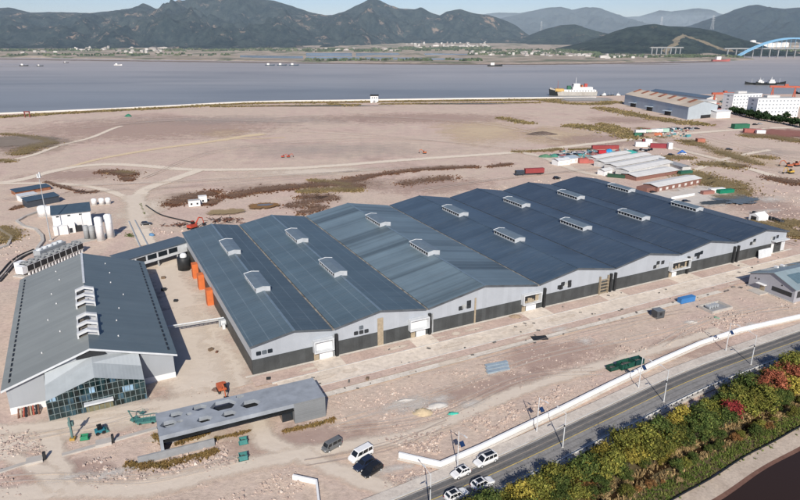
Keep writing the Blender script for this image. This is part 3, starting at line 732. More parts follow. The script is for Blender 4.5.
m.build('mullion', M('mullion_grey', (0.16, 0.20, 0.20), 0.5), gl)
MB().box(PM - 2.9, PM + 3.1, PF - 1.3, PF - 0.052, 2.35, 2.75).build('entrance_canopy', lt_metal, hall)
MB().box(PM - 2.6, PM + 2.9, PF - 0.04, PF + 0.05, 0.05, 2.2).build('entrance', M('ochre_inside', (0.16, 0.15, 0.09), 0.7, 0.3), hall)
struct(MB().box(PL - 0.5, PR + 0.5, PF - 1.1, PF + 0.3, 0, 0.12).build('pavement', conc, None, loc=(*HO, 0), rot=HA))

# ================================================================ covered bridge between hall and warehouse
br = thing('covered_bridge', 'raised corridor with slate blue roof and window band joining hall and warehouse', 'bridge', W(WO, WA, -0.15, 101.3), WA + 26.5)
roofB = M_roof('bridge_roof', (0.085, 0.115, 0.14), None, 0.03, 1.2)
MB().box(-27.5, 0.2, -4.4, 4.4, 6.15, 6.4).build('roof', roofB, br)
MB().box(-27.3, 0, -4.0, -3.8, 2.6, 6.148).build('wall', lt_metal, br)
m = MB()
for k in range(5): m.box(-26.8 + k * 4.3, -23.2 + k * 4.3, -4.06, -4.003, 3.7, 5.5)
m.build('window_band', dk_glass, br)
MB().box(-27.3, 0, -3.79, 4.0, 2.4, 2.6).build('floor', conc_dk, br)
MB().box(-27.3, 0, 3.8, 4.0, 2.602, 6.148).build('wall', lt_metal, br)
for x in (-22, -14, -6, -0.6):
    for y in (-3.6, 3.6): MB().box(x - 0.2, x + 0.2, y - 0.2, y + 0.2, 0, 2.4).build('pillar', grey_metal, br)
MB().box(-40, -27.5, -4.8, 4.6, 5.2, 5.45).build('roof_extension', roofB, br)
MB().box(-40, -27.6, -4.5, 4.3, 0, 5.198).build('stair_block', gab, br)
# pipe bridge across the yard
a = Vector(G(168, 327, 2.6)); b_ = Vector(G(222, 318.5, 2.6)); d = (b_ - a)
pb = thing('pipe_bridge', 'light grey pipe rack crossing the yard from the hall to the warehouse', 'pipe rack', (a.x, a.y, 0), math.degrees(math.atan2(d.y, d.x)))
ln = d.length
m = MB()
for y in (-0.5, 0.5): m.box(-1, ln, y - 0.08, y + 0.08, 2.4, 2.62)
for k in range(int(ln / 1.2)): m.box(k * 1.2, k * 1.2 + 0.15, -0.43, 0.43, 2.45, 2.6)
m.build('truss', grey_metal, pb)
MB().pipe([(-1, -0.2, 2.85), (ln + .5, -0.2, 2.85)], 0.13, 8).pipe([(-1, 0.25, 2.8), (ln + .5, 0.25, 2.8)], 0.1, 8).build('pipes', lt_metal, pb)
MB().box(ln - 1.0, ln - 0.6, -0.5, -0.1, 0, 2.4).box(ln - 1.0, ln - 0.6, 0.3, 0.7, 0, 2.4).build('pillar', grey_metal, pb)
m = MB(); m.box(ln - 0.5, ln + 0.9, -1.0, 0.8, 0.9, 2.3).box(ln - 0.3, ln + 0.5, -2.2, -1.05, 0, 1.6); m.build('valve_box', lt_metal, pb)

# ================================================================ entrance pavilion: long grey slab with hexagonal roof holes
EO = (-16.5, 118.9); EA = 25.0
pv = thing('entrance_pavilion', 'long flat grey concrete pavilion with hexagonal holes in its roof slab', 'pavilion', (*EO, 0), EA)
pvm = M('pavilion_concrete', (0.285, 0.31, 0.34), 0.8, 0.2, 0.35)
pvb = M_clad('pavilion_cladding', (0.20, 0.21, 0.215), 0.45, 'Z', 0.7, 0.08, 0.5, panel=0.45, pv=.12)
LN, DP, TP = 34.2, 8.7, 5.0
MB().box(-LN + .7, -7, 0.02, DP - .1, TP - 1.75, TP - 1.7).build('hole_shade_sheet', black, pv)  # added black sheet under the slab, standing in for shade inside the holes
slab = MB().box(-LN, 0.05, -0.05, DP, TP - 0.95, TP).build('roof_slab', pvm, pv)
holes = [(168.7, 423.7, 1.25, 0), (180, 421, 0.5, 20), (176, 414.3, 1.05, 10), (189, 413.8, 0.5, 0), (199.5, 407.5, 1.15, 15), (204.5, 419, 1.15, 5), (223.5, 404.8, 2.0, 0), (229, 413.7, 1.15, 0), (240, 396.2, 0.7, 10), (250.5, 403.5, 1.55, 0)]
for px, py, r, a0 in holes:
    r *= 1.12; u, v = LOC(EO, EA, G(px, py, TP)); cut = MB()
    ring = lambda f_: [(u + r * f_ * 1.25 * math.cos(R(a0 + 60 * k)), v + r * f_ * 0.95 * math.sin(R(a0 + 60 * k))) for k in range(6)]
    cut.hexa([(x, y, TP - 1.3) for x, y in ring(1.05)], [(x, y, TP + 0.3) for x, y in ring(1.0)])
    co_ = cut.build('cutter', pvm, pv); md = slab.modifiers.new('hole', 'BOOLEAN'); md.operation = 'DIFFERENCE'; md.object = co_; md.solver = 'EXACT'
    bpy.context.view_layer.update(); dg = bpy.context.evaluated_depsgraph_get(); nm = bpy.data.meshes.new_from_object(slab.evaluated_get(dg))
    slab.modifiers.clear()
    if len(nm.polygons) > 5: slab.data = nm
    bpy.data.objects.remove(co_)
MB().box(-LN, -LN + 0.6, 0.0, DP - 0.05, 0, TP - 0.952).build('end_wall', pvm, pv)
MB().box(-6.9, 0, 0, DP - 0.1, 0, TP - 0.952).build('gatehouse', pvb, pv)
MB().box(-6.95, 0.06, -0.09, -0.052, 0, TP).build('cladding', pvb, pv)
MB().box(-9.3, -6.95, 1.6, DP - 1.2, 0, 3.6).build('glass_lobby', dk_glass, pv)
MB().box(-9.6, -6.9, 1.2, DP - 1, 3.6, 4.0).build('lobby_roof', clean_white, pv)
MB().box(-LN + 0.6, -26, 4.2, 4.6, 0, TP - 0.96).build('inner_wall', pvm, pv)
# low wall in front of it
a = Vector(G(138.5, 465)); b_ = Vector(G(215, 446)); d = b_ - a
lw = MB().box(0, d.length, 0, 0.4, 0, 1.7).build('garden_wall', conc_dk, None, loc=a, rot=math.degrees(math.atan2(d.y, d.x))); tag(lw, 'low grey block wall running below the front of the pavilion', 'wall')

# ================================================================ office building at the right edge
OO = G(748, 285.5); oa = math.degrees(math.atan2(G(793, 303)[1] - OO[1], G(793, 303)[0] - OO[0]))
of = thing('office_building', 'small grey gabled building with a ribbon window and glazed roof panels at the right edge', 'building', OO, oa)
fc = M_clad('office_cladding', (0.36, 0.36, 0.385), 0.5, 'X', 0.5, 0.04, 0.2)
orf = M_roof('office_roof', (0.23, 0.29, 0.31), None, 0.1, 0.6)
OW = 15.8; OE = 4.6; OP = 7.4; OD = 48; om = OW * 0.52
m = MB(); m.quad((0, 0, 0), (OW, 0, 0), (OW, 0, OE), (om, 0, OP), (0, 0, OE)); m.build('front_wall', fc, of)
MB().box(OW - 0.15, OW + 0.02, 0.01, OD, 0, OE).build('side_wall', M_clad('office_side', (0.36, 0.36, 0.385), 0.5, 'Y', 0.5, 0.04, 0.2), of)
MB().box(-0.02, 0.15, 0.01, OD, 0, OE).build('side_wall', M_clad('office_side2', (0.36, 0.36, 0.385), 0.5, 'Y', 0.5, 0.04, 0.2), of)
for sg in (-1, 1):
    x1 = om * -1 - 0.5 if sg < 0 else OW - om + 0.6
    z1 = OP - (OP - OE) / (om if sg < 0 else OW - om) * abs(x1)
    a_, b2, za, zb = (x1, -0.001, z1, OP) if sg < 0 else (0.001, x1, OP, z1)
    m = MB(); m.hexa([(a_, -0.6, za), (b2, -0.6, zb), (b2, OD, zb), (a_, OD, za)], [(a_, -0.6, za + .2), (b2, -0.6, zb + .2), (b2, OD, zb + .2), (a_, OD, za + .2)])
    ro = m.build('roof', orf, of, loc=(om, 0, 0.03))
    s_ = (zb - za) / (b2 - a_)
    m = MB()
    xs = (a_ + 1.0, a_ + 4.2) if sg < 0 else (2.0, 6.0)
    for y0 in (3, 12, 21, 30): m.hexa([(xs[0], y0, za + s_ * (xs[0] - a_) + .15), (xs[1], y0, za + s_ * (xs[1] - a_) + .15), (xs[1], y0 + 6, za + s_ * (xs[1] - a_) + .15), (xs[0], y0 + 6, za + s_ * (xs[0] - a_) + .15)], [(xs[0], y0, za + s_ * (xs[0] - a_) + .3), (xs[1], y0, za + s_ * (xs[1] - a_) + .3), (xs[1], y0 + 6, za + s_ * (xs[1] - a_) + .3), (xs[0], y0 + 6, za + s_ * (xs[0] - a_) + .3)])
    m.build('skylight', M('sky_glass', (0.11, 0.17, 0.20), 0.15, 0.2), ro)
    for y0 in (7.5, 10.5): MB().obox(((xs[0] + xs[1]) / 2, y0 + 2, za + s_ * ((xs[0] + xs[1]) / 2 - a_) + .2), 1.2, 0.9, 0.7).build('roof_unit', white, ro)
MB().box(8.3, 15.0, -0.08, 0.05, 1.6, 3.0).build('ribbon_window', dk_glass, of)
MB().box(4.3, 5.9, -0.1, 0.05, 0, 2.3).build('door', timber, of)
MB().box(3.4, 6.5, -1.4, -0.1, 2.45, 2.65).build('door_canopy', clean_white, of)
for x, z in ((2.0, 3.3), (11.2, 4.1), (3.2, 3.4)): MB().box(x, x + 0.35, -0.09, 0.05, z, z + 0.4).build('wall_lamp', black, of)
MB().box(3.0, 7.5, -4.2, -0.15, 0, 0.35).build('step', conc, of)
MB().box(OW + 0.02, OW + 0.08, 1.2, OD, 1.4, 3.6).build('side_window', dk_glass, of)
MB().box(-0.2, OW + 0.6, -0.5, -0.02, 0, 0.25).build('plinth', conc, of)
# ================================================================ tracks, yards, road
trk = M_fade('track', (0.70, 0.60, 0.48), (0.78, 0.68, 0.56), 0.95, 0.12, 0.3, wob=.7)
trk_s = M_fade('track_sand', (0.70, 0.555, 0.36), (0.76, 0.615, 0.42), 0.85, 0.06, 0.35, wob=.8)
dust = M_fade('pale_dust', (0.70, 0.60, 0.49), (0.77, 0.67, 0.555), 0.85, 0.10, 0.5, wob=1.1)
sand = M_fade('sand_fill', (0.64, 0.50, 0.34), (0.69, 0.555, 0.385), 0.75, 0.03, 0.7)
rubb = M_fade('chalk_rubble', (0.68, 0.63, 0.56), (0.76, 0.72, 0.66), 0.7, 0.35, 0.8, 0.8)
pinkg = M_fade('pink_gravel', (0.44, 0.315, 0.265), (0.53, 0.40, 0.34), 0.65, 0.1, 0.6)
greyg = M_fade('grey_soil', (0.46, 0.405, 0.365), (0.52, 0.455, 0.415), 0.45, 0.03, 0.8)
brown = M_fade('brown_soil', (0.20, 0.13, 0.095), (0.33, 0.235, 0.175), 0.5, 0.06, 0.8)
olive = M_fade('dry_grass', (0.26, 0.20, 0.105), (0.36, 0.28, 0.16), 0.5, 0.08, 0.8)
redg = M_fade('red_earth', (0.27, 0.12, 0.10), (0.33, 0.16, 0.13), 0.9, 0.03, 0.4)
def track(pts, wd, mat=None, name='dirt_track', w2=None): return ribbon(name, PP(*pts), wd, mat or trk, w2=w2)
# broad tone patches of the reclaimed field
for x, y, w_, h_, mt, r in ((485, 131, 120, 26, sand, 0), (560, 135, 90, 22, sand, 0), (222, 133, 60, 10, sand, 20), (150, 128, 330, 26, pinkg, 8), (330, 150, 300, 18, greyg, 0), (250, 120, 400, 12, greyg, 0), (420, 118, 260, 12, pinkg, 0), (80, 175, 140, 14, pinkg, 10), (30, 150, 90, 16, brown, 10),
                            (610, 140, 150, 14, pinkg, 0), (740, 158, 90, 18, sand, 0), (770, 152, 80, 10, greyg, 0), (620, 120, 90, 8, pinkg, 0), (320, 172, 180, 10, dust, 8), (430, 185, 160, 20, pinkg, 10), (140, 210, 60, 30, dust, 0),
                            (90, 265, 40, 20, greyg, 0), (40, 260, 60, 30, greyg, 0), (760, 205, 90, 40, pinkg, 0), (555, 355, 170, 30, pinkg, 15), (690, 345, 120, 26, pinkg, 20), (500, 385, 180, 26, pinkg, 20), (300, 440, 200, 40, pinkg, 10), (60, 470, 140, 30, pinkg, 0), (180, 400, 120, 40, pinkg, 0)):
    ppatch('soil_patch', x, y, w_, h_, mt, r)
track([(-10, 164), (30, 156), (58, 146), (90, 138), (112, 129), (122, 126)], 6)
track([(60, 170), (100, 159), (150, 150), (190, 144.5), (230, 139), (240, 137), (264, 134)], 5, trk_s, 'sand_track', w2=15)
track([(236, 139), (262, 138.5), (285, 137.5)], 5, trk_s, 'sand_track')
track([(-20, 186), (20, 180), (50, 172), (80, 166.5), (112, 164.5), (150, 166.5), (200, 170), (300, 168), (400, 160.5), (450, 157), (520, 152), (600, 143), (645, 138), (720, 131), (800, 127)], 10)
track([(200, 170), (172, 180), (145, 190), (136, 205), (138, 222), (148, 245)], 10)
track([(-10, 184), (60, 184), (105, 190), (134, 202)], 6)
track([(134, 195), (137, 215), (135, 230)], 16, dust, 'dusty_yard')
track([(520, 152), (545, 158), (575, 170), (600, 176)], 10, dust)
track([(640, 139), (680, 150), (720, 160), (760, 172), (800, 184)], 8)
track([(690, 172), (730, 158), (770, 150)], 6)
# yard between the two buildings
u_ = lambda u, v: W(WO, WA, u, v)[:2]
ribbon('yard', [u_(-9, 100), u_(-9.5, 70), u_(-8, 40), u_(-7, 15), u_(-6, -4)], 20, dust)
ribbon('yard', [u_(-13, 50), u_(-14, 20), u_(-14, -5), u_(-20, -20)], 22, dust)
ribbon('forecourt', [W(HO, HA, 8, -16)[:2], W(HO, HA, -10, -12)[:2], W(HO, HA, -34, -12)[:2], W(HO, HA, -50, -14)[:2]], 14, dust)
# bottom site roads
track([(262, 408), (258, 425), (272, 445), (300, 457)], 8, dust)
track([(-20, 500), (60, 492), (150, 488), (225, 470), (290, 457), (350, 447), (415, 436), (470, 412), (520, 392), (580, 372), (650, 352), (720, 330)], 7.5, dust, w2=5)
track([(300, 455), (345, 475), (390, 492), (430, 508)], 6.5, dust)
track([(46, 430), (54, 448), (58, 468), (72, 492)], 6, dust)
track([(-10, 432), (60, 426), (120, 420), (160, 414)], 6, dust)
track([(0, 455), (40, 470), (60, 490)], 5, dust)
for x, y, w_, h_ in ((415, 404, 60, 20), (400, 408, 70, 16), (440, 400, 40, 12), (690, 323, 22, 5), (752, 325, 20, 5), (585, 342, 26, 10), (470, 405, 50, 10), (395, 470, 60, 10), (415, 480, 30, 8), (70, 478, 60, 10), (110, 475, 80, 14), (400, 320, 20, 4), (560, 330, 30, 5), (705, 195, 50, 6), (770, 200, 50, 8), (765, 212, 60, 5), (720, 205, 20, 5)):
    ppatch('rubble_spread', x, y, w_, h_, rubb, 20)
# paved apron in front of the warehouse: gravel, kerbs, lane, second strip
lane = M_ground('lane_concrete', [(0.62, 0.535, 0.44), (0.69, 0.60, 0.50), (0.74, 0.65, 0.55)], 0.05, 0.8, 0.15)
pav = M_ground('strip_concrete', [(0.58, 0.525, 0.45), (0.66, 0.60, 0.52), (0.71, 0.65, 0.57)], 0.2, 1.5, 0.15)
pink2 = M_ground('apron_gravel', [(0.48, 0.355, 0.30), (0.56, 0.43, 0.36), (0.52, 0.41, 0.335)], 0.08, 1.6, 0.5)
kerbm = M('kerb_stone', (0.56, 0.54, 0.50), 0.9, 0.12, 0.8, dirt=0.5)
def strip(name, u0, u1, v0, v1, mat, z): return struct(MB().quad((*u_(u0, v0), z), (*u_(u1, v0), z), (*u_(u1, v1), z), (*u_(u0, v1), z)).build(name, mat))
strip('gravel_margin', -1, 212, -5.8, -0.9, pink2, 0.26)
strip('foundation_strip', -2, 213, -0.9, 0.0, pav, 0.265)
strip('service_lane', 4, 214, -12.2, -6.1, lane, 0.27)
strip('gravel_margin', 10, 190, -15.4, -12.5, pink2, 0.26)
strip('footpath', 11, 150, -17.6, -15.6, pav, 0.265)
for v in (-5.95, -12.35): struct(MB().box(3, 213, v - 0.15, v + 0.15, 0, 0.36).build('kerb', kerbm, None, loc=(*WO, 0), rot=WA))
for u0, u1 in ((15, 22.5), (43, 50), (81, 90), (112, 121), (144, 155), (176, 181)): strip('door_pad', u0, u1, -6.2, -0.91, lane, 0.275)
r = random.Random(4)
for k in range(40):
    u0 = r.uniform(4, 205); ppx = u_(u0, r.choice((-9, -9, -3.5, -14, -16.5))); patch('dust_spread', ppx, r.uniform(1.5, 5), r.uniform(0.5, 1.6), WA, dust, z=0.277 + k * 0.0004)
# wheel ruts wandering over the site and the plain
rut = M_fade('wheel_rut', (0.66, 0.565, 0.47), (0.74, 0.65, 0.55), 0.45, 0.4, 0.5, wob=1.3); rutd = M_fade('wheel_rut_dark', (0.40, 0.315, 0.265), (0.46, 0.37, 0.31), 0.32, 0.4, 0.5, wob=1.3)
r = random.Random(15)
RUTS = [[(330, 425), (420, 400), (540, 358), (640, 335), (760, 305)], [(345, 430), (430, 418), (520, 380), (600, 372)], [(0, 480), (60, 478), (150, 480), (240, 462)], [(300, 465), (380, 450), (450, 425)], [(660, 345), (720, 320), (790, 308)], [(20, 440), (100, 425), (150, 412)], [(480, 360), (600, 330), (680, 312)],
        [(140, 180), (220, 150), (330, 140), (440, 142)], [(60, 186), (200, 180), (330, 172), (460, 166)], [(300, 130), (420, 140), (520, 150)], [(420, 190), (520, 176), (600, 168)], [(680, 150), (740, 165), (800, 175)], [(700, 135), (760, 150), (800, 160)], [(640, 215), (720, 225), (800, 245)], [(0, 200), (60, 196), (130, 190)], [(150, 190), (260, 182), (400, 165)], [(240, 120), (330, 116), (480, 122), (560, 140)], [(80, 130), (180, 122), (300, 124)]]
for i, pts in enumerate(RUTS):
    far_ = pts[0][1] < 260
    for j in range(2):
        q = [(x + r.uniform(-8, 8), y + r.uniform(-2, 2)) for x, y in pts]; ln = smooth_line(PP(*q), 5); mt = rut if r.random() < .65 else rutd
        for o_ in (-.9, .9): ribbon('wheel_rut', [(p.x, p.y) for p in offset_line(ln, o_ * (1.4 if far_ else 1))], random.uniform(.35, .7) if not far_ else 1.3, mt, smooth=1)
# ---- public road with lane line, pavement, kerbs, guard rail
road_c = [(-120, 20), (-50, 60), (7.2, 92.9), (26.0, 104.3), (45.8, 117.3), (73.9, 135.2), (110.2, 154.6), (180, 191), (320, 262)]
RC = smooth_line(road_c, 8)
asp = M_ground('asphalt', [(0.13, 0.127, 0.125), (0.158, 0.154, 0.15), (0.18, 0.175, 0.17)], 0.05, 2.0, 0.1, 0.85)
asp2 = M_ground('asphalt_worn', [(0.21, 0.204, 0.198), (0.25, 0.243, 0.236), (0.28, 0.272, 0.264)], 0.05, 2.0, 0.1, 0.85)
def band(name, d0, d1, mat, z, line=RC):
    a = offset_line(line, d0); b = offset_line(line, d1); m = MB()
    for i in range(len(a) - 1): m.quad((a[i].x, a[i].y, z), (a[i + 1].x, a[i + 1].y, z), (b[i + 1].x, b[i + 1].y, z), (b[i].x, b[i].y, z))
    return struct(m.build(name, mat))
def band3(name, d0, d1, z1, mat, z0=0.0, line=RC):
    a = offset_line(line, d0); b = offset_line(line, d1); m = MB()
    for i in range(len(a) - 1):
        A0, A1, B0, B1 = a[i], a[i + 1], b[i], b[i + 1]
        m.quad((A0.x, A0.y, z1), (A1.x, A1.y, z1), (B1.x, B1.y, z1), (B0.x, B0.y, z1))
        m.quad((A0.x, A0.y, z0), (A1.x, A1.y, z0), (A1.x, A1.y, z1), (A0.x, A0.y, z1)); m.quad((B0.x, B0.y, z0), (B0.x, B0.y, z1), (B1.x, B1.y, z1), (B1.x, B1.y, z0))
    return m.build(name, mat)
band('road', 0.0, 3.5, asp, 0.30); band('road', -3.7, 0.0, asp2, 0.30)
yel = M('road_yellow', (0.62, 0.46, 0.12), 0.8, 0.15, 0.8, dirt=0.6)
band('lane_line', 0.02, 0.17, yel, 0.305)
wl = M('road_white', (0.5, 0.5, 0.48), 0.8, 0.2, 0.6, dirt=0.8)
band('edge_line', 3.15, 3.27, wl, 0.305); band('edge_line', -3.5, -3.38, wl, 0.305)
wear = M_fade('tyre_wear', (0.07, 0.068, 0.066), (0.10, 0.097, 0.094), 0.14, 0.3, 0.6, 0.0); rdust = M_fade('road_dust', (0.42, 0.36, 0.30), (0.50, 0.43, 0.36), 0.6, 0.2, 0.7, 0.0)
for k, (d_, w_, mt) in enumerate(((1.0, .6, wear), (2.5, .6, wear), (-1.1, .6, wear), (-2.6, .6, wear), (3.45, .9, rdust), (-3.6, .7, rdust), (1.75, .4, rdust))):
    ribbon('road_wear', [(p.x, p.y) for p in offset_line(RC, d_)], w_, mt, z=.3015 + k * .0004, smooth=1)
pvt = M_ground('pavement_slabs', [(0.50, 0.45, 0.39), (0.58, 0.52, 0.455), (0.63, 0.57, 0.50)], 0.08, 1.2, 0.2)
struct(band3('kerb', 3.52, 3.82, 0.42, kerbm)); band('pavement', 3.83, 6.3, pvt, 0.40)
struct(band3('kerb', -4.0, -3.72, 0.42, kerbm)); band('verge', -5.3, -4.02, pvt, 0.38)
grl = thing('guard_rail', 'white and dark guard rail along the tree side of the road', 'rail')
rm_ = M('rail_white', (0.66, 0.66, 0.64), 0.5, 0.1, 1)
band3('beam', -4.5, -4.42, 1.05, rm_, 0.72).parent = grl
gl_ = offset_line(RC, -4.62)
m = MB()
acc = 0
for p0, p1 in zip(gl_, gl_[1:]):
    dd = (p1 - p0).length; s_ = -acc
    while True:
        s_ += 2.0
        if s_ > dd: acc = dd - (s_ - 2.0); break
        q = p0 + (p1 - p0) * (s_ / dd)
        if -25 < q.x < 150: m.box(q.x - 0.08, q.x + 0.08, q.y - 0.08, q.y + 0.08, 0, 1.0)
m.build('posts', black, grl)['kind'] = 'stuff'
band3('base', -5.0, -4.66, 0.55, conc).parent = grl
# ---- low white boundary wall
def wall_line(name, label, pts, h, t, mat, cap=None):
    ln = [Vector(p[:2]) for p in pts]; m = MB()
    a = offset_line(ln, t / 2); b = offset_line(ln, -t / 2)
    for i in range(len(ln) - 1): m.hexa([(a[i].x, a[i].y, 0), (b[i].x, b[i].y, 0), (b[i + 1].x, b[i + 1].y, 0), (a[i + 1].x, a[i + 1].y, 0)], [(a[i].x, a[i].y, h), (b[i].x, b[i].y, h), (b[i + 1].x, b[i + 1].y, h), (a[i + 1].x, a[i + 1].y, h)])
    return tag(m.build(name, mat), label, 'wall')
fw = M('fresh_white_wall', (0.80, 0.80, 0.79), 0.7, 0.05, 0.3, dirt=0.12)
bpts = [G(*q) for q in ((399, 457.5), (440.5, 467), (480, 450), (560, 411.5), (610, 386.5), (660, 362.5), (700, 345), (740, 331.5), (800, 318), (840, 309))]
wall_line('boundary_wall', 'long low white boundary wall with one bend, between the building site and the road', bpts, 1.25, 0.45, fw)
ft = offset_line([Vector(p[:2]) for p in bpts], -0.55); m = MB()
ft2 = offset_line([Vector(p[:2]) for p in bpts], -1.2)
for i in range(len(ft) - 1): m.quad((ft[i].x, ft[i].y, 0.3), (ft2[i].x, ft2[i].y, 0.29), (ft2[i + 1].x, ft2[i + 1].y, 0.29), (ft[i + 1].x, ft[i + 1].y, 0.3))
struct(m.build('wall_footing', pav))
wall_line('boundary_wall', 'short L shaped piece of white wall beside the fork of the site road', [G(293, 479), G(316.5, 484), G(319, 505), G(321, 530)], 1.0, 0.4, fw)
wall_line('retaining_wall', 'low winding concrete wall beside the mast on the left of the plant', [G(40, 212), G(26, 217), G(17, 222), G(24, 227), G(36, 230), G(42, 236), G(43, 242), G(37, 250)], 0.8, 1.2, conc)
wall_line('retaining_wall', 'curved concrete edge at the far left by the brown grass', [G(-8, 224), G(4, 233), (G(12, 238)), G(8, 246), G(-8, 252)], 0.7, 1.0, conc)
for lab, pts in (('pale concrete base strip leading right from the gap in the forecourt edge', [(62, 456), (98, 446), (128, 437), (157, 429)]), ('pale concrete base strip running off the left edge of the picture', [(-5, 474), (20, 466), (38, 461)])):
    wall_line('wall_base', lab, [G(*q) for q in pts], 0.35, 1.0, conc)
for lab, x, y in (('square pale concrete gate pad with a dark post, right of the gap', 104, 444), ('square pale concrete gate pad with a dark post, left of the gap', 35, 462)):
    g_ = G(x, y); o = thing('gate_base', lab, 'gate base', g_, 24)
    MB().box(-1.5, 1.5, -1.0, 1.0, 0, 0.7).build('slab', conc, o); MB().box(1.52, 2.0, -0.5, 0.3, 0, 1.8).build('post', black, o)

# ================================================================ lamp posts with a small solar panel
lampm = M('lamp_pole', (0.62, 0.63, 0.63), 0.4, 0.05, 1); panm = M('solar_panel', (0.012, 0.03, 0.085), 0.15, 0.2, 2, spec=0.7)
def lamp(label, loc, rot):
    t = thing('street_lamp', label, 'street lamp', loc, rot, 'solar street lamps along the road')
    MB().tube((0, 0, 0), (0, 0, 8.6), 0.13, 0.07, 8).build('pole', lampm, t)
    MB().tube((0, 0, 8.3), (0, -1.9, 8.75), 0.05, 0.04, 6).build('arm', lampm, t)
    MB().hexa([(-.14, -2.6, 8.68), (.14, -2.6, 8.68), (.11, -1.7, 8.7), (-.11, -1.7, 8.7)], [(-.12, -2.55, 8.8), (.12, -2.55, 8.8), (.09, -1.7, 8.82), (-.09, -1.7, 8.82)]).build('lamp_head', lampm, t)
    MB().hexa([(0.2, -0.65, 5.3), (1.15, -0.65, 5.3), (1.15, 0.1, 6.05), (0.2, 0.1, 6.05)], [(0.2, -0.69, 5.36), (1.15, -0.69, 5.36), (1.15, 0.06, 6.11), (0.2, 0.06, 6.11)]).build('solar_panel', panm, t)
    MB().box(0.0, 0.22, -0.1, 0.1, 5.4, 5.75).build('battery_box', black, t)
    MB().lathe([(0, 0), (0.3, 0), (0.3, 0.35), (0, 0.4)], 10).build('footing', conc, t)
    return t
l0 = lamp('street lamp in front of the bend in the white wall, behind the small white hatchback', G(457.5, 469), 31)
for x, y, r_, lb in ((536.5, 433, 31, 'street lamp on the site side of the road, second from the wall bend'), (638.3, 389, 29, 'street lamp on the site side of the road just right of the dark green skips'),
                     (725.5, 352, 26, 'street lamp on the site side of the road below the concrete pit'), (430, 514, 211, 'street lamp at the bottom edge of the picture by the corner of the site'),
                     (562.5, 449, 211, 'street lamp on the tree side of the road nearest the parked and passing cars'), (663.5, 403, 209, 'street lamp on the tree side of the road, middle of three'), (750.7, 365.5, 206, 'street lamp on the tree side of the road, closest to the red trees')):
    dup(l0, G(x, y), r_, lb)

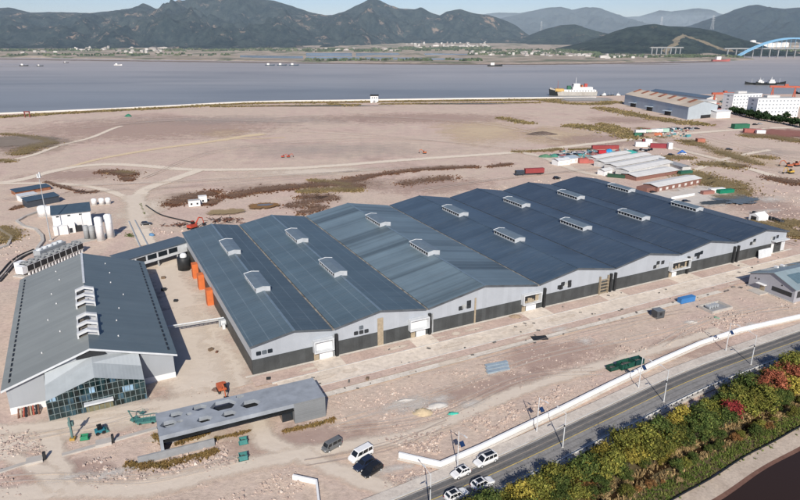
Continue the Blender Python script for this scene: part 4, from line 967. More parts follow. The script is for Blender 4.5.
# ================================================================ cars
def paint(name, col, rough=0.25): return M(name, col, rough, 0.03, 0.5, spec=0.6)
carw = paint('car_white', (0.78, 0.78, 0.77)); cark = paint('car_black', (0.015, 0.016, 0.018)); carb = paint('car_navy', (0.018, 0.026, 0.05)); carg = paint('car_grey', (0.13, 0.135, 0.135), 0.35)
cglass = M('car_glass', (0.012, 0.014, 0.017), 0.06, 0.1, 1, spec=0.7); lens = M('lamp_lens', (0.6, 0.62, 0.62), 0.1); redl = M('tail_red', (0.35, 0.02, 0.02), 0.2)
def make_car(label, loc, rot, mat, kind='suv', roofblk=False, name='car', cat='car', group=None):
    t = thing(name, label, cat, loc, rot, group)
    Lc, Wd, Ht = {'suv': (4.7, 1.9, 1.7), 'hatch': (4.0, 1.75, 1.52), 'van': (5.3, 1.95, 2.15), 'mpv': (5.1, 1.95, 1.85), 'box': (4.4, 1.7, 1.95), 'sedan': (4.8, 1.85, 1.48)}[kind]
    h = Lc / 2; w = Wd / 2; belt = {'van': 1.15, 'box': 1.1}.get(kind, 0.98)
    hood = {'van': 0.98, 'box': 1.05}.get(kind, 0.88)
    secs = [(-h, 0.86, 0.45, belt - 0.12), (-h + 0.12, 0.95, 0.32, belt - 0.02), (-h + 0.7, 1.0, 0.26, belt), (0.1, 1.0, 0.24, belt), (h - 1.25, 1.0, 0.26, belt - 0.03), (h - 0.45, 0.96, 0.28, hood - 0.02), (h - 0.08, 0.86, 0.32, hood - 0.15), (h, 0.74, 0.42, hood - 0.28)]
    if kind in ('van', 'box'): secs[4] = (h - 0.75, 1.0, 0.26, belt); secs[5] = (h - 0.3, 0.97, 0.28, hood)
    m = MB(); k0 = 0
    ring = lambda x, f_, z0, z1: [(x, -w * f_ * .94, z0), (x, -w * f_, z0 + (z1 - z0) * .35), (x, -w * f_, z0 + (z1 - z0) * .75), (x, -w * f_ * .9, z1), (x, w * f_ * .9, z1), (x, w * f_, z0 + (z1 - z0) * .75), (x, w * f_, z0 + (z1 - z0) * .35), (x, w * f_ * .94, z0)]
    for s_ in secs: m.v += ring(*s_)
    for i in range(len(secs) - 1):
        for j in range(8): q = (j + 1) % 8; m.f.append((i * 8 + j, i * 8 + q, i * 8 + 8 + q, i * 8 + 8 + j)); m.m.append(0)
    m.f.append(tuple(range(7, -1, -1))); m.m.append(0); e = (len(secs) - 1) * 8; m.f.append(tuple(range(e, e + 8))); m.m.append(0)
    # greenhouse
    xb0, xb1, xt0, xt1 = {'suv': (-h + .12, h - 1.35, -h + .55, h - 2.15), 'hatch': (-h + .1, h - 1.2, -h + .55, h - 1.95), 'van': (-h + .05, h - .75, -h + .15, h - 1.55), 'mpv': (-h + .08, h - 1.05, -h + .35, h - 1.95), 'box': (-h + .03, h - .5, -h + .1, h - .95), 'sedan': (-h + .55, h - 1.4, -h + 1.35, h - 2.2)}[kind]
    wb, wt = w * 0.9, w * (0.80 if kind in ('van', 'box') else 0.72); zb = belt - 0.015
    A = [(xb0, -wb, zb), (xb1, -wb, zb), (xb1, wb, zb), (xb0, wb, zb)]; B = [(xt0, -wt, Ht - .05), (xt1, -wt, Ht - .05), (xt1, wt, Ht - .05), (xt0, wt, Ht - .05)]
    Cq = [(xt0 + .15, -wt * .85, Ht), (xt1 - .2, -wt * .85, Ht), (xt1 - .2, wt * .85, Ht), (xt0 + .15, wt * .85, Ht)]
    m.hexa(A, B); n_ = len(m.v); m.v += B + Cq
    for j in range(4): q = (j + 1) % 4; m.f.append((n_ + j, n_ + q, n_ + 4 + q, n_ + 4 + j)); m.m.append(0)
    m.f.append((n_ + 4, n_ + 5, n_ + 6, n_ + 7)); m.m.append(0)
    m.build('body', mat, t)
    # glazing, set proud of the shell
    g = MB()
    def lerp(a, b_, s_): return tuple(a[i] + (b_[i] - a[i]) * s_ for i in range(3))
    def pane(a, b_, c, d, x0, x1, y0, y1, off):
        P = lambda s_, v: lerp(lerp(a, b_, s_), lerp(d, c, s_), v)
        q = [P(x0, y0), P(x1, y0), P(x1, y1), P(x0, y1)]; g.quad(*[tuple(p[i] + off[i] for i in range(3)) for p in q])
    pane(A[1], A[2], B[2], B[1], .06, .94, .12, .93, (0.012, 0, 0.012)); pane(A[3], A[0], B[0], B[3], .08, .92, .3, .92, (-0.012, 0, 0.008))
    cuts = [(.05, .30), (.33, .62), (.65, .93)] if kind != 'sedan' else [(.1, .5), (.53, .9)]
    if kind == 'box': cuts = [(.06, .3), (.34, .64), (.72, .95)]
    for x0, x1 in cuts:
        pane(A[0], A[1], B[1], B[0], x0, x1, .18, .9, (0, -0.012, 0.005)); pane(A[3], A[2], B[2], B[3], x0, x1, .18, .9, (0, 0.012, 0.005))
    g.build('windows', cglass, t)
    if roofblk: MB().box(xt0 + .35, xt1 - .35, -wt * .7, wt * .7, Ht - .01, Ht + .015).build('sunroof', cglass, t)
    wr = 0.34
    for x in (-h + 0.85, h - 0.9):
        for s_ in (-1, 1):
            wq = MB().tube((x, s_ * (w - 0.2), wr), (x, s_ * (w + 0.015), wr), wr, wr, 16).build('wheel', rubber, t)
            MB().tube((x, s_ * (w - 0.05), wr), (x, s_ * (w + 0.022), wr), 0.2, 0.2, 12).build('rim', lt_metal, wq)
    for s_ in (-1, 1):
        MB().obox((h - 0.12, s_ * w * .62, hood - 0.34), 0.22, 0.38, 0.15, -12 * s_).build('headlight', lens, t)
        MB().obox((-h + 0.03, s_ * w * .72, belt - 0.38), 0.12, 0.26, 0.28).build('tail_light', redl, t)
        MB().obox((xb1 - .35, s_ * (w + .06), belt), 0.16, 0.2, 0.13).build('mirror', mat if mat != carg else black, t)
    if kind in ('suv', 'mpv'):
        for s_ in (-1, 1): MB().tube((xt0 + .2, s_ * wt * .9, Ht + .02), (xt1 - .1, s_ * wt * .9, Ht + .02), .025, .025, 5).build('roof_rail', black, t)
    return t
def dirang(a, b_): p, q = G(*a), G(*b_); return math.degrees(math.atan2(q[1] - p[1], q[0] - p[0]))
def onroad(x, y): p = G(x, y, 0.3); return (p[0], p[1], 0.302)
make_car('white people carrier with a dark roof bar driving past the bend of the white wall', onroad(485.5, 462.5), 212, carw, 'mpv', True)
make_car('small white hatchback on the near lane edge beside the first street lamp', onroad(460.5, 475), 212, carw, 'hatch', True)
make_car('white sport utility car with a black sunroof beside the guard rail', onroad(482.5, 486), 31, carw, 'suv', True)
make_car('white car with a black sunroof, half cut off by the bottom edge of the picture', onroad(456.5, 497.5), 31, carw, 'suv', True)
va = dirang((370.5, 451), (352, 461))
make_car('white minivan parked beside two black cars on the site', G(360.8, 457.5), va, carw, 'van', name='van', cat='van')
make_car('navy blue saloon car parked between the white minivan and a black car', G(364, 466.5), va + 3, carb, 'suv')
make_car('black sport utility car parked last in the row with the white minivan', G(372, 472.5), va + 4, cark, 'suv')
make_car('dark grey boxy van parked alone near the end of the pavilion', G(331.8, 448.5), dirang((340, 444), (323.5, 453)), carg, 'box', name='van', cat='van')

def heap(label, p, rx, ry, h, mat, ang=0):
    rr = random.Random(int(p[0] * 7)); m = MB(); n_ = 16; prof = [(1, 0), (.8, .28), (.55, .62), (.3, .88), (0, 1)]; k = 0
    for f_, z in prof:
        for i in range(n_): t_ = 2 * math.pi * i / n_; q = 1 + rr.uniform(-.13, .13); m.v.append((rx * f_ * q * math.cos(t_), ry * f_ * q * math.sin(t_), h * z * (1 + rr.uniform(-.1, .1)) - .05))
    for a_ in range(len(prof) - 1):
        for i in range(n_): j = (i + 1) % n_; m.f.append((a_ * n_ + i, a_ * n_ + j, a_ * n_ + n_ + j, a_ * n_ + n_ + i)); m.m.append(0)
    return tag(m.build('heap', mat, None, True, p, ang), label, 'heap')
# ================================================================ plant at the left
blue_roof = M('slate_blue_sheet', (0.055, 0.085, 0.115), 0.45, 0.12, 0.6)
# row of evaporative coolers on white legs
a = Vector(G(29, 276)); b_ = Vector(G(84.5, 252)); d = b_ - a
cl = thing('cooling_units', 'row of black evaporative coolers with grey fans standing on white legs behind the hall', 'cooler', (a.x, a.y, 0), math.degrees(math.atan2(d.y, d.x)))
Lc = d.length; n = 9; cw = Lc / n
MB().box(0, Lc, 0.0, 3.6, 1.3, 1.6).build('deck', conc, cl)
for k in range(n):
    x = k * cw
    u = MB().box(x + 0.08, x + cw - 0.08, 0.1, 3.5, 1.602, 3.9).build('cooler_cell', black, cl)
    MB().box(x + 0.02, x + 0.14, 0.02, 0.2, 1.6, 3.95).box(x + 0.02, x + cw, 0.02, 0.16, 3.7, 3.98).build('frame', lt_metal, u)
    for yy in (1.0, 2.6):
        MB().lathe([(1.05, 3.9), (1.15, 4.5), (1.0, 4.5), (0.9, 4.0), (0, 4.05)], 14, (x + cw / 2, yy)).build('fan_cowl', M('fan_grey', (.22, .23, .235), .5), u, True)
for k in range(2 * n):
    for yy in (0.3, 3.2): MB().box(k * cw / 2 + 0.3, k * cw / 2 + 0.85, yy - 0.3, yy + 0.3, 0, 1.3).build('leg', clean_white, cl)
MB().box(-1.9, -0.1, 0.2, 3.4, 1.2, 3.9).build('end_box', clean_white, cl)
MB().box(-2.4, -0.2, -0.5, 4.5, 0, 0.5).build('plinth', conc, cl)
pk = MB()
for k in range(5): pk.box(Lc * .45 + k * 2.2, Lc * .45 + 1.9 + k * 2.2, 4.6, 7.2, 2.0, 3.4)
o = thing('condenser_bank', 'second low bank of grey condensers with fans behind the row of coolers', 'cooler', W(a, math.degrees(math.atan2(d.y, d.x)), Lc * .42, 5.2), math.degrees(math.atan2(d.y, d.x)))
MB().box(0, 12.5, 0, 3.2, 2.9, 4.9).build('casing', grey_metal, o)
for k in range(5): MB().lathe([(1.0, 4.9), (1.05, 5.4), (0.9, 5.3), (0, 5.0)], 12, (1.3 + k * 2.45, 1.6)).build('fan_cowl', lt_metal, o, True)
for k in range(6): MB().box(0.2 + k * 2.35, 0.5 + k * 2.35, 0.1, 0.4, 0, 2.9).build('leg', lt_metal, o)
MB().box(-9.5, -6.5, 0, 2.4, 0, 3.6).build('cabinet', clean_white, o)
# white plant house
pl = thing('plant_house', 'tall white plant house with a dark slate roof slope facing front', 'building', (-146.2, 252.6, 0), 27)
MB().box(0, 14.6, 0, 14, 0, 8.2).build('wall', white, pl)
MB().hexa([(-.4, -.6, 8.21), (15, -.6, 8.21), (15, 7.2, 10.2), (-.4, 7.2, 10.2)], [(-.4, -.6, 8.5), (15, -.6, 8.5), (15, 7.2, 10.5), (-.4, 7.2, 10.5)]).hexa([(-.4, 7.21, 10.2), (15, 7.21, 10.2), (15, 14.6, 8.21), (-.4, 14.6, 8.21)], [(-.4, 7.21, 10.5), (15, 7.21, 10.5), (15, 14.6, 8.5), (-.4, 14.6, 8.5)]).build('roof', blue_roof, pl)
for x in (1.5, 5.8, 10.2): MB().box(x, x + 1.1, -0.05, 0.03, 6.9, 7.5).build('window', dk_glass, pl)
MB().box(10.9, 11.1, -0.06, 0.03, 0, 8.1).build('downpipe', grey_metal, pl)
MB().box(-0.2, 5.2, -3.2, -0.06, 0, 3.7).build('annex', white, pl)
MB().box(5.3, 8.0, -2.2, -0.07, 0, 4.1).build('annex', white, pl)
MB().box(5.7, 6.9, -2.25, -2.203, 0.2, 2.2).build('door', dk_glass, pl)
MB().box(8.2, 10.5, -1.4, -0.07, 0, 2.6).build('switch_cabinet', black, pl)
def silo(label, loc, r, h, mat, name='silo', ladder=True, group=None):
    t = thing(name, label, 'silo' if h > 6 else 'tank', loc, 20, group)
    MB().lathe([(0, 0.4), (r, 0.4), (r, h * .62)], 20).lathe([(r, h * .62 + .01), (r + .04, h * .62 + .02), (r + .04, h * .64), (r, h * .65), (r, h - r * .45), (r * .75, h - r * .15), (0, h)], 20).build('tank_shell', mat, t, True)
    MB().lathe([(r * 1.05, 0), (r * 1.05, 0.4), (0, 0.41)], 16).build('base', conc, t)
    if ladder: MB().pipe([(r + .2, 0, .2), (r + .2, 0, h - .3)], .05, 5).pipe([(r + .2, .45, .2), (r + .2, .45, h - .3)], .05, 5).build('ladder', grey_metal, t)
    return t
silo('tall white silo nearer the plant house, left one of the pair', G(101, 240.5), 1.45, 10.2, clean_white)
silo('tall white silo on the right of the pair beside the plant house', G(110.5, 237.5), 1.45, 10.2, clean_white)
s1 = silo('short grey ribbed silo closest to the plant house', G(87.5, 239.5), 1.05, 6.2, M_clad('silo_grey', (0.33, 0.34, 0.34), 0.5, 'Z', 0.5, 0.1, 0.4))
dup(s1, G(93.3, 239.8), 40, 'short grey ribbed silo between its twin and the tall white silos')
struct(MB().box(-5, 13, -3.0, 3.0, 0, 0.3).build('pavement', conc, None, loc=(G(97, 240)[0] - 4, G(97, 240)[1], 0), rot=50))
for lb, x, y in (('short white tank, left of three behind the plant house', 94.5, 205), ('short white tank, middle of three behind the plant house', 102, 204.5), ('short white tank, right of three behind the plant house', 108.5, 204)):
    silo(lb, G(x, y), 1.25, 3.4, clean_white, 'storage_tank', False)
silo('wide white round tank on the left of the plant house', G(44, 216), 2.4, 5.2, clean_white, 'storage_tank', True)
silo('second wide white tank tucked against the left wall of the plant house', G(52, 216), 2.2, 5.0, clean_white, 'storage_tank', False)
def shed(label, p0, p1, depth, h, wallm, roofm, name='shed', slope=0.5, doors=0):
    a, b_ = Vector(G(*p0)), Vector(G(*p1)); d = b_ - a; ln = d.length
    t = thing(name, label, 'shed', (a.x, a.y, 0), math.degrees(math.atan2(d.y, d.x)))
    MB().box(0, ln, 0, depth, 0, h).build('wall', wallm, t)
    MB().hexa([(-.3, -.4, h + .004), (ln + .3, -.4, h + .004), (ln + .3, depth + .4, h + slope), (-.3, depth + .4, h + slope)], [(-.3, -.4, h + .2), (ln + .3, -.4, h + .2), (ln + .3, depth + .4, h + slope + .2), (-.3, depth + .4, h + slope + .2)]).build('roof', roofm, t)
    for k in range(doors): x = ln * (k + .5) / doors; MB().box(x - .5, x + .5, -0.06, 0.02, 0.9, 2.0).build('window', dk_glass, t)
    return t
orr = M('orange_brown', (0.26, 0.11, 0.06), 0.7, 0.3, 0.8)
shed('long open shed with a dark roof and orange goods inside at the far left', (16, 195.5), (51, 189.5), 6, 1.7, orr, blue_roof, slope=0.6)
shed('small white cabin with a pale flat roof in front of the orange shed', (21, 202), (38, 199), 5, 2.8, clean_white, lt_metal, 'cabin', 0.2, 2)
shed('dark walled shed with a slate roof beside the white cabin', (28, 208), (60, 202), 6, 3.2, M('dark_blue_wall', (0.05, 0.06, 0.075), 0.6), blue_roof, slope=0.8)
# mast
t = thing('floodlight_mast', 'tall thin grey mast with a small platform on top, left of the plant house', 'mast', G(51, 240.5), 10)
MB().tube((0, 0, 0), (0, 0, 27.5), 0.26, 0.11, 10).build('pole', grey_metal, t)
MB().box(-0.7, 0.7, -0.5, 0.5, 26.2, 26.4).box(-0.6, -0.2, -0.3, 0.3, 26.4, 27.6).box(0.2, 0.6, -0.3, 0.3, 26.4, 28.4).build('platform', lt_metal, t)
MB().lathe([(0.8, 0), (0.8, .5), (0, .52)], 10).build('footing', conc, t)
# surface pipes curving round the coolers
for k, (lb, off) in enumerate((('outermost dark pipe curving round the left end of the coolers', 0), ('middle pale pipe curving round the left end of the coolers', 1.3), ('inner dark pipe curving round the left end of the coolers', 2.5))):
    ln = offset_line(smooth_line([G(*q) for q in ((-8, 283), (2, 272), (10, 263), (20, 256), (34, 250))], 5), -off)
    o = MB().pipe([(p.x, p.y, 0.35) for p in ln], 0.28, 7).build('ground_pipe', conc if k == 1 else black); tag(o, lb, 'pipe')
pp = smooth_line([G(*q) for q in ((146, 206), (160, 215), (178, 220), (197, 224))], 5)
tag(MB().pipe([(p.x, p.y, .4) for p in pp], .3, 7).build('ground_pipe', black), 'long black hose lying across the ground toward the rusty scrap', 'pipe')
for lb, pts in (('left rail of the open pipe trench running back from the covered bridge', [(129, 222), (141, 249)]), ('right rail of the open pipe trench running back from the covered bridge', [(135, 221), (148, 246)])):
    a, b_ = G(*pts[0]), G(*pts[1]); tag(MB().tube((a[0], a[1], .3), (b_[0], b_[1], .3), .3, .3, 7).build('trench_pipe', grey_metal), lb, 'pipe')

# ================================================================ containers, cabins, bins, machines
cont_m = {}
def contm(col): 
    if col not in cont_m: cont_m[col] = M_clad('cont_%d' % len(cont_m), col, 0.3, 'X', 0.6, 0.12, 0.6)
    return cont_m[col]
def box_thing(name, label, cat, p, ang, sx, sy, sz, col, group=None, roofcol=None, windows=0):
    t = thing(name, label, cat, p, ang, group)
    MB().box(-sx / 2, sx / 2, -sy / 2, sy / 2, 0.12, sz).build('body', contm(col), t)
    m = MB()
    m.box(-sx / 2 - .04, sx / 2 + .04, -sy / 2 - .05, sy / 2 + .05, sz, sz + .12); m.build('roof', contm(roofcol or col), t)
    if windows:
        for k in range(windows): x = -sx / 2 + sx * (k + .5) / windows; MB().box(x - .45, x + .45, -sy / 2 - .05, -sy / 2 + .01, 1.0, 1.9).build('window', dk_glass, t)
    else: MB().box(sx / 2, sx / 2 + .05, -sy / 2 + .1, sy / 2 - .1, .25, sz - .15).build('door', contm(col), t)
    MB().box(-sx / 2, sx / 2, -sy / 2 + .1, sy / 2 - .1, 0, .12).build('base', black, t)
    return t
RED = (0.27, 0.05, 0.05); BLUE = (0.03, 0.16, 0.45); WHT = (0.74, 0.74, 0.72); TEALC = (0.06, 0.23, 0.21); GRNC = (0.02, 0.22, 0.13); DGRN = (0.012, 0.06, 0.042); MAR = (0.26, 0.04, 0.05)
# red container lorry on the plain
p = G(528, 175); la = 12
t = thing('container_lorry', 'dark lorry cab with a red container standing on the plain behind the warehouse', 'lorry', p, la)
MB().box(-2.2, 9.8, -1.25, 1.25, 1.3, 4.0).build('container', contm(RED), t)
MB().box(-2.4, 9.8, -1.0, 1.0, 0.8, 1.28).build('chassis', black, t)
MB().hexa([(-8.2, -1.2, .7), (-2.8, -1.2, .7), (-2.8, 1.2, .7), (-8.2, 1.2, .7)], [(-8.0, -1.2, 3.0), (-2.8, -1.2, 3.0), (-2.8, 1.2, 3.0), (-8.0, 1.2, 3.0)]).build('cab', M('cab_dark', (0.04, 0.05, 0.065), 0.4), t)
MB().box(-8.28, -8.05, -1.0, 1.0, 1.8, 2.8).build('windscreen', cglass, t)
for x in (-7, -3.6, 6, 7.4):
    for s_ in (-1, 1): MB().tube((x, s_ * .9, .5), (x, s_ * 1.25, .5), .5, .5, 12).build('wheel', rubber, t)
make_car('dark car standing behind the zigzag roof between the lorry and the sheds', G(557, 179), 20, cark, 'suv')
# skips and site boxes
def skip(label, p, ang, sx, sy, h, col, open_=True, name='skip', cat='skip'):
    t = thing(name, label, cat, p, ang)
    m = MB(); mt = M('skip_%d_%d' % (int(col[1] * 1000), int(col[2] * 1000)), col, .6, .15, 1)
    m.hexa([(-sx / 2, -sy / 2, .1), (sx / 2, -sy / 2, .1), (sx / 2, sy / 2, .1), (-sx / 2, sy / 2, .1)], [(-sx / 2 - .2, -sy / 2 - .1, .22), (sx / 2 + .2, -sy / 2 - .1, .22), (sx / 2 + .2, sy / 2 + .1, .22), (-sx / 2 - .2, sy / 2 + .1, .22)])
    m.build('floor', mt, t)
    for s_ in (-1, 1):
        MB().box(-sx / 2, sx / 2, min(s_ * sy / 2, s_ * (sy / 2 - .08)), max(s_ * sy / 2, s_ * (sy / 2 - .08)), .23, h).build('side', mt, t)
        MB().box(min(s_ * sx / 2, s_ * (sx / 2 - .08)) + .001, max(s_ * sx / 2, s_ * (sx / 2 - .08)) - .001, -sy / 2 + .09, sy / 2 - .09, .23, h).build('end', mt, t)
    MB().box(-sx / 2 - .06, sx / 2 + .06, -sy / 2 - .05, -sy / 2 + .1, h, h + .1).box(-sx / 2 - .06, sx / 2 + .06, sy / 2 - .1, sy / 2 + .05, h, h + .1).build('rim', mt, t)
    MB().blob((0, 0, h * .55), sx * .42, sy * .42, h * .25, 9, 4, .25).build('contents', M('rubbish', (.1, .1, .09), .9, .5, 2), t)
    return t
skip('left and lowest of the three dark green skips by the white wall', G(612, 369.5), 25, 2.4, 1.8, 1.0, DGRN)
skip('middle and largest of the three dark green skips by the white wall', G(625, 367), 27, 4.2, 2.2, 1.5, (0.012, 0.075, 0.05))
skip('right one of the three dark green skips by the white wall', G(637, 363.5), 25, 2.8, 2.0, 1.5, (0.01, 0.055, 0.05))
skip('teal bin nearer the pavilion, upper of two on the rubble', G(243.5, 443.5), 20, 1.5, 1.3, 1.15, TEALC, name='bin', cat='bin')
skip('teal bin lower of two on the rubble beside the site road', G(243.5, 459.5), 20, 1.6, 1.4, 1.2, (0.06, 0.21, 0.20), name='bin', cat='bin')
skip('bright green bin by the teal lift column in front of the glass porch', G(85, 439.5), 15, 1.4, 1.0, 1.0, (0.03, 0.24, 0.12), name='bin', cat='bin')
box_thing('site_container', 'bright blue low container on the strip between apron and concrete pit', 'container', G(686, 302), 24, 6.0, 1.6, 1.7, (.05, .19, .44))
box_thing('site_cabin', 'dark grey guard cabin with a flat roof alone on the rubble below the warehouse', 'cabin', G(657.5, 317), 20, 2.8, 2.4, 2.4, (0.07, 0.075, 0.08), None, (0.16, 0.18, 0.2), 1)
box_thing('office_trailer', 'white office trailer in front of the brown brush, left of two', 'trailer', G(194.5, 206), 22, 5.5, 3, 3, WHT, None, (0.45, 0.44, 0.42), 2)
box_thing('office_trailer', 'white office trailer in front of the brown brush, right of two and set back', 'trailer', G(203, 203), 22, 4.0, 3, 3.6, WHT, None, None, 1)
# concrete pit with drums
po = G(715, 308.5); pt = thing('concrete_pit', 'open rectangular concrete pit holding grey drums below the blue container', 'pit', po, 25); pt.scale = (.74, .8, .9)
for nm_, q in (('wall', (-6, 6, -3.3, -2.9)), ('wall', (-6, 6, 2.9, 3.3)), ('wall', (-6, -5.6, -2.89, 2.89)), ('wall', (5.6, 6, -2.89, 2.89))): MB().box(*q, 0, 1.0).build(nm_, conc, pt)
MB().box(-5.59, 5.59, -2.88, 2.88, 0.01, 0.33).build('floor', conc_dk, pt)
for k in range(4): MB().tube((-3.4 + k * 1.5, -.3, 1.0), (-3.4 + k * 1.5, 1.5, 1.0), .62, .62, 12).build('drum', grey_metal, pt)
# hydraulic lifts in front of the porch
def boom_lift(label, p, ang):
    t = thing('boom_lift', label, 'lift', p, ang); t.scale = (.62,) * 3
    MB().box(-1.2, 1.2, -.9, .9, .45, 1.2).build('chassis', teal, t)
    for x in (-.8, .8):
        for y in (-.95, .95): MB().tube((x, y - .15, .45), (x, y + .15, .45), .45, .45, 12).build('wheel', rubber, t)
    MB().tube((-.6, 0, 1.2), (-1.9, 0, 5.2), .22, .18, 6).build('lower_boom', teal, t)
    MB().tube((-1.9, .25, 5.2), (2.4, .25, 2.2), .18, .14, 6).build('upper_boom', teal, t)
    m = MB(); 
    for z in (1.6, 2.6): m.box(2.3, 4.1, -.6, -.54, z, z + .06).box(2.3, 4.1, .54, .6, z, z + .06).box(2.3, 2.36, -.53, .53, z, z + .06).box(4.04, 4.1, -.53, .53, z, z + .06)
    for x in (2.3, 4.04):
        for y in (-.6, .54): m.box(x, x + .06, y, y + .06, 1.67, 2.59)
    m.box(2.3, 4.1, -.53, .53, 1.5, 1.59); m.build('basket', teal, t); return t
boom_lift('teal boom lift folded up by the right corner of the glass porch', G(135, 421), 60)
t = thing('scissor_lift', 'teal scissor platform lowered beside the boom lift and the pavilion', 'lift', G(147, 423), 14); t.scale = (.8,) * 3
MB().box(-2.4, 2.4, -.8, .8, .35, .9).build('chassis', teal, t)
m = MB()
for y in (-1, 1):
    m.box(-2.8, 2.8, y - .05, y + .05, 1.1, 1.2).box(-2.8, 2.8, y - .05, y + .05, 2.1, 2.2)
    for x in (-2.75, -.9, .9, 2.7): m.box(x, x + .08, y - .04, y + .04, 1.2, 2.1)
m.build('guard_rail', teal, t); MB().box(-2.8, 2.8, -.94, .94, .95, 1.09).build('platform', teal, t)
for x in (-1.6, 1.6):
    for y in (-.75, .75): MB().tube((x, y - .1, .35), (x, y + .1, .35), .35, .35, 10).build('wheel', rubber, t)
t = thing('mini_loader', 'small blue-green loader with an open cab in the middle of the forecourt', 'loader', G(101, 433), 35)
MB().box(-1.1, .8, -.6, .6, .4, 1.1).build('body', M('loader_blue', (0.03, 0.19, 0.24), .5), t)
MB().box(-.6, .3, -.5, .5, 1.1, 2.0).build('cab', cglass, t)
MB().hexa([(.9, -.8, .1), (1.7, -.8, .1), (1.7, .8, .1), (.9, .8, .1)], [(.9, -.8, .8), (1.2, -.8, .8), (1.2, .8, .8), (.9, .8, .8)]).build('bucket', teal, t)
for x in (-.7, .5):
    for y in (-.65, .65): MB().tube((x, y - .12, .38), (x, y + .12, .38), .38, .38, 12).build('wheel', rubber, t)
t = thing('mast_lift', 'slim upright teal lift column beside the green bin in front of the porch', 'lift', G(73, 440), 10)
MB().box(-.5, .5, -.5, .5, .1, .6).build('base', M('ochre', (.4, .25, .06), .6), t); MB().box(-.18, .18, -.18, .18, .6, 5.4).build('mast', M('teal_grey', (.10, .17, .16), .6), t); MB().box(-.5, .5, .2, .9, 3.2, 4.2).build('cage', M('teal_grey2', (.11, .19, .18), .6), t)
# orange excavator by the pavilion, others far off
def excavator(label, p, ang, col, sc=1.0):
    t = thing('excavator', label, 'excavator', p, ang); t.scale = (sc,) * 3
    mt = M('digger_%d' % int(col[0] * 1000 + col[1] * 100), col, .5, .15, 1)
    for y in (-1.1, 1.1): MB().extr_y([(-1.9, .35), (-1.6, 0), (1.6, 0), (1.9, .35), (1.6, .85), (-1.6, .85)], y - .3, y + .3).build('track', black, t)
    MB().hexa([(-2.1, -1.2, .95), (1.4, -1.2, .95), (1.4, 1.2, .95), (-2.1, 1.2, .95)], [(-2.0, -1.1, 2.0), (1.3, -1.1, 1.8), (1.3, 1.1, 1.8), (-2.0, 1.1, 2.0)]).build('body', mt, t)
    cb = MB().hexa([(.1, .2, 1.8), (1.5, .2, 1.8), (1.5, 1.15, 1.8), (.1, 1.15, 1.8)], [(.2, .25, 3.0), (1.2, .25, 3.0), (1.2, 1.1, 3.0), (.2, 1.1, 3.0)]).build('cab', cglass, t)
    MB().box(.15, 1.25, .2, 1.15, 3.0, 3.08).build('cab_roof', mt, cb)
    MB().tube((1.2, -.3, 1.7), (3.2, -.3, 4.0), .3, .26, 6).tube((3.2, -.3, 4.0), (5.0, -.3, 3.4), .26, .2, 6).build('boom', mt, t)
    MB().tube((4.9, -.3, 3.5), (5.5, -.3, 1.2), .2, .16, 6).build('stick', mt, t)
    MB().hexa([(5.0, -.8, .2), (6.0, -.8, .5), (6.0, .2, .5), (5.0, .2, .2)], [(5.2, -.8, 1.2), (5.9, -.8, 1.2), (5.9, .2, 1.2), (5.2, .2, 1.2)]).build('bucket', black, t)
    return t
excavator('orange excavator with its arm reaching down beside the pavilion roof', G(222, 391), -60, (0.46, 0.11, 0.045), 0.8)
heap('dark mound of dug earth under the orange excavator by the pavilion', G(219.5, 390), 2.6, 1.6, .7, M('heap_dug', (.20, .13, .10), .95, .3, 1))
for lb, x, y, an, col, sc in (('red excavator on the empty plain, left of a pair', 283, 157.5, 10, (0.45, 0.06, 0.03), .6), ('red excavator on the empty plain, right of a pair', 288.5, 157.3, 20, (0.46, 0.07, 0.03), .6), ('orange excavator alone on the plain behind the deep blue roof', 424.5, 153.5, 170, (0.5, 0.13, 0.04), .7),
                              ('orange excavator in the upper of the two machine rows at the right edge', 789, 167, 160, (0.40, 0.12, 0.05), 1.0), ('orange-red excavator next to the field edge at the far right', 796, 166, 20, (0.38, 0.1, 0.05), 1.0), ('yellow excavator below the orange ones at the right edge', 790, 173.5, 200, (0.5, 0.32, 0.06), 1.0), ('red loader standing in the scrap behind the covered bridge', 193, 229, 60, (0.45, 0.07, 0.04), 1.1)):
    excavator(lb, G(x, y), an, col, sc)
make_car('dark pickup parked on the yard behind the covered bridge', G(146.5, 225), 20, cark, 'suv')
tag(MB().blob((0, 0, .5), 1.3, 1.0, .7, 9, 5, .25).build('tarpaulin_heap', M('tarp_blue', (.10, .22, .38), .6, .2, 2), None, True, G(152, 236)), 'crumpled blue tarpaulin heap near the rusty scrap and the dark pickup', 'heap')
# white tent and drum row behind the far end of the warehouse
t = thing('storage_tent', 'small white storage tent behind the far corner of the warehouse', 'tent', G(758, 220.5), 24)
MB().extr_x([(-2.4, 0), (2.4, 0), (2.4, 2.6), (0, 4.0), (-2.4, 2.6)], -3.2, 3.2).build('cover', clean_white, t); MB().box(-3.27, -3.21, -1.3, 1.3, 0, 2.4).build('door', dk_glass, t)
r = random.Random(11)
dr = None
for k in range(16):
    q = G(753.5 + k * 1.9, 214.5 + k * 0.62 + r.uniform(-.3, .3))
    if dr is None:
        dr = MB().lathe([(0, 0), (.75, 0), (.8, .4), (.75, 1.5), (.55, 1.6), (0, 1.6)], 10).build('drum', black, None, True, q); tag(dr, 'black drum in the line of drums behind the white tent', 'drum', 'black drums lined up behind the white tent')
    else: o = dr.copy(); COL.objects.link(o); o.location = q
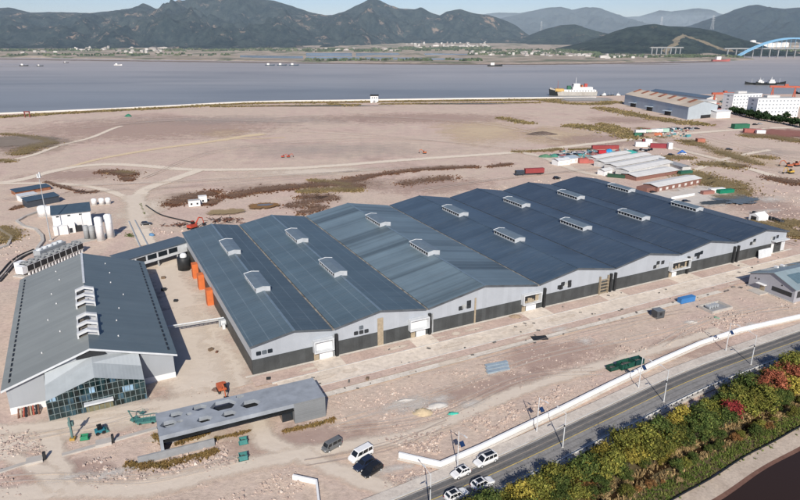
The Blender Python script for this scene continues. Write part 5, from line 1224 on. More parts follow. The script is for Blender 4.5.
# odd things on the rubble ground
t = MB().box(-2.2, 2.2, -1.2, 1.2, 0.02, .12).build('rubber_mat', black, None, loc=G(539.5, 338, .3), rot=8); tag(t, 'black flat mat lying on the footpath below the warehouse', 'mat')
t = thing('sheet_stack', 'pale blue-grey metal sheets stacked in three rows on the rubble', 'sheets', G(497, 368), 20)
for k in range(3): MB().box(-3.6 + k * .6, 2.6 + k * .6, -2 + k * 1.5, -.9 + k * 1.5, 0, .45).build('bundle', M('sheet_blue', (.30, .37, .42), .4, .15, 1), t)
t = MB().blob((0, 0, .15), 1.5, .7, .35, 9, 4, .3).build('netting', M('net_teal', (.05, .42, .32), .8, .2, 2), None, True, G(452.5, 414.5), 15); tag(t, 'heap of bright teal netting on the pale rubble by the sand pile', 'netting')
t = MB().blob((0, 0, .1), .9, .5, .3, 8, 4, .3).build('netting', M('net_green', (.02, .3, .18), .8, .2, 2), None, True, G(716.5, 318), -30); tag(t, 'small green bundle of netting below the concrete pit', 'netting')
sandm = M('heap_sand', (.50, .40, .26), .95, .15, 1.5)
heap('round heap of yellow sand on the pale rubble left of the teal netting', G(423, 413), 2.3, 1.7, 1.2, sandm)
heap('brown heap of earth in front of the third loading door', G(515, 317.5), 2.6, 1.5, 1.0, M('heap_earth', (.30, .22, .15), .95, .2, 1))
heap('dark heap of spoil on the sandy plain near the far vegetation', G(542, 134.5), 14, 5, 2.6, M('heap_dark', (.12, .09, .075), .95, .3, .3))
chalk = M('heap_chalk', (.58, .55, .50), .95, .1, 1)
heap('pale heap of crushed rubble on the right of the sand heap', G(437, 406), 3.2, 1.5, .6, chalk, 20)
heap('pale heap of crushed rubble above the sand heap', G(405, 401), 3.2, .9, .5, chalk, 15)
heap('pale heap of crushed rubble under the guard cabin', G(691, 322.5), 2.4, .8, .5, chalk, 10)
# pipe bundle standing against the hall plinth
t = thing('pipe_bundle', 'row of rusty and pale pipes leaning on the hall plinth by its left corner', 'pipes', W(HO, HA, -31.5, -1.6), HA)
r = random.Random(5)
for k in range(9): MB().tube((-2 + k * .5, -.9 + r.uniform(-.2, .2), .05), (-2 + k * .5 + r.uniform(-.2, .2), 1.0, 1.4), .2, .2, 8).build('pipe', (rust, timber, M('pipe_red', (.35, .08, .05), .7), black)[k % 4], t)
# people-size clutter in the yard: pallets and crates
for lb, x, y, sz in (('dark stack of pallets in the yard, nearest the warehouse corner', 211, 351, 1.2), ('small dark crate beside the pallets in the yard', 217, 353, .8), ('dark crate in the shadow beside the hall, under the pipe bridge', 176, 302, 1.2), ('pair of dark bundles in the shadow beside the hall below the covered bridge', 164, 291, 1.5), ('dark crate just below the covered bridge', 163.5, 279, 1.3), ('dark bundle at the right end of the pavilion', 268.5, 380, 1.0), ('dark blue crate on the pale kerb line right of the pavilion', 367.5, 380, 1.0)):
    t = thing('crate', lb, 'crate', G(x, y), random.Random(x).uniform(0, 90)); t.scale = (.85, .7, .7)
    MB().box(-sz * .6, sz * .6, -sz * .5, sz * .5, .15, sz).build('box', (black, rust, M('crate_grey', (.09, .085, .08), .8), M('crate_wood', (.17, .12, .08), .9))[int(x) % 4], t); MB().box(-sz * .65, sz * .65, -sz * .55, sz * .55, 0, .14).build('pallet', timber, t)
# small debris along the strips
r = random.Random(21); m = MB()
for k in range(85):
    u0 = r.uniform(5, 200); v = r.choice((-14, -16.6, -17.8, -3.5, -8, -12)); q = u_(u0, v + r.uniform(-1, 1)); s_ = r.uniform(.12, .5)
    m.obox((q[0], q[1], .26), s_ * r.uniform(1, 3), s_, s_ * .7, r.uniform(0, 180))
stuff(m.build('site_debris', M('debris', (.14, .13, .12), .9, .6, .3)), 'small dark debris and offcuts scattered along the paved strips', 'debris')
# ================================================================ camp behind the warehouse
roofw = M_clad('camp_roof', (0.66, 0.65, 0.62), 1.0, 'X', 0.7, 0.08, 0.3); brick = M('brick_red', (0.23, 0.115, 0.09), .9, .2, 1.2); camp_w = M('camp_wall', (.55, .54, .52), .8, .15, .4)
def block(label, p0, p1, depth, h, wallm, roofm, win=0, name='camp_block', cat='building', pitch=.8):
    a, b_ = Vector(G(*p0)), Vector(G(*p1)); d = b_ - a; ln = d.length
    t = thing(name, label, cat, (a.x, a.y, 0), math.degrees(math.atan2(d.y, d.x)))
    MB().box(0, ln, 0, depth, 0, h).build('wall', wallm, t)
    m = MB(); q = depth / 2
    for y0, y1, z0, z1 in ((-.5, q, 0, pitch), (q + .001, depth + .5, pitch, 0)): m.hexa([(-.5, y0, h + .004 + z0), (ln + .5, y0, h + .004 + z0), (ln + .5, y1, h + .004 + z1), (-.5, y1, h + .004 + z1)], [(-.5, y0, h + .2 + z0), (ln + .5, y0, h + .2 + z0), (ln + .5, y1, h + .2 + z1), (-.5, y1, h + .2 + z1)])
    m.build('roof', roofm, t)
    for k in range(win): x = ln * (k + .5) / win; MB().box(x - 1.0, x + 1.0, -.07, .02, .9, 2.3).build('window', M('camp_window', (.62, .60, .56), .6), t)
    return t
b0 = block('brick building with white windows and pale roof, nearest of the camp sheds', (657, 193), (700, 184), 9, 3.3, brick, roofw, 7, 'brick_building')
MB().box(-7, -.01, 1.5, 8, 0, 3.0).build('side_wing', brick, b0)
block('long low shed with a pale roof right behind the brick building', (636, 181), (678, 174), 11, 2.4, brick, roofw, 0)
block('long shed with a pale ribbed roof, second row behind the brick building', (628, 177), (672, 168), 9, 3.6, camp_w, roofw, 6)
block('long shed with a pale ribbed roof, third row behind the brick building', (616, 172), (664, 163), 9, 3.4, camp_w, roofw, 6)
block('long shed with a pale ribbed roof, fourth row behind the brick building', (604, 168), (650, 159.5), 8, 3.4, camp_w, roofw, 6)
block('long shed with a pale ribbed roof, rearmost row of the camp', (596, 163.5), (630, 157.5), 8, 3.2, camp_w, roofw, 4)
block('grey-roofed store lying across the right ends of the camp sheds', (655, 164), (682, 172), 6, 3, camp_w, M('store_roof', (.30, .31, .32), .7), 0)
block('white two-part shed beside the car park left of the camp', (558, 166), (570, 164.5), 6, 3.4, clean_white, M('shed_pale', (.62, .63, .64), .6), 2)
block('white shed with a blue-grey roof right of the two-part shed', (568, 164), (578, 162.5), 8, 3.4, clean_white, M('shed_blue', (.35, .42, .48), .6), 2)
block('white hut at the lower left corner of the camp', (604, 176), (612, 174.5), 5, 3, clean_white, roofw, 1)
struct(patch('camp_yard', G(672, 198), 42, 24, 20, M_fade('camp_concrete', (.58, .53, .47), (.66, .61, .55), .9, .05, .3)))
wall_line('camp_wall', 'white yard wall in front of the brick building', [G(671, 200.5), G(694, 196.5)], 1.8, .4, fw)
for lb, x, y, an, sx, sy, sz, col in (('green tarpaulin covered trailer in the camp yard by the pond', 725, 194, 15, 9, 2.6, 2.4, (.01, .2, .11)), ('white lorry body in the camp yard left of the green trailer', 716, 193, 15, 9, 2.4, 2.6, WHT), ('brick coloured container in the camp yard left of the white lorry body', 707, 195, 15, 7, 2.4, 2.2, (.32, .15, .12)),
      ('long green trailer at the right end of the camp sheds', 685, 174.5, 20, 9, 2.5, 2.2, (.03, .12, .08)), ('dark green container at the left foot of the camp sheds', 616, 177.5, -25, 10, 2.4, 1.8, (.03, .075, .045)), ('maroon container behind the camp, right of the white cabin', 660, 148, -12, 14, 2.6, 3.2, MAR), ('white cabin left of the maroon container behind the camp', 641, 146.5, -5, 9, 3, 3.2, WHT), ('white cabin between two red cabins behind the camp', 648, 144.5, -5, 5, 3, 4.0, WHT),
      ('white end cabin at the right of the maroon container', 669.5, 149, 0, 3, 3, 4.5, WHT), ('red cabin above the white cabin behind the camp', 644, 144, 0, 3, 2.6, 3.6, RED), ('long red container at the left of the machine yard behind the camp', 605, 149, 5, 20, 2.6, 2.6, RED), ('bright red box among the machines behind the camp', 601.5, 155.5, 0, 5, 3, 3.6, (.5, .03, .04)), ('pink-red stack beside the white sheds left of the camp', 583, 163, 0, 6, 4, 3, (.42, .12, .10)), ('small red box at the edge of the machine yard', 592, 163, 0, 7, 3, 2, (.4, .13, .11)),
      ('dark green skip on the far road near the white blocks', 740, 128.5, 10, 15, 5, 4, (.03, .14, .08)), ('brick-red shed roofed container by the far red field', 752, 133, -8, 14, 4, 3.5, (.35, .12, .10)), ('white cabin at the right end of the far red container', 760, 134, -8, 7, 4, 3.2, WHT), ('orange-red machine box in the middle of the right hand plain', 700, 142.5, 0, 6, 4, 3, (.4, .15, .1))):
    box_thing('container', lb, 'container', G(x, y), an, sx, sy, sz, col)
# tarpaulin piles of the machine yard
for lb, x, y, rx, h, col in (('blue tarpaulin heap at the left of the machine yard', 603, 159, 6, 2.6, (.02, .26, .55)), ('teal heap right of the blue tarpaulin', 608, 159.5, 5, 2.2, (.06, .36, .33)), ('teal heap in the middle of the machine yard', 619, 157, 6, 2.4, (.08, .30, .27)), ('large teal heap at the right of the machine yard', 630, 154.5, 8, 3.2, (.05, .33, .29)), ('blue heap behind the middle of the machine yard', 609, 153, 4, 3, (.03, .17, .42)), ('pale teal heap behind the blue heap', 612, 155, 4, 2.6, (.14, .40, .40)), ('light green heap beside the car park', 545, 157, 5, 2, (.09, .20, .12)), ('green heap at the left end of the car park row', 554, 156.5, 4, 2, (.06, .22, .16))):
    heap(lb, G(x, y), rx, rx * .8, h, M('tarp_%d' % int(col[0] * 1000 + col[1] * 100 + col[2] * 10), col, .7, .25, .6))
r = random.Random(19); cm = []
for c_ in ((.55, .56, .56), (.08, .28, .30), (.30, .10, .09), (.06, .07, .08), (.40, .33, .25)):
    m = MB()
    for k in range(70):
        x, y = r.choice(((r.uniform(588, 640), r.uniform(150.5, 158)), (r.uniform(560, 600), r.uniform(152, 158)), (r.uniform(640, 690), r.uniform(129, 137)), (r.uniform(700, 740), r.uniform(100, 112)))); q = G(x, y); m.obox(q, r.uniform(.8, 4.5), r.uniform(.6, 2), r.uniform(.4, 1.6), r.uniform(0, 180))
    stuff(m.build('yard_clutter', M('clutter_%d' % int(c_[0] * 100), c_, .7, .3, .6)), 'small machine parts, drums and stacked goods scattered over the yards behind the camp', 'clutter')
# small far cars: one mesh with paint, glass and tyres
def far_car(mat):
    m = MB(); h = 2.3
    m.hexa([(-h, -.88, .35), (h, -.88, .35), (h, .88, .35), (-h, .88, .35)], [(-h + .08, -.86, .95), (h - .15, -.86, .82), (h - .15, .86, .82), (-h + .08, .86, .95)], 0)
    m.hexa([(-h + .25, -.8, .9), (h - 1.2, -.8, .85), (h - 1.2, .8, .85), (-h + .25, .8, .9)], [(-h + .7, -.66, 1.42), (h - 2.0, -.66, 1.42), (h - 2.0, .66, 1.42), (-h + .7, .66, 1.42)], 1)
    m.box(-h + .75, h - 2.05, -.6, .6, 1.421, 1.48, 0)
    for x in (-1.4, 1.4):
        for y in (-.8, .8): m.tube((x, y - .1, .33), (x, y + .1, .33), .33, .33, 8, 2)
    o = m.build('car', [mat, cglass, rubber]); return o
protos = [far_car(carw), far_car(cark), far_car(carg), far_car(paint('car_silver', (.45, .46, .47)))]
cg = 'cars parked at the camp and beyond'
LBL = ['white car in the parking rows behind the camp', 'black car in the parking rows behind the camp', 'dark grey car in the parking rows behind the camp', 'silver car in the parking rows behind the camp']
r = random.Random(3); used = set()
def put_car(x, y, an, k, label=None, z=0.0):
    pr_ = protos[k]
    if k in used: o = pr_.copy(); COL.objects.link(o)
    else: o = pr_; used.add(k)
    o.location = G(x, y); o.rotation_euler.z = R(an); tag(o, label or LBL[k], 'car', cg if label is None else None)
    if label and 'group' in o: del o['group']
for k in range(24): put_car(551 + k * 1.75, 156.2 - k * 0.10 + r.uniform(-.3, .3), 80 + r.uniform(-8, 8), r.choice((0, 0, 3, 1, 2)))
for k in range(16): put_car(572 + k * 2.0, 153.4 + r.uniform(-.2, .2), 80 + r.uniform(-8, 8), r.choice((0, 0, 3, 1)))
for k in range(11): put_car(671 + k * 2.6, 129.5 + r.uniform(-1, 1), r.uniform(-10, 20), r.choice((0, 0, 1, 3)))
for k in range(5): put_car(641 + k * 2.6, 150.6 + r.uniform(-.8, .8), 60 + r.uniform(-8, 8), r.choice((0, 1, 3, 1)))
for x, y, k, an, lb in ((671, 155.5, 1, 5, 'black car on its own right of the machine yard'), (683, 154.5, 0, 10, 'white pickup-like car beside the blue covered load right of the machine yard'), (729, 150, 1, -10, 'black car alone in the middle of the right hand plain'), (653, 193.5, 1, 20, 'black car parked at the front corner of the brick building'), (686, 202.5, 1, 10, 'black car in the camp yard by the white wall'), (760, 124.5, 3, 10, 'silver car on the far lane in front of the dark hedge'), (755, 125, 1, 10, 'black car on the far lane in front of the dark hedge')):
    o = protos[k].copy(); COL.objects.link(o); o.location = G(x, y); o.rotation_euler.z = R(an)
    if 'group' in o: del o['group']
    tag(o, lb, 'car')
heap('blue covered load standing beside the white pickup', G(682, 153.5), 3.5, 2, 2.4, M('tarp_cov', (.03, .13, .42), .7))
# parked lorries with pale bodies on the far side of the road
for k, (x, y, col, lb) in enumerate(((640, 133.5, WHT, 'pale lorry, leftmost of the far parking strip'), (645.5, 133, (.5, .6, .5), 'pale green lorry, second of the far parking strip'), (651, 132.8, (.6, .62, .6), 'grey-white lorry in the middle of the far parking strip'), (657, 132.4, WHT, 'white lorry right of the middle of the far parking strip'), (663.5, 132, (.35, .5, .42), 'green-grey lorry near the right end of the far parking strip'), (639, 136.5, (.05, .16, .1), 'dark green lorry in front of the far parking strip'), (656, 136.5, (.5, .16, .08), 'orange lorry in front of the far parking strip'), (648, 137, (.3, .2, .15), 'brown lorry in front of the far parking strip'))):
    box_thing('parked_lorry', lb, 'lorry', G(x, y), 5, 9, 2.6, 3.0, col)

# ================================================================ shipyard and river front at the right
skyb = M_clad('blue_grey_wall', (0.40, 0.47, 0.53), 1.2, 'Y', .6, .06, .3); skyb2 = M_clad('blue_grey_end', (0.40, 0.45, 0.48), 1.2, 'X', .6, .06, .3); tanr = M('tan_roof', (.50, .42, .33), .8, .25, .03)
def big_shed(label, pc, pr_, pf, h, rise, wl_side, wl_end, roofm, name):
    # pc near-left corner, pr_ near-right corner, pf far-left corner (photo points on the ground)
    a, b_, c_ = Vector(G(*pc)), Vector(G(*pr_)), Vector(G(*pf)); an = math.degrees(math.atan2((b_ - a).y, (b_ - a).x)); w_ = (b_ - a).length
    t = thing(name, label, 'building', (a.x, a.y, 0), an)
    u, v = LOC(a, an, c_); 
    sk = u / v; X = lambda x, y: x + sk * y
    m = MB(); m.quad((0, 0, 0), (0, 0, h), (X(0, v), v, h), (X(0, v), v, 0)); m.build('side_wall', wl_side, t); m = MB(); m.quad((w_, 0, 0), (X(w_, v), v, 0), (X(w_, v), v, h), (w_, 0, h)); m.build('side_wall', wl_side, t)
    m = MB(); m.quad((0, 0, 0), (w_, 0, 0), (w_, 0, h), (w_ / 2, 0, h + rise), (0, 0, h)); m.build('end_wall', wl_end, t); m = MB(); m.quad((X(0, v), v, 0), (X(0, v), v, h), (X(w_ / 2, v), v, h + rise), (X(w_, v), v, h), (X(w_, v), v, 0)); m.build('end_wall', wl_end, t)
    m = MB(); m.quad((-.6, -.6, h - .1), (w_ / 2, -.6, h + rise + .1), (X(w_ / 2, v), v, h + rise + .1), (X(-.6, v), v, h - .1)); m.quad((w_ / 2, -.6, h + rise + .1), (w_ + .6, -.6, h - .1), (X(w_ + .6, v), v, h - .1), (X(w_ / 2, v), v, h + rise + .1)); m.build('roof', roofm, t)
    return t, w_, v, X
t, w_, v, X = big_shed('large blue-grey shipyard shed with a tan and rusty striped roof', (687, 119.7), (716, 117.0), (624, 104.5), 12.3, 4.5, skyb, skyb2, tanr, 'shipyard_shed')
for k in range(7):
    y = v * (k + .6) / 7; m = MB()
    m.hexa([(X(w_ * .25, y), y, 12.4 + 4.5 * .5), (X(w_ * .5, y), y, 12.4 + 4.5), (X(w_ * .5, y + 5), y + 5, 12.4 + 4.5), (X(w_ * .25, y + 5), y + 5, 12.4 + 4.5 * .5)], [(X(w_ * .25, y), y, 12.7 + 4.5 * .5), (X(w_ * .5, y), y, 12.9 + 4.5), (X(w_ * .5, y + 5), y + 5, 12.9 + 4.5), (X(w_ * .25, y + 5), y + 5, 12.7 + 4.5 * .5)])
    m.build('roof_strip', M('rust_strip', (.30, .12, .07), .8, .3, .1), t)
for f_ in (.22, .5, .78):
    y = v * f_; x = X(0, y); o = MB().box(x - 3.2, x - .05, y, y + 9, 4.6, 5.2).build('awning', skyb, t); MB().box(x - .06, x + .02, y + .8, y + 8.2, 0, 4.5).build('gate', black, o)
MB().box(w_ * .45, w_ * .8, -.15, .05, 0, 3.2).build('gate', black, t)
big_shed('longer blue-roofed shed behind the tan-roofed shipyard shed', (706, 104), (716, 103.2), (650, 96), 7, 2, M_clad('shed_wall_b', (.35, .40, .45), 1.2, 'Y'), camp_w, M('steel_blue_roof', (.10, .14, .19), .6, .1, .05), 'shipyard_shed')
block('low white workshop at the right corner of the tan-roofed shed', (716, 118.5), (730, 117.8), 14, 6.5, white, white, 3, 'workshop')
block('white cottage-like office between the sheds and the white blocks', (701, 108), (716, 107), 16, 7, white, M('pale_roof', (.5, .5, .48), .8), 3, 'workshop')
def flats(label, pa, pb, depth, h, nx, nz):
    a, b_ = Vector(G(*pa)), Vector(G(*pb)); d = b_ - a; ln = d.length
    t = thing('apartment_block', label, 'apartment block', (a.x, a.y, 0), math.degrees(math.atan2(d.y, d.x)))
    MB().box(0, ln, 0, depth, 0, h).build('wall', clean_white, t)
    MB().box(-.3, ln + .3, -.3, depth + .3, h, h + .9).build('parapet', clean_white, t); MB().box(ln * .3, ln * .6, depth * .4, depth * .8, h + .9, h + 3).build('roof_house', camp_w, t)
    MB().box(.4, ln - .4, .4, depth - .4, h + .9, h + .95).build('roof', M('flat_roof', (.38, .38, .37), .9), t)
    for j in range(nz):
        for i in range(nx):
            x = ln * (i + .5) / nx; z = h * (j + .55) / nz; MB().box(x - .75, x + .75, -.08, .03, z - .7, z + .7).build('window', M('flat_window', (.22, .25, .28), .4), t)
    for j in range(nz): MB().box(-.06, .02, depth * .4, depth * .6, h * (j + .55) / nz - .6, h * (j + .55) / nz + .6).build('window', M('flat_window', (.22, .25, .28), .4), t)
    return t
flats('white apartment block with rows of small windows, rear left of two', (731, 111.5), (759, 110.5), 15, 17.5, 9, 5)
flats('white apartment block with rows of small windows, front right of two', (755, 117.5), (797, 117), 16, 18, 12, 5)
redst = M('crane_red', (.40, .10, .06), .6, .15, .3)
def gantry(label, p, ang, span, h):
    t = thing('gantry_crane', label, 'crane', p, ang)
    MB().box(-2, span + 6, -1.2, 1.2, h - 2.4, h).build('girder', redst, t)
    for x in (2, span - 2):
        MB().hexa([(x - 3, -2.5, 0), (x - 1.6, -2.5, 0), (x - 1.6, -1.4, 0), (x - 3, -1.4, 0)], [(x - .8, -1, h - 2.4), (x, -1, h - 2.4), (x, 0, h - 2.4), (x - .8, 0, h - 2.4)]).hexa([(x + 1.6, 1.4, 0), (x + 3, 1.4, 0), (x + 3, 2.5, 0), (x + 1.6, 2.5, 0)], [(x, 0, h - 2.4), (x + .8, 0, h - 2.4), (x + .8, 1, h - 2.4), (x, 1, h - 2.4)]).build('leg', redst, t)
    MB().box(span * .5, span * .5 + 4, -1.5, 1.5, h, h + 2).build('trolley', redst, t)
gantry('red gantry crane standing behind the two white apartment blocks', G(769, 101), -14, 29, 19)
gantry('smaller red gantry crane behind the blue-roofed shed', G(712, 103.5), 8, 26, 13)
block('blue-roofed boathouse cut by the right edge behind the white blocks', (795, 107), (815, 106), 12, 6, camp_w, M('vivid_blue_roof', (.04, .2, .5), .6), 0, 'boathouse')
struct(patch('red_field', G(789, 134), 42, 40, 0, redg))
# pump house on the embankment and sluice
ph = thing('pump_house', 'small white two-storey pump house with a dark roof on the river bank', 'pump house', G(370.5, 102.8), 0)
MB().box(0, 9.5, 0, 7, 0, 8.0).build('wall', clean_white, ph); MB().box(-.4, 9.9, -.4, 7.4, 8.0, 9.6).build('roof', black, ph)
for x in (1.4, 4.2, 7.0): MB().box(x, x + 1.3, -.06, .02, 5.2, 6.8).build('window', dk_glass, ph)
MB().box(3.2, 6.2, -.06, .02, 0, 3).build('door', M('door_grey', (.25, .25, .25), .6), ph)
el = smooth_line([G(*q) for q in ((-20, 115.5), (0, 114.2), (70, 111.2), (150, 107.5), (250, 102.4), (350, 100.8), (450, 99.3), (550, 98.2), (596, 97.8))], 4)
m = MB(); a_ = offset_line(el, .6); b2 = offset_line(el, -.6)
for i in range(len(el) - 1): m.hexa([(a_[i].x, a_[i].y, 0), (b2[i].x, b2[i].y, 0), (b2[i + 1].x, b2[i + 1].y, 0), (a_[i + 1].x, a_[i + 1].y, 0)], [(a_[i].x, a_[i].y, 1.5), (b2[i].x, b2[i].y, 1.5), (b2[i + 1].x, b2[i + 1].y, 1.5), (a_[i + 1].x, a_[i + 1].y, 1.5)])
tag(m.build('flood_wall', M('flood_wall_concrete', (.62, .60, .56), .8, .1, .05)), 'long pale concrete flood wall along the near river bank', 'wall')
t = thing('sluice_gate', 'dark red sluice frame on the bank at the far left', 'sluice', G(25, 117.5), 0)
for x in (0, 5): MB().box(x - .4, x + .4, 0, .8, 0, 6).build('post', M('dark_red', (.22, .06, .05), .7), t)
MB().box(-.6, 5.6, 0, .8, 5, 6.2).build('beam', M('dark_red', (.22, .06, .05), .7), t)
heap('green tarpaulin heap by the ditch under the left bank', G(128.5, 116.5), 4, 3, 2.6, M('tarp_g', (.03, .16, .10), .7))
# quay
struct(patch('quay', G(585, 99.5), 46, 30, 0, M_fade('quay_stone', (.34, .325, .30), (.42, .40, .37), .95, .03, .3)))
# ---- ships
hullk = M('hull_dark', (.02, .024, .026), .6, .2, .2); shipw = M('ship_white', (.74, .73, .70), .5, .12, .2, dirt=.3); ochre = M('ship_ochre', (.55, .36, .12), .6, .15, .2); boot = M('hull_rust', (.20, .08, .06), .8, .2, .2)
def hull_part(Ln, Bm, Dk, par, mat, sheer=1.5, z0=-.6):
    m = MB(); n_ = 14; rows = []
    for i in range(n_ + 1):
        x = -Ln / 2 + Ln * i / n_; f_ = i / n_
        wf = min(1, (1 - f_) * 3.2) ** .6 if f_ > .65 else (.86 + .14 * min(1, f_ * 5))
        zt = Dk + sheer * max(0, (f_ - .55) / .45) ** 2 + .5 * max(0, (.15 - f_) / .15); wv = max(.02, wf) * Bm / 2
        rows.append([(x, -wv * .7, z0), (x, -wv, zt), (x, wv, zt), (x, wv * .7, z0)])
    for r_ in rows: m.v += r_
    for i in range(n_):
        for j in range(4): q = (j + 1) % 4; m.f.append((i * 4 + j, i * 4 + q, i * 4 + 4 + q, i * 4 + 4 + j)); m.m.append(0)
    m.f.append((3, 2, 1, 0)); m.m.append(0); return m.build('hull', mat, par)
sp = G(574, 94.2); t = thing('research_ship', 'large white working ship with a dark bow moored at the quay', 'ship', (sp[0], sp[1] + 6, -2.2), 180)
hull_part(66, 12, 4.0, t, M('hull_pale', (.50, .47, .42), .7, .15, .2, dirt=.4), 4.5); MB().hexa([(22, -5.2, .2), (33.2, -.3, .2), (33.2, .3, .2), (22, 5.2, .2)], [(24, -5.4, 5.0), (34.4, -.3, 6.9), (34.4, .3, 6.9), (24, 5.4, 5.0)]).build('bow', hullk, t); t.scale = (1, 1, 1.3)
MB().box(-31, 14, -5.6, 5.6, 4.0, 6.2).build('deck_house', shipw, t)
MB().box(-26, 2, -5.2, 5.2, 6.2, 9.0).build('superstructure', shipw, t)
br_ = MB().box(-8, 1, -4.6, 4.6, 9.0, 12.5).build('bridge_house', shipw, t); MB().box(.99, 1.06, -4, 4, 10.6, 11.8).box(-7.5, .5, -4.66, -4.595, 10.6, 11.6).build('bridge_window', cglass, br_)
MB().box(14, 26, -5, 5, 4.2, 7.2).build('cargo_deck', ochre, t); MB().box(3, 8, -5.5, -1, 6.2, 10).build('crane_house', M('ship_green', (.03, .12, .07), .6), t)
MB().tube((-3, 0, 12.5), (-3, 0, 19), .3, .15, 6).build('mast', shipw, t); MB().tube((22, 0, 7), (22, 0, 16), .3, .15, 6).build('mast', M('mast_red', (.35, .08, .06), .6), t)
MB().box(-19, -15, -2, 2, 9, 12.5).build('funnel', M('funnel_red', (.4, .07, .06), .6), t); MB().box(-12, -10.5, -4.8, 4.8, 9, 11).build('lifeboat', orange, t)
for k in range(10): MB().box(-29 + k * 4, -27.5 + k * 4, 5.59, 5.66, 4.7, 5.5).build('porthole', cglass, t)
def trawler(label, p, ang, Ln, name='trawler'):
    t = thing(name, label, 'ship', (p[0], p[1], -2.2), ang)
    hull_part(Ln, Ln * .2, Ln * .085, t, hullk, Ln * .07); s_ = Ln / 30
    MB().box(-12 * s_, -3 * s_, -2.3 * s_, 2.3 * s_, 2.3 * s_, 4.6 * s_).build('deck_house', shipw, t); MB().box(-9 * s_, -4 * s_, -2 * s_, 2 * s_, 4.6 * s_, 7 * s_).build('bridge_house', shipw, t)
    MB().box(-3.99 * s_, -3.93 * s_, -1.8 * s_, 1.8 * s_, 5.6 * s_, 6.6 * s_).build('bridge_window', cglass, t)
    MB().tube((-7 * s_, 0, 7 * s_), (-7 * s_, 0, 11 * s_), .25 * s_, .12 * s_, 6).build('mast', shipw, t); MB().tube((5 * s_, 0, 2.5 * s_), (5 * s_, 0, 9 * s_), .25 * s_, .12 * s_, 6).build('mast', lt_metal, t)
    return t
trawler('dark trawler with a white wheelhouse, leftmost of the three anchored in the river', G(755, 83.2), 176, 34)
trawler('dark trawler with a white wheelhouse, middle of the three anchored in the river', G(766, 83.6), 182, 36)
trawler('dark trawler with a white wheelhouse, rightmost of the three anchored in the river', G(776, 83.0), 0, 34)
trawler('dark tug moored just right of the white working ship', G(607, 95.0), 10, 20, 'tug'); trawler('small dark tug moored on the outside right of the quay', G(615, 95.0), 170, 18, 'tug')
trawler('white-topped boat at the right edge behind the gantry crane', G(800, 92.5), 90, 20, 'boat')
def skiff(label, p, Ln, mat, ang=0):
    t = thing('boat', label, 'boat', (p[0], p[1], -2.15), ang); hull_part(Ln, Ln * .22, Ln * .08, t, mat, Ln * .06, -.3); MB().box(-Ln * .3, -Ln * .05, -Ln * .08, Ln * .08, Ln * .08, Ln * .24).build('cabin', shipw, t); return t
skiff('white launch alone on the water at the upper left', G(118, 64.5), 22, shipw)
skiff('small dark boat on the upper left water beyond the sand bar', G(66, 62.2), 16, hullk)
skiff('red-hulled barge lying by the far shore below the hills', G(721, 60.6), 60, M('barge_red', (.42, .13, .12), .7), 5)
skiff('dark boat in mid river on a mud spit', G(495, 65.5), 40, hullk)
for lb, x in (('left one of three dark pontoons in mid river', 270), ('middle one of three dark pontoons in mid river', 282), ('right one of three dark pontoons in mid river', 294)): skiff(lb, G(x, 64.8), 26, M('pontoon_blue', (.05, .08, .11), .7))
patch('sand_bar', G(14, 65.5)[:2], 95, 14, -8, M_fade('bar_mud', (.40, .37, .34), (.48, .45, .42), .9, .03, .4), z=-2.05)
patch('sand_bar', G(4, 61.5)[:2], 90, 14, -12, MATS['bar_mud'], z=-2.04)
patch('sand_bar', G(505, 66)[:2], 110, 12, 4, MATS['bar_mud'], z=-2.05); patch('sand_bar', G(650, 63.8)[:2], 120, 14, 4, MATS['mud'], z=-2.03)
skiff('dark boat aground on the sand bar at the upper left, left of two', G(24, 65.2), 24, hullk); skiff('dark boat aground on the sand bar at the upper left, right of two', G(40, 65.4), 18, hullk)

# ================================================================ far shore: villages, viaduct, arch bridge, tanks, pylons
def M_house(name, c1, c2):
    m, nt, b = nodes(name); oi = N(nt, 'ShaderNodeObjectInfo'); L(nt, ramp(nt, oi.outputs['Random'], [(0, c1), (1, c2)]), b.inputs['Base Color']); b.inputs['Roughness'].default_value = .85; return m
hw_ = M_house('house_wall', (.28, .26, .24), (.62, .61, .58)); hr_ = M_house('house_roof', (.20, .17, .16), (.42, .38, .35))
def house_proto(w_, d_, h, pitch):
    m = MB(); m.box(-w_ / 2, w_ / 2, -d_ / 2, d_ / 2, -2, h, 0)
    m.extr_y([(-w_ / 2 - .4, h + .01), (w_ / 2 + .4, h + .01), (0, h + pitch)], -d_ / 2 - .4, d_ / 2 + .4, 1)
    o = m.build('house', [hw_, hr_]); return o
hp = [house_proto(14, 10, 8, 2), house_proto(22, 11, 6, 2.5), house_proto(10, 10, 13, 1), house_proto(34, 14, 7, 3)]
hused = set(); r = random.Random(8)
VIL = [(70, 90, 47.5, 50.5, 10, 'the small village at the foot of the left hills'), (90, 112, 47, 50.5, 26, 'the small village at the foot of the left hills'), (112, 165, 48, 53.5, 26, 'the small village at the foot of the left hills'), (20, 70, 51, 53, 6, 'the small village at the foot of the left hills'),
       (300, 350, 49.5, 51, 8, 'the shore behind the fish ponds'), (350, 400, 48, 51, 10, 'the shore behind the fish ponds'), (402, 430, 44, 48, 14, 'the white town between the middle hills'), (430, 490, 43, 47.5, 44, 'the white town between the middle hills'), (450, 482, 46, 47.6, 8, 'the white town between the middle hills'),
       (470, 520, 52.5, 56, 22, 'the village along the middle of the far shore'), (520, 562, 51.5, 56.5, 30, 'the village along the middle of the far shore'), (562, 590, 54.5, 57, 16, 'the village along the middle of the far shore'), (600, 655, 56.3, 58.6, 14, 'the yard below the dark wooded hill'), (735, 800, 40, 44, 10, 'the slope behind the oil tanks')]
hl = ['small white house in ', 'low white house in ', 'tall narrow white house in ', 'long white building in ']
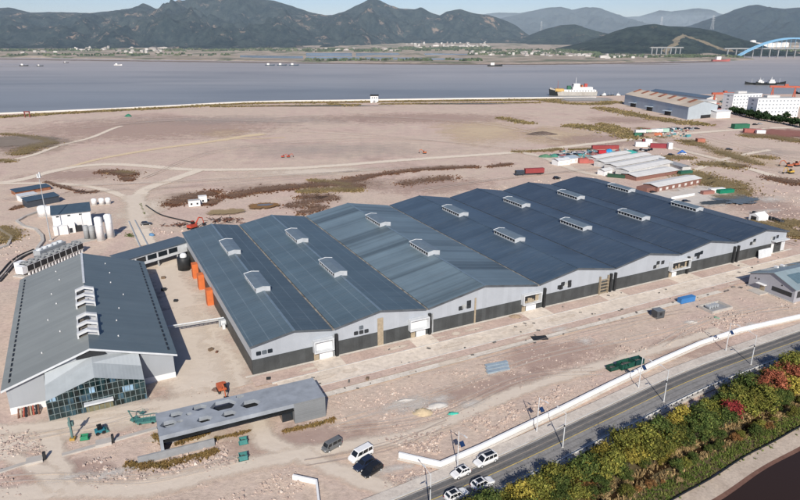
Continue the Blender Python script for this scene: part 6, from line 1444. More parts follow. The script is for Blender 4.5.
for x0, x1, y0, y1, n_, where in VIL:
    for k in range(n_):
        i = r.choice((0, 0, 0, 1, 1, 2, 3)) if n_ > 8 else r.choice((0, 1)); x = r.uniform(x0, x1); y = r.uniform(y0, y1); q = GF(x, y)
        if q[1] > 4200: continue
        if i in hused: o = hp[i].copy(); COL.objects.link(o)
        else: o = hp[i]; hused.add(i)
        o.location = q; o.rotation_euler.z = R(r.uniform(-25, 25)); s_ = r.uniform(.5, 1.0); o.scale = (s_, s_, s_ * r.uniform(.8, 1.1)); tag(o, hl[i] + where, 'house', 'houses in ' + where)
# viaduct and blue arch bridge
cc = M('viaduct_concrete', (.30, .31, .31), .8, .08, .02)
def at_Y(x, y, Y): return (XAT(x, y, Y), Y, ZAT(y, Y))
def viaduct(label, x0, x1, ytop, Y, n_):
    a, b_ = at_Y(x0, ytop, Y), at_Y(x1, ytop, Y); t = thing('viaduct', label, 'bridge', (a[0], Y, 0)); ln = b_[0] - a[0]
    MB().box(0, ln, -6, 6, a[2] - 3, a[2]).build('deck', cc, t); MB().box(0, ln, -6.3, -6.01, a[2] - .5, a[2] + 1.2).build('parapet', cc, t)
    for k in range(n_): x = ln * (k + .5) / n_; MB().box(x - 1.4, x + 1.4, -3, 3, -4, a[2] - 3).build('pier', cc, t)
viaduct('left piece of the pale viaduct below the wooded hills', 650, 683, 47.2, 2500, 7)
viaduct('right piece of the pale viaduct leading to the blue arch', 724, 800, 48.3, 2440, 9)
arcm = M('arch_blue', (.17, .37, .56), .5, .06, .02)
t = thing('arch_bridge', 'large sky blue steel arch bridge at the right edge of the river', 'bridge', (at_Y(737, 55, 2420)[0], 2420, 0))
x0 = 0; x1 = at_Y(846, 55, 2420)[0] - at_Y(737, 55, 2420)[0]; zb = 0; zt = ZAT(38.2, 2420)
for yy in (-10, 10):
    pts = [(x1 * s_ / 24, yy, zb + (zt - zb) * (1 - (2 * s_ / 24 - 1) ** 2)) for s_ in range(25)]
    m = MB()
    for (xa, ya, za), (xb, yb, zb_) in zip(pts, pts[1:]): m.hexa([(xa, ya - 2, za - 2.6), (xb, yb - 2, zb_ - 2.6), (xb, yb + 2, zb_ - 2.6), (xa, ya + 2, za - 2.6)], [(xa, ya - 2, za + 2.6), (xb, yb - 2, zb_ + 2.6), (xb, yb + 2, zb_ + 2.6), (xa, ya + 2, za + 2.6)])
    m.build('arch_rib', arcm, t)
zd = ZAT(48.5, 2420)
for s_ in range(5, 20, 1):
    x = x1 * s_ / 24; z = zb + (zt - zb) * (1 - (2 * s_ / 24 - 1) ** 2)
    if z - 4 > zd: MB().box(x - .5, x + .5, -10.5, -9.5, zd, z - 3.5).build('hanger', arcm, t)
for s_ in range(7, 18, 2): x = x1 * s_ / 24; z = zb + (zt - zb) * (1 - (2 * s_ / 24 - 1) ** 2); MB().box(x - .8, x + .8, -7.9, 7.9, z - 1, z + 1).build('cross_beam', arcm, t)
tkm = M('oil_tank_white', (.66, .65, .62), .6, .06, .02)
for k, (x, y, rr_) in enumerate(((756, 47.2, 16), (764, 47.8, 20), (773, 47.5, 20), (782, 47.3, 22), (791, 47, 18), (760, 44.8, 14))):
    q = (XAT(x, y, 3250), 3250 + k * 14, 2); h = ZAT(y - 4.0, 3250) - 0
    tag(MB().lathe([(rr_, -6), (rr_, ZAT(y - 3.6, 3250)), (rr_ * .6, ZAT(y - 4.1, 3250)), (0, ZAT(y - 4.3, 3250))], 18).build('oil_tank', tkm, None, True, q), ['small white oil tank at the left end of the row under the blue arch', 'white oil tank, second from the left under the blue arch', 'white oil tank in the middle of the row under the blue arch', 'largest white oil tank, fourth from the left under the blue arch', 'white oil tank at the right end of the row', 'small white oil tank behind the left of the row'][k], 'oil tank')
struct(far_poly('tank_terrace', [(735, 49.8), (800, 49.8), (820, 47.0), (735, 47.0)], MATS['far_land'], 1.0))
for lb, x, y0, y1 in (('lattice pylon on the wooded hill left of the viaduct', 661, 16.5, 25), ('tall lattice pylon on the crest of the big right hill', 712, 15, 28.5), ('lattice pylon on the slope above the viaduct gap', 697.5, 41, 49), ('pylon in the far valley behind the middle hills', 541, 21, 31)):
    Y = 3050 if x != 541 else 5200; b0_ = at_Y(x, y1, Y); tp = ZAT(y0, Y); t = thing('pylon', lb, 'pylon', (b0_[0], Y, b0_[2] - 4)); h = tp - b0_[2] + 4; w_ = h * .09
    for sx_ in (-1, 1):
        for sy_ in (-1, 1): MB().tube((sx_ * w_, sy_ * w_, 0), (sx_ * w_ * .12, sy_ * w_ * .12, h), .55, .3, 4).build('leg', lt_metal, t)
    for f_ in (.62, .76, .9): MB().box(-w_ * 1.6 * (1.3 - f_ * .5), w_ * 1.6 * (1.3 - f_ * .5), -.4, .4, h * f_ - .4, h * f_ + .4).build('cross_arm', lt_metal, t)
# ================================================================ pond, stream, sand bank
def offw(d0, d1, s0, s1, mat, name, z, wob=0.0, seed=0):
    """sheet beside the road between two distances from its right edge"""
    rr = random.Random(seed); a = Vector((27.4, 100.7)); t = Vector((math.cos(R(31)), math.sin(R(31)))); n_ = Vector((t.y, -t.x)); m = MB(); prev = None; s_ = s0; uv = []
    while s_ <= s1:
        w0 = d0(s_) if callable(d0) else d0; w1 = d1(s_) if callable(d1) else d1
        p = a + t * s_ + n_ * w0; q = a + t * s_ + n_ * w1
        if prev: m.quad((*prev[0], z), (*prev[1], z), (*q, z), (*p, z))
        prev = (p, q); s_ += 2
    return struct(m.build(name, mat))
def RD(s_, d): t = Vector((math.cos(R(31)), math.sin(R(31)))); p = Vector((27.4, 100.7)) + t * s_ + Vector((t.y, -t.x)) * d; return (p.x, p.y, 0)
wob = lambda b, a1, k, ph=0: (lambda s_: b + a1 * math.sin(s_ * k + ph) + a1 * .5 * math.sin(s_ * k * 2.7 + ph * 2))
soil = M_ground('bank_soil', [(0.075, 0.06, 0.035), (0.12, 0.095, 0.05), (0.17, 0.13, 0.075)], 0.3, 1.5, 0.5)
offw(1.5, wob(18.3, .3, .13), -90, 150, soil, 'bank', 0.12)
dkw, nt, b = nodes('pond_water'); b.inputs['Base Color'].default_value = (0.034, 0.020, 0.014, 1); b.inputs['Roughness'].default_value = 0.12; b.inputs['Specular IOR Level'].default_value = 0.25
bump(nt, b, noise_tex(nt, N(nt, 'ShaderNodeNewGeometry').outputs['Position'], 1.2, 3), .05, .05)
stw, nt, b = nodes('stream_water'); b.inputs['Base Color'].default_value = (0.030, 0.018, 0.010, 1); b.inputs['Roughness'].default_value = 0.2; b.inputs['Specular IOR Level'].default_value = 0.3
bsand = M_ground('bank_sand', [(0.42, 0.34, 0.27), (0.50, 0.415, 0.335), (0.55, 0.46, 0.375)], 0.15, 2.0, 0.25)
wets = M_ground('wet_sand', [(0.16, 0.085, 0.065), (0.21, 0.12, 0.09)], 0.3, 2.0, 0.1)
offw(wob(18.2, .25, .11), wob(23.2, .3, .09, 1), -90, 150, bsand, 'sand_bank', 0.15)
offw(wob(22.0, .3, .09, 1), wob(23.4, .3, .09, 1), -90, 150, wets, 'wet_sand', 0.17)
offw(wob(22.9, .35, .09, 1), 130, -90, 150, dkw, 'pond', 0.19)
offw(wob(11.5, .7, .14, 2), wob(13.1, .6, .14, 2), -90, 150, stw, 'stream', 0.16)
m = MB(); f_ = wob(18.5, .25, .11); s_ = -60; prev = None
while s_ < 140:
    p = RD(s_, f_(s_)); 
    if prev: m.quad((prev[0], prev[1], .1), (p[0], p[1], .1), (p[0], p[1], .62), (prev[0], prev[1], .62)); m.quad((prev[0], prev[1], .62), (p[0], p[1], .62), (p[0] + .12, p[1] - .2, .63), (prev[0] + .12, prev[1] - .2, .63))
    prev = p; s_ += 1.5
tag(m.build('silt_fence', black), 'low black silt fence along the edge of the sand bank beside the dark pond', 'fence')
# small ponds on the site
brw = M('brown_pond', (.20, .115, .05), .15, .2, .3, spec=.6); blw = M('blue_pond', (.10, .14, .18), .15, .2, .2, spec=.6)
struct(patch('pond', G(263, 206.5), 9, 6.5, 20, M_fade('puddle_brown', (.22, .125, .055), (.26, .15, .07), 1, .15, .15))); struct(patch('pond', G(265, 206), 4.5, 2.5, 15, M_fade('puddle_blue', (.15, .16, .19), (.17, .18, .21), 1, .2, .2)))
struct(patch('pond', G(226, 213), 10, 6, 10, M_fade('puddle_tan', (.30, .22, .12), (.34, .26, .15), .9, .15, .2)))
struct(patch('pond', G(735, 200.5), 14, 10, 25, M_fade('puddle_slate', (.10, .13, .16), (.13, .16, .19), 1, .15, .15))); struct(patch('pond', G(715, 203.5), 12, 3.5, 20, M_fade('puddle_dark', (.05, .065, .075), (.07, .085, .10), 1, .2, .2)))
struct(patch('pond', G(10, 143), 60, 40, 0, M_fade('mud_dark', (.24, .20, .165), (.30, .25, .205), .85, .02, .4)))
patch('ditch_water', G(330, 106.3), 90, 4, 2, M_fade('ditch_w', (.16, .17, .18), (.2, .21, .22), .9, .02, .3)); patch('ditch_water', G(462, 104.2), 90, 4, 1, MATS['ditch_w'])

# ================================================================ loose stones (stuff)
def stones(name, label, areas, seed, smin=.06, smax=.40):
    rr = random.Random(seed); m = MB()
    for poly, n_ in areas:
        for x, y in scatter_poly(poly, n_, rr):
            q = G(x, y)
            if noise.noise(Vector((q[0] * .16, q[1] * .16, 4.2))) + .6 * noise.noise(Vector((q[0] * .6, q[1] * .6, 1.2))) < rr.uniform(-.1, .25): continue
            s_ = smin + (smax - smin) * rr.random() ** 2.5; a = rr.uniform(0, 6.28); k = len(m.v)
            e = [(s_ * rr.uniform(.6, 1.2) * math.cos(a + i * 1.57), s_ * rr.uniform(.5, 1.1) * math.sin(a + i * 1.57)) for i in range(4)]
            for ex, ey in e: m.v.append((q[0] + ex, q[1] + ey, .0))
            h = s_ * rr.uniform(.5, 1.0)
            for ex, ey in e: m.v.append((q[0] + ex * .55, q[1] + ey * .55, h + .28 * 0))
            m.f += [(k, k + 1, k + 5, k + 4), (k + 1, k + 2, k + 6, k + 5), (k + 2, k + 3, k + 7, k + 6), (k + 3, k, k + 4, k + 7), (k + 4, k + 5, k + 6, k + 7)]; m.m += [0] * 5
    mt, nt, b = nodes(name + '_m'); ge = N(nt, 'ShaderNodeNewGeometry')
    c = ramp(nt, ge.outputs['Random Per Island'], [(0, (.30, .23, .20)), (.35, (.42, .33, .28)), (.75, (.50, .395, .33)), (.95, (.57, .48, .41)), (1, (.66, .58, .51))]); L(nt, c, b.inputs['Base Color']); b.inputs['Roughness'].default_value = .95
    return stuff(m.build(name, mt), label, 'rubble')
stones('loose_stones', 'loose pink and pale stones scattered over the building site', [
    ([(330, 400), (540, 345), (800, 300), (800, 318), (640, 362), (560, 405), (440, 462), (400, 450), (330, 425)], 5200), ([(700, 300), (800, 297), (800, 316), (720, 330)], 700),
    ([(345, 450), (440, 470), (425, 498), (380, 485)], 900), ([(60, 470), (150, 452), (240, 440), (238, 466), (190, 482), (90, 490)], 1700), ([(235, 455), (262, 458), (240, 482), (160, 492)], 300),
    ([(0, 425), (44, 432), (50, 455), (0, 468)], 800), ([(240, 478), (300, 470), (318, 500), (200, 500)], 500), ([(420, 398), (520, 368), (560, 384), (470, 432), (430, 430)], 1500),
    ([(0, 470), (40, 472), (50, 500), (0, 500)], 300), ([(185, 372), (250, 380), (240, 395), (190, 400)], 250), ([(300, 420), (345, 412), (360, 432), (310, 442)], 300)], 2)
stones('rubble_berm', 'long low berm of pinkish broken stone in front of the pavilion', [([(62, 468), (100, 458), (150, 456), (200, 458), (238, 448), (240, 462), (190, 478), (120, 482), (75, 480)], 3000), ([(380, 440), (450, 425), (520, 392), (560, 378), (560, 398), (470, 440), (440, 458)], 2400), ([(0, 428), (40, 434), (46, 450), (0, 462)], 900), ([(600, 345), (690, 318), (760, 306), (740, 322), (640, 356)], 1500)], 22, .12, .55)
stones('gravel', 'fine pink gravel over the whole building site', [([(330, 400), (540, 345), (800, 300), (800, 318), (640, 362), (560, 405), (440, 462), (330, 430)], 14000), ([(0, 425), (160, 430), (240, 440), (320, 480), (320, 500), (0, 500)], 8000), ([(180, 370), (245, 380), (240, 410), (160, 410)], 1200)], 12, .05, .16)
stones('broken_concrete', 'broken pale concrete lumps strewn over the plain behind the warehouse', [([(700, 190), (800, 178), (800, 232), (760, 226), (735, 205)], 1500), ([(0, 240), (30, 230), (30, 260), (0, 280)], 200), ([(150, 228), (210, 222), (200, 240), (165, 250)], 260), ([(400, 200), (560, 178), (600, 178), (450, 196)], 350), ([(560, 135), (760, 150), (800, 165), (640, 160)], 300)], 6, .15, .75)
stones('chalk_lumps', 'white lumps of chalky rubble round the sand heap', [([(395, 398), (425, 398), (450, 405), (440, 416), (405, 412)], 700), ([(680, 320), (700, 320), (705, 326), (685, 327)], 120), ([(345, 485), (400, 468), (430, 472), (390, 492)], 300)], 9, .1, .4)

# ================================================================ dry brush, reeds, grass (stuff)
def brush(name, label, blobs, mat, seed, h=(.5, 1.3), w=(.5, 1.1), n_leaf=5, cat='brush', base=None, mul=1.0):
    """upright tufts of leaf-size faces; blobs = (points in photo, half width in metres, count) along a line"""
    rr = random.Random(seed); m = MB()
    for pts, hw, n_ in blobs:
        if base is not None and len(pts) > 1: ribbon('scrub_soil', PP(*pts), hw * 2.6, base)
        n_ = int(n_ * mul)
        ln = smooth_line([G(*p) for p in pts], 6) if len(pts) > 1 else [Vector(G(*pts[0])[:2]), Vector(G(*pts[0])[:2]) + Vector((.1, 0))]
        for _ in range(n_):
            i = rr.randrange(len(ln) - 1); p = ln[i].lerp(ln[i + 1], rr.random()); sp = hw * (0.35 + 0.65 * (0.5 + 0.5 * math.sin(i * 1.7 + seed)))
            x = p.x + rr.gauss(0, sp * .55); y = p.y + rr.gauss(0, sp * .55)
            hh = rr.uniform(*h); ww = rr.uniform(*w)
            for k in range(n_leaf):
                a = rr.uniform(0, 6.28); ca, sa = math.cos(a) * ww * .5, math.sin(a) * ww * .5; ox, oy = rr.uniform(-ww, ww) * .5, rr.uniform(-ww, ww) * .5; lx, ly = rr.uniform(-.4, .4) * hh, rr.uniform(-.4, .4) * hh; z0 = rr.uniform(0, hh * .4)
                m.quad((x + ox - ca, y + oy - sa, z0), (x + ox + ca, y + oy + sa, z0), (x + ox + lx + ca * .5, y + oy + ly + sa * .5, z0 + hh * .7), (x + ox + lx - ca * .5, y + oy + ly - sa * .5, z0 + hh * .7))
    return stuff(m.build(name, mat), label, cat)
brn = M_leaf('leaf_brown', (.085, .042, .030), (.15, .078, .050), (.23, .145, .085), .12); ylw = M_leaf('leaf_straw', (.15, .115, .055), (.25, .185, .085), (.34, .26, .14), .12); grn = M_leaf('leaf_grassgreen', (.045, .075, .02), (.085, .115, .035), (.16, .16, .06), .5)
for (x, y, w_, h_, an) in ((270, 188, 130, 10, 12), (350, 184, 110, 16, 12), (440, 168, 80, 6, 12), (185, 196, 50, 10, 10)): ppatch('brush_soil', x, y, w_, h_, brown, an)
brush('dry_brush', 'dark red-brown dry brush in a long belt behind the warehouse', [([(172, 205), (190, 198), (212, 193)], 7, 900), ([(208, 205), (216, 200)], 4, 250), ([(227, 197), (260, 191), (300, 187), (340, 183), (360, 178)], 6.5, 2600), ([(355, 179), (385, 174), (420, 170), (475, 167)], 4.5, 1300), ([(300, 197), (330, 198), (300, 204)], 7, 260), ([(490, 167), (512, 164)], 4, 220), ([(400, 185), (430, 180), (450, 178)], 8, 200), ([(102, 172), (118, 173), (132, 176)], 7, 420), ([(125, 178), (130, 181)], 4, 150), ([(45, 182), (80, 192), (96, 192)], 2, 240), ([(12, 210), (22, 206)], 2, 90), ([(770, 178), (790, 182), (800, 184)], 8, 400), ([(735, 165), (745, 167)], 5, 120), ([(350, 190), (360, 185)], 6, 150), ([(285, 206), (320, 208), (300, 214)], 6, 160)], brn, 3, (.25, .8), (.3, .75), base=brown, mul=2.8)
brush('dry_grass', 'straw and olive dry grass in patches on the plain', [([(300, 192), (340, 190), (357, 190)], 6, 700), ([(310, 180), (350, 186)], 5, 200), ([(118, 172), (132, 174)], 5, 120), ([(18, 155), (32, 148), (50, 143)], 10, 500), ([(0, 134), (30, 137), (55, 144)], 6, 260),
     ([(690, 172), (700, 180), (720, 183), (735, 190)], 14, 1500), ([(700, 165), (725, 164), (735, 168)], 9, 500), ([(715, 198), (730, 197), (745, 192)], 6, 420), ([(655, 158), (690, 158)], 8, 420), ([(680, 141), (695, 142), (690, 145)], 9, 260), ([(760, 157), (770, 158)], 8, 200), ([(720, 152), (732, 156), (760, 165)], 7, 300),
     ([(745, 136), (770, 137), (800, 142)], 12, 700), ([(750, 222), (780, 228), (800, 238)], 6, 700), ([(785, 226), (800, 222)], 6, 200), ([(640, 128), (662, 138)], 8, 200), ([(0, 228), (10, 236), (4, 242)], 5, 400), ([(0, 160), (12, 162)], 6, 100), ([(512, 152), (545, 151), (560, 149)], 5, 350), ([(570, 150), (590, 149)], 4, 160), ([(700, 145), (745, 160)], 9, 160)], ylw, 4, (.25, .8), (.3, .8), base=olive, mul=2.6)
brush('bank_brush', 'olive and brown scrub along the river bank and its ditch', [([(-10, 118), (40, 115), (100, 111.5), (160, 108.5), (250, 103.8), (340, 102.6), (420, 101.5), (500, 100.5), (560, 100)], 9, 5200), ([(545, 101), (575, 104), (600, 104), (615, 102)], 12, 900), ([(600, 108), (620, 112), (650, 118), (690, 124)], 12, 1300), ([(572, 126), (590, 128), (615, 131), (632, 138)], 14, 1300), ([(600, 124), (622, 130)], 8, 400), ([(500, 118), (520, 122), (530, 124)], 8, 300), ([(210, 107), (300, 106), (360, 105)], 5, 500), ([(330, 104), (352, 106)], 8, 200), ([(380, 104.5), (540, 103)], 4, 700), ([(690, 123), (705, 125)], 10, 300)], M_leaf('leaf_bank', (.10, .085, .04), (.19, .15, .07), (.25, .18, .10), .05), 5, (.5, 1.5), (.6, 1.6), 6, base=olive, mul=1.4)
brush('ground_cover', 'green weeds by the track near the silos', [([(140, 203), (145, 215)], .7, 90), ([(128, 234), (132, 237)], 2, 80), ([(740, 200), (745, 203)], 3, 60)], grn, 8, (.15, .4), (.2, .5))
brush('weeds', 'dry weeds along the low wall in front of the pavilion', [([(128, 466), (160, 466), (190, 460), (215, 452)], 1.2, 700), ([(155, 437), (165, 444)], 1.0, 120), ([(178, 444), (210, 434)], .8, 120), ([(285, 432), (310, 427), (335, 420)], .7, 260), ([(216, 440), (250, 432)], .5, 90)], M_leaf('leaf_weed', (.16, .09, .035), (.27, .18, .07), (.12, .10, .04), .5), 9, (.25, .7), (.07, .18), 9, mul=2.2)
rr = random.Random(41); m = MB()
for x0, x1, y0, y1, n_ in ((0, 240, 49.5, 51.5, 500), (0, 230, 54, 56, 160), (240, 400, 49, 52, 500), (400, 490, 47.5, 51, 700), (470, 600, 50, 55.5, 900), (590, 740, 55.5, 58, 420), (300, 480, 59.8, 61.2, 160), (735, 800, 49.5, 51.5, 120)):
    for _ in range(n_):
        x, y = rr.uniform(x0, x1), rr.uniform(y0, y1)
        if noise.noise(Vector((x * .07, y * .9, 2))) < -.05: continue
        q = GF(x, y)
        if q[1] > 4000: continue
        for k in range(3):
            h_, w_ = rr.uniform(3, 8), rr.uniform(6, 14); a = rr.uniform(-.6, .6); ca, sa = math.cos(a) * w_ * .5, math.sin(a) * w_ * .5; ox, oy = rr.uniform(-8, 8), rr.uniform(-8, 8)
            m.quad((q[0] + ox - ca, q[1] + oy - sa, q[2] - 1), (q[0] + ox + ca, q[1] + oy + sa, q[2] - 1), (q[0] + ox + ca * .5, q[1] + oy + 3, q[2] + h_), (q[0] + ox - ca * .5, q[1] + oy + 3, q[2] + h_))
stuff(m.build('shore_scrub', M_leaf('leaf_far', (.03, .05, .03), (.06, .08, .04), (.11, .11, .06), .01)), 'dark green scrub and hedges on the flats along the far shore', 'scrub')
# scrap piles
def scrap(label, p, n_, sp, seed):
    rr = random.Random(seed); t = thing('scrap_heap', label, 'scrap', p)
    for mt, nn in ((rust, n_ * 2 // 3), (black, n_ // 3)):
        m = MB()
        for k in range(nn): x, y = rr.gauss(0, sp), rr.gauss(0, sp * .5); a = rr.uniform(0, 6.28); l_ = rr.uniform(.8, 3.2); m.tube((x, y, rr.uniform(.1, .8)), (x + math.cos(a) * l_, y + math.sin(a) * l_, rr.uniform(.1, 1.6)), .12, .12, 5)
        m.build('beams', mt, t)['kind'] = 'stuff'
    return t
scrap('tangle of rusty beams left of the red loader behind the covered bridge', G(178, 226), 46, 2.4, 1); scrap('tangle of rusty beams right of the red loader', G(205, 229), 30, 2.2, 2); scrap('long dark tangle of scrap steel behind the first roof bay', G(226, 221), 90, 4.0, 3)
scrap('rusty scrap at the orange shed on the far left', G(78, 193), 26, 2.4, 4)

# ================================================================ trees
bark = M('bark', (.09, .07, .05), .95, .3, 2)
LEAF = {'olive': M_leaf('leaf_olive', (.060, .074, .016), (.125, .128, .026), (.225, .185, .040), .9), 'green': M_leaf('leaf_green', (.026, .048, .013), (.058, .082, .020), (.12, .125, .032), .9),
        'yellow': M_leaf('leaf_yellow', (.14, .125, .022), (.23, .19, .036), (.33, .245, .052), .9), 'rust': M_leaf('leaf_rust', (.10, .05, .02), (.19, .095, .035), (.25, .15, .06), .9),
        'red': M_leaf('leaf_red', (.20, .028, .028), (.31, .045, .045), (.34, .075, .06), .9), 'russet': M_leaf('leaf_russet', (.15, .045, .028), (.26, .08, .045), (.20, .09, .045), .9), 'reed': M_leaf('leaf_reed', (.20, .14, .06), (.30, .21, .10), (.36, .27, .14), .8), 'dark': M_leaf('leaf_hedge', (.012, .030, .012), (.022, .045, .016), (.035, .06, .02), .3)}
def tree_mesh(seed, h, rad, nleaf, leaf, lobes):
    """trunk with limbs and a crown of small leaf faces gathered in uneven clumps"""
    rr = random.Random(seed); tk_ = MB(); th = h * .42
    tk_.tube((0, 0, -.1), (rr.uniform(-.2, .2), rr.uniform(-.2, .2), th), h * .03, h * .018, 7)
    cl = []
    for k in range(lobes):
        a = 2.399 * k + rr.uniform(-.4, .4); f_ = math.sqrt((k + .5) / lobes); z = h * (.80 - .36 * f_ * f_ + rr.uniform(-.13, .15)); rr_ = rad * rr.uniform(.27, .44)
        c = (rad * .78 * f_ * math.cos(a), rad * .78 * f_ * math.sin(a), z); cl.append((c, rr_)); tk_.tube((0, 0, th * rr.uniform(.6, 1)), c, h * .013, h * .004, 5)
    cr = MB()
    per = nleaf // lobes
    for c, q in cl:
        for _ in range(per):
            u, v_ = rr.uniform(-1, 1), rr.uniform(0, 6.283); s_ = math.sqrt(1 - u * u); d = (s_ * math.cos(v_), s_ * math.sin(v_), u); rd = q * (rr.random() ** .45) * (1 + .45 * math.sin(5 * v_ + 7 * u + seed)) * (1.55 if rr.random() < .12 else 1)
            p = Vector((c[0] + d[0] * rd, c[1] + d[1] * rd, c[2] + d[2] * rd * .85))
            nrm = (Vector(d) + Vector((rr.uniform(-.9, .9), rr.uniform(-.9, .9), rr.uniform(-.2, 1.0)))).normalized(); t1 = nrm.orthogonal().normalized(); t2 = nrm.cross(t1); l_ = leaf * rr.uniform(.6, 1.4); an = rr.uniform(0, 6.28); e1 = (t1 * math.cos(an) + t2 * math.sin(an)) * l_; e2 = (t2 * math.cos(an) - t1 * math.sin(an)) * l_ * .6
            cr.quad(tuple(p - e1), tuple(p + e2), tuple(p + e1), tuple(p - e2))
    return tk_, cr
TP_ = {}
def tree_proto(kind, seed, h, rad, nleaf, leaf=.17, lobes=11, name='tree'):
    tk_, cr = tree_mesh(seed, h, rad, nleaf, leaf, lobes); root = bpy.data.objects.new(name, None); COL.objects.link(root); tk_.build('trunk', bark, root); cr.build('crown', LEAF[kind], root); root.location = (0, -400, 0); return root
KL = {'olive': ('olive green leafy tree in the belt between road and stream', 'tree', 'olive trees between road and stream'), 'green': ('dark green leafy tree in the belt between road and stream', 'tree', 'dark green trees between road and stream'), 'yellow': ('yellow-green autumn tree in the belt between road and stream', 'tree', 'yellow trees between road and stream'), 'rust': ('brown-leaved bush in the belt between road and stream', 'bush', 'brown bushes between road and stream'), 'reed': ('straw coloured bush beside the stream', 'bush', 'straw coloured bushes beside the stream')}
protos_t = {k: [tree_proto(k, i * 13 + len(k), h, rd, nl, lf, lb, 'bush' if k in ('rust', 'reed') else 'tree') for i, (h, rd, nl, lf, lb) in enumerate(v)] for k, v in {
    'olive': [(5.2, 2.6, 3400, .17, 12), (4.4, 2.3, 2900, .16, 10), (5.8, 2.9, 3900, .17, 14)], 'green': [(5.0, 2.5, 3300, .17, 12), (5.9, 2.7, 3800, .17, 13)], 'yellow': [(5.4, 2.0, 2800, .16, 11), (4.2, 2.2, 2700, .16, 10)], 'rust': [(2.6, 1.9, 1900, .14, 9)], 'reed': [(2.2, 1.8, 1800, .15, 9)]}.items()}
taken = set()
def plant(kind, p, sc, lab=None, group=True, proto=None):
    i = random.randrange(len(protos_t[kind])); key = (kind, i); pr_ = protos_t[kind][i]; rz = random.uniform(0, 360)
    if key in taken: o = dup(pr_, p, rz, scale=sc)
    else: taken.add(key); o = pr_; o.location = p; o.rotation_euler.z = R(rz); o.scale = (sc,) * 3
    L_, c_, g_ = KL[kind]; tag(o, lab or L_, c_, None if lab else g_); 
    if lab and 'group' in o: del o['group']
    return o
random.seed(31)
SPOT = [G(729.5, 424), G(771, 395), G(796, 388), G(628, 471), G(757, 398), G(783, 383)]
rows = [(3.5, .40), (4.9, .74), (6.0, 1.05), (7.9, 1.1), (9.6, 1.0), (10.7, .6)]
for ri, (d, sc) in enumerate(rows):
    s_ = -52 + ri * .9
    while s_ < 112:
        s_ += random.uniform(2.4, 3.9) * (0.85 if ri == 0 else 1)
        q = RD(s_ + random.uniform(-.5, .5), d + random.uniform(-.9, .9))
        if s_ > 75: q = RD(s_, d - (s_ - 75) * .05)
        if any(math.hypot(q[0] - a_[0], q[1] - a_[1]) < 2.7 for a_ in SPOT): continue
        n1 = noise.noise(Vector((s_ * .09, d * .25, 3.3))); rv = random.random()
        kind = 'green' if n1 > .12 else ('yellow' if n1 < -.28 else 'olive')
        if rv < .12: kind = 'yellow'
        elif rv < .22: kind = 'green'
        elif rv < .27 or (ri == 0 and s_ < 25 and rv < .55): kind = 'rust'
        elif ri == 5 and rv < .75: kind = 'reed'
        plant(kind, q, sc * random.uniform(.68, 1.22) * (1.35 if kind in ('rust', 'reed') and ri not in (0, 5) else 1))
s_ = -45
while s_ < 105:
    s_ += random.uniform(1.2, 3.2); plant(random.choice(('reed', 'rust', 'reed', 'olive', 'green')), RD(s_, random.choice((random.uniform(13.0, 14.6), random.uniform(13.6, 16.4), 12.2 if math.sin(s_ * .23) > .2 else 14))), random.uniform(.4, .85) * (.62 if random.random() < .5 else .8))
def single_tree(kind, p, seed, h, rad, nl, label, lf=.17, lobes=12, cat='tree'):
    o = tree_proto(kind, seed, h, rad, nl, lf, lobes); o.location = p; tag(o, label, cat); return o
single_tree('red', G(729.5, 424), 91, 6.0, 2.4, 3600, 'bright red autumn tree standing among the green trees beside the road')
single_tree('russet', G(771, 395), 92, 6.6, 3.0, 4200, 'large russet red tree near the right edge beside the road'); single_tree('russet', G(757, 398), 97, 5.6, 2.4, 3200, 'dull red tree just left of the large russet tree beside the road'); single_tree('russet', G(783, 383), 98, 6.0, 2.6, 3400, 'rusty red tree behind the large russet tree, close to the guard rail'); single_tree('russet', G(796, 388), 93, 6.0, 2.7, 3400, 'orange-red tree at the very right edge beside the road')
single_tree('yellow', G(628, 471), 94, 5.4, 1.9, 2800, 'slender bright yellow tree in the lower middle of the tree belt')
brush('stream_reeds', 'straw coloured reeds and undergrowth along the stream and under the trees', [], MATS['leaf_reed'], 1) if False else None
rr = random.Random(77); m1 = MB(); m2 = MB()
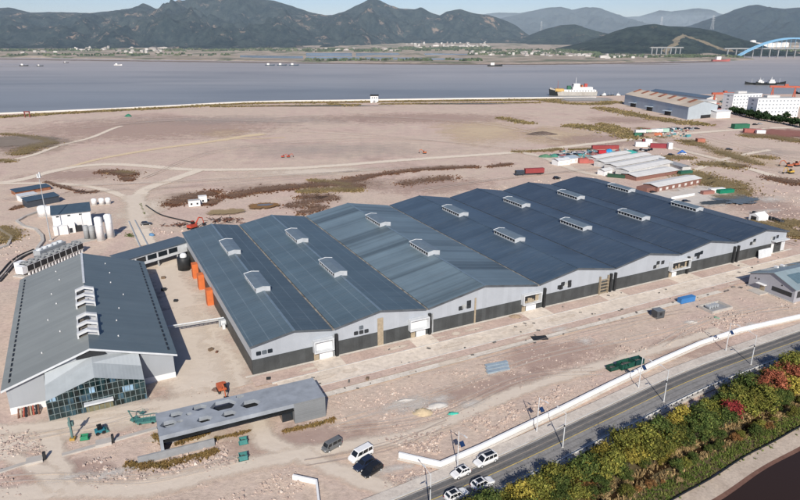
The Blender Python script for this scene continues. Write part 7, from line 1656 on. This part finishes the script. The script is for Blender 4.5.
def tuft(m, p, hh, ww, n_):
    for k in range(n_):
        a = rr.uniform(0, 6.28); ca, sa = math.cos(a) * ww * .5, math.sin(a) * ww * .5; ox, oy = rr.uniform(-ww, ww), rr.uniform(-ww, ww); lx, ly = rr.uniform(-.35, .35) * hh, rr.uniform(-.35, .35) * hh
        m.quad((p[0] + ox - ca, p[1] + oy - sa, .1), (p[0] + ox + ca, p[1] + oy + sa, .1), (p[0] + ox + lx + ca * .3, p[1] + oy + ly + sa * .3, .1 + hh), (p[0] + ox + lx - ca * .3, p[1] + oy + ly - sa * .3, .1 + hh))
for k in range(4200): tuft(m1, RD(rr.uniform(-55, 115), rr.choice((rr.uniform(1.6, 10.5), rr.gauss(10.8, .5), rr.gauss(13.6, .6)))), rr.uniform(.2, .7), rr.uniform(.12, .25), 5)
stuff(m1.build('undergrowth', LEAF['reed']), 'straw coloured reeds and undergrowth along the stream and under the trees', 'reeds')
for k in range(4200): tuft(m2, RD(rr.uniform(-55, 115), rr.gauss(16.2, 1.1)), rr.uniform(.15, .5), rr.uniform(.12, .3), 5)
stuff(m2.build('grass', M_leaf('leaf_lawn', (.05, .085, .015), (.10, .13, .03), (.20, .18, .06), .5)), 'green and yellowing grass strip beside the black silt fence', 'grass')
# dark hedge row of trees in front of the white blocks
hproto = tree_proto('dark', 5, 7.0, 4.4, 900, .8, 9); r = random.Random(14); first = True
hp_ = smooth_line([G(*q) for q in ((733, 113.5), (745, 116.5), (760, 120), (775, 122.5), (790, 125), (803, 128))], 6)
for i, q in enumerate(hp_):
    p = (q.x + r.uniform(-1, 1), q.y + r.uniform(-2, 2), 0); s_ = r.uniform(.75, 1.1)
    if first: o = hproto; o.location = p; o.scale = (s_,) * 3; first = False; tag(o, 'dark evergreen tree in the hedge row in front of the white apartment blocks', 'tree', 'evergreen hedge trees before the white blocks')
    else: dup(hproto, p, r.uniform(0, 360), scale=s_)
for lb, x, y, sc in (('round dark tree at the right end before the front white block', 786, 118.8, .9), ('dark tree before the left corner of the front white block', 757, 119, 1.1), ('dark tree before the middle of the front white block', 765, 119, 1.0)):
    o = dup(hproto, G(x, y), 40, lb, scale=sc); del o['group']
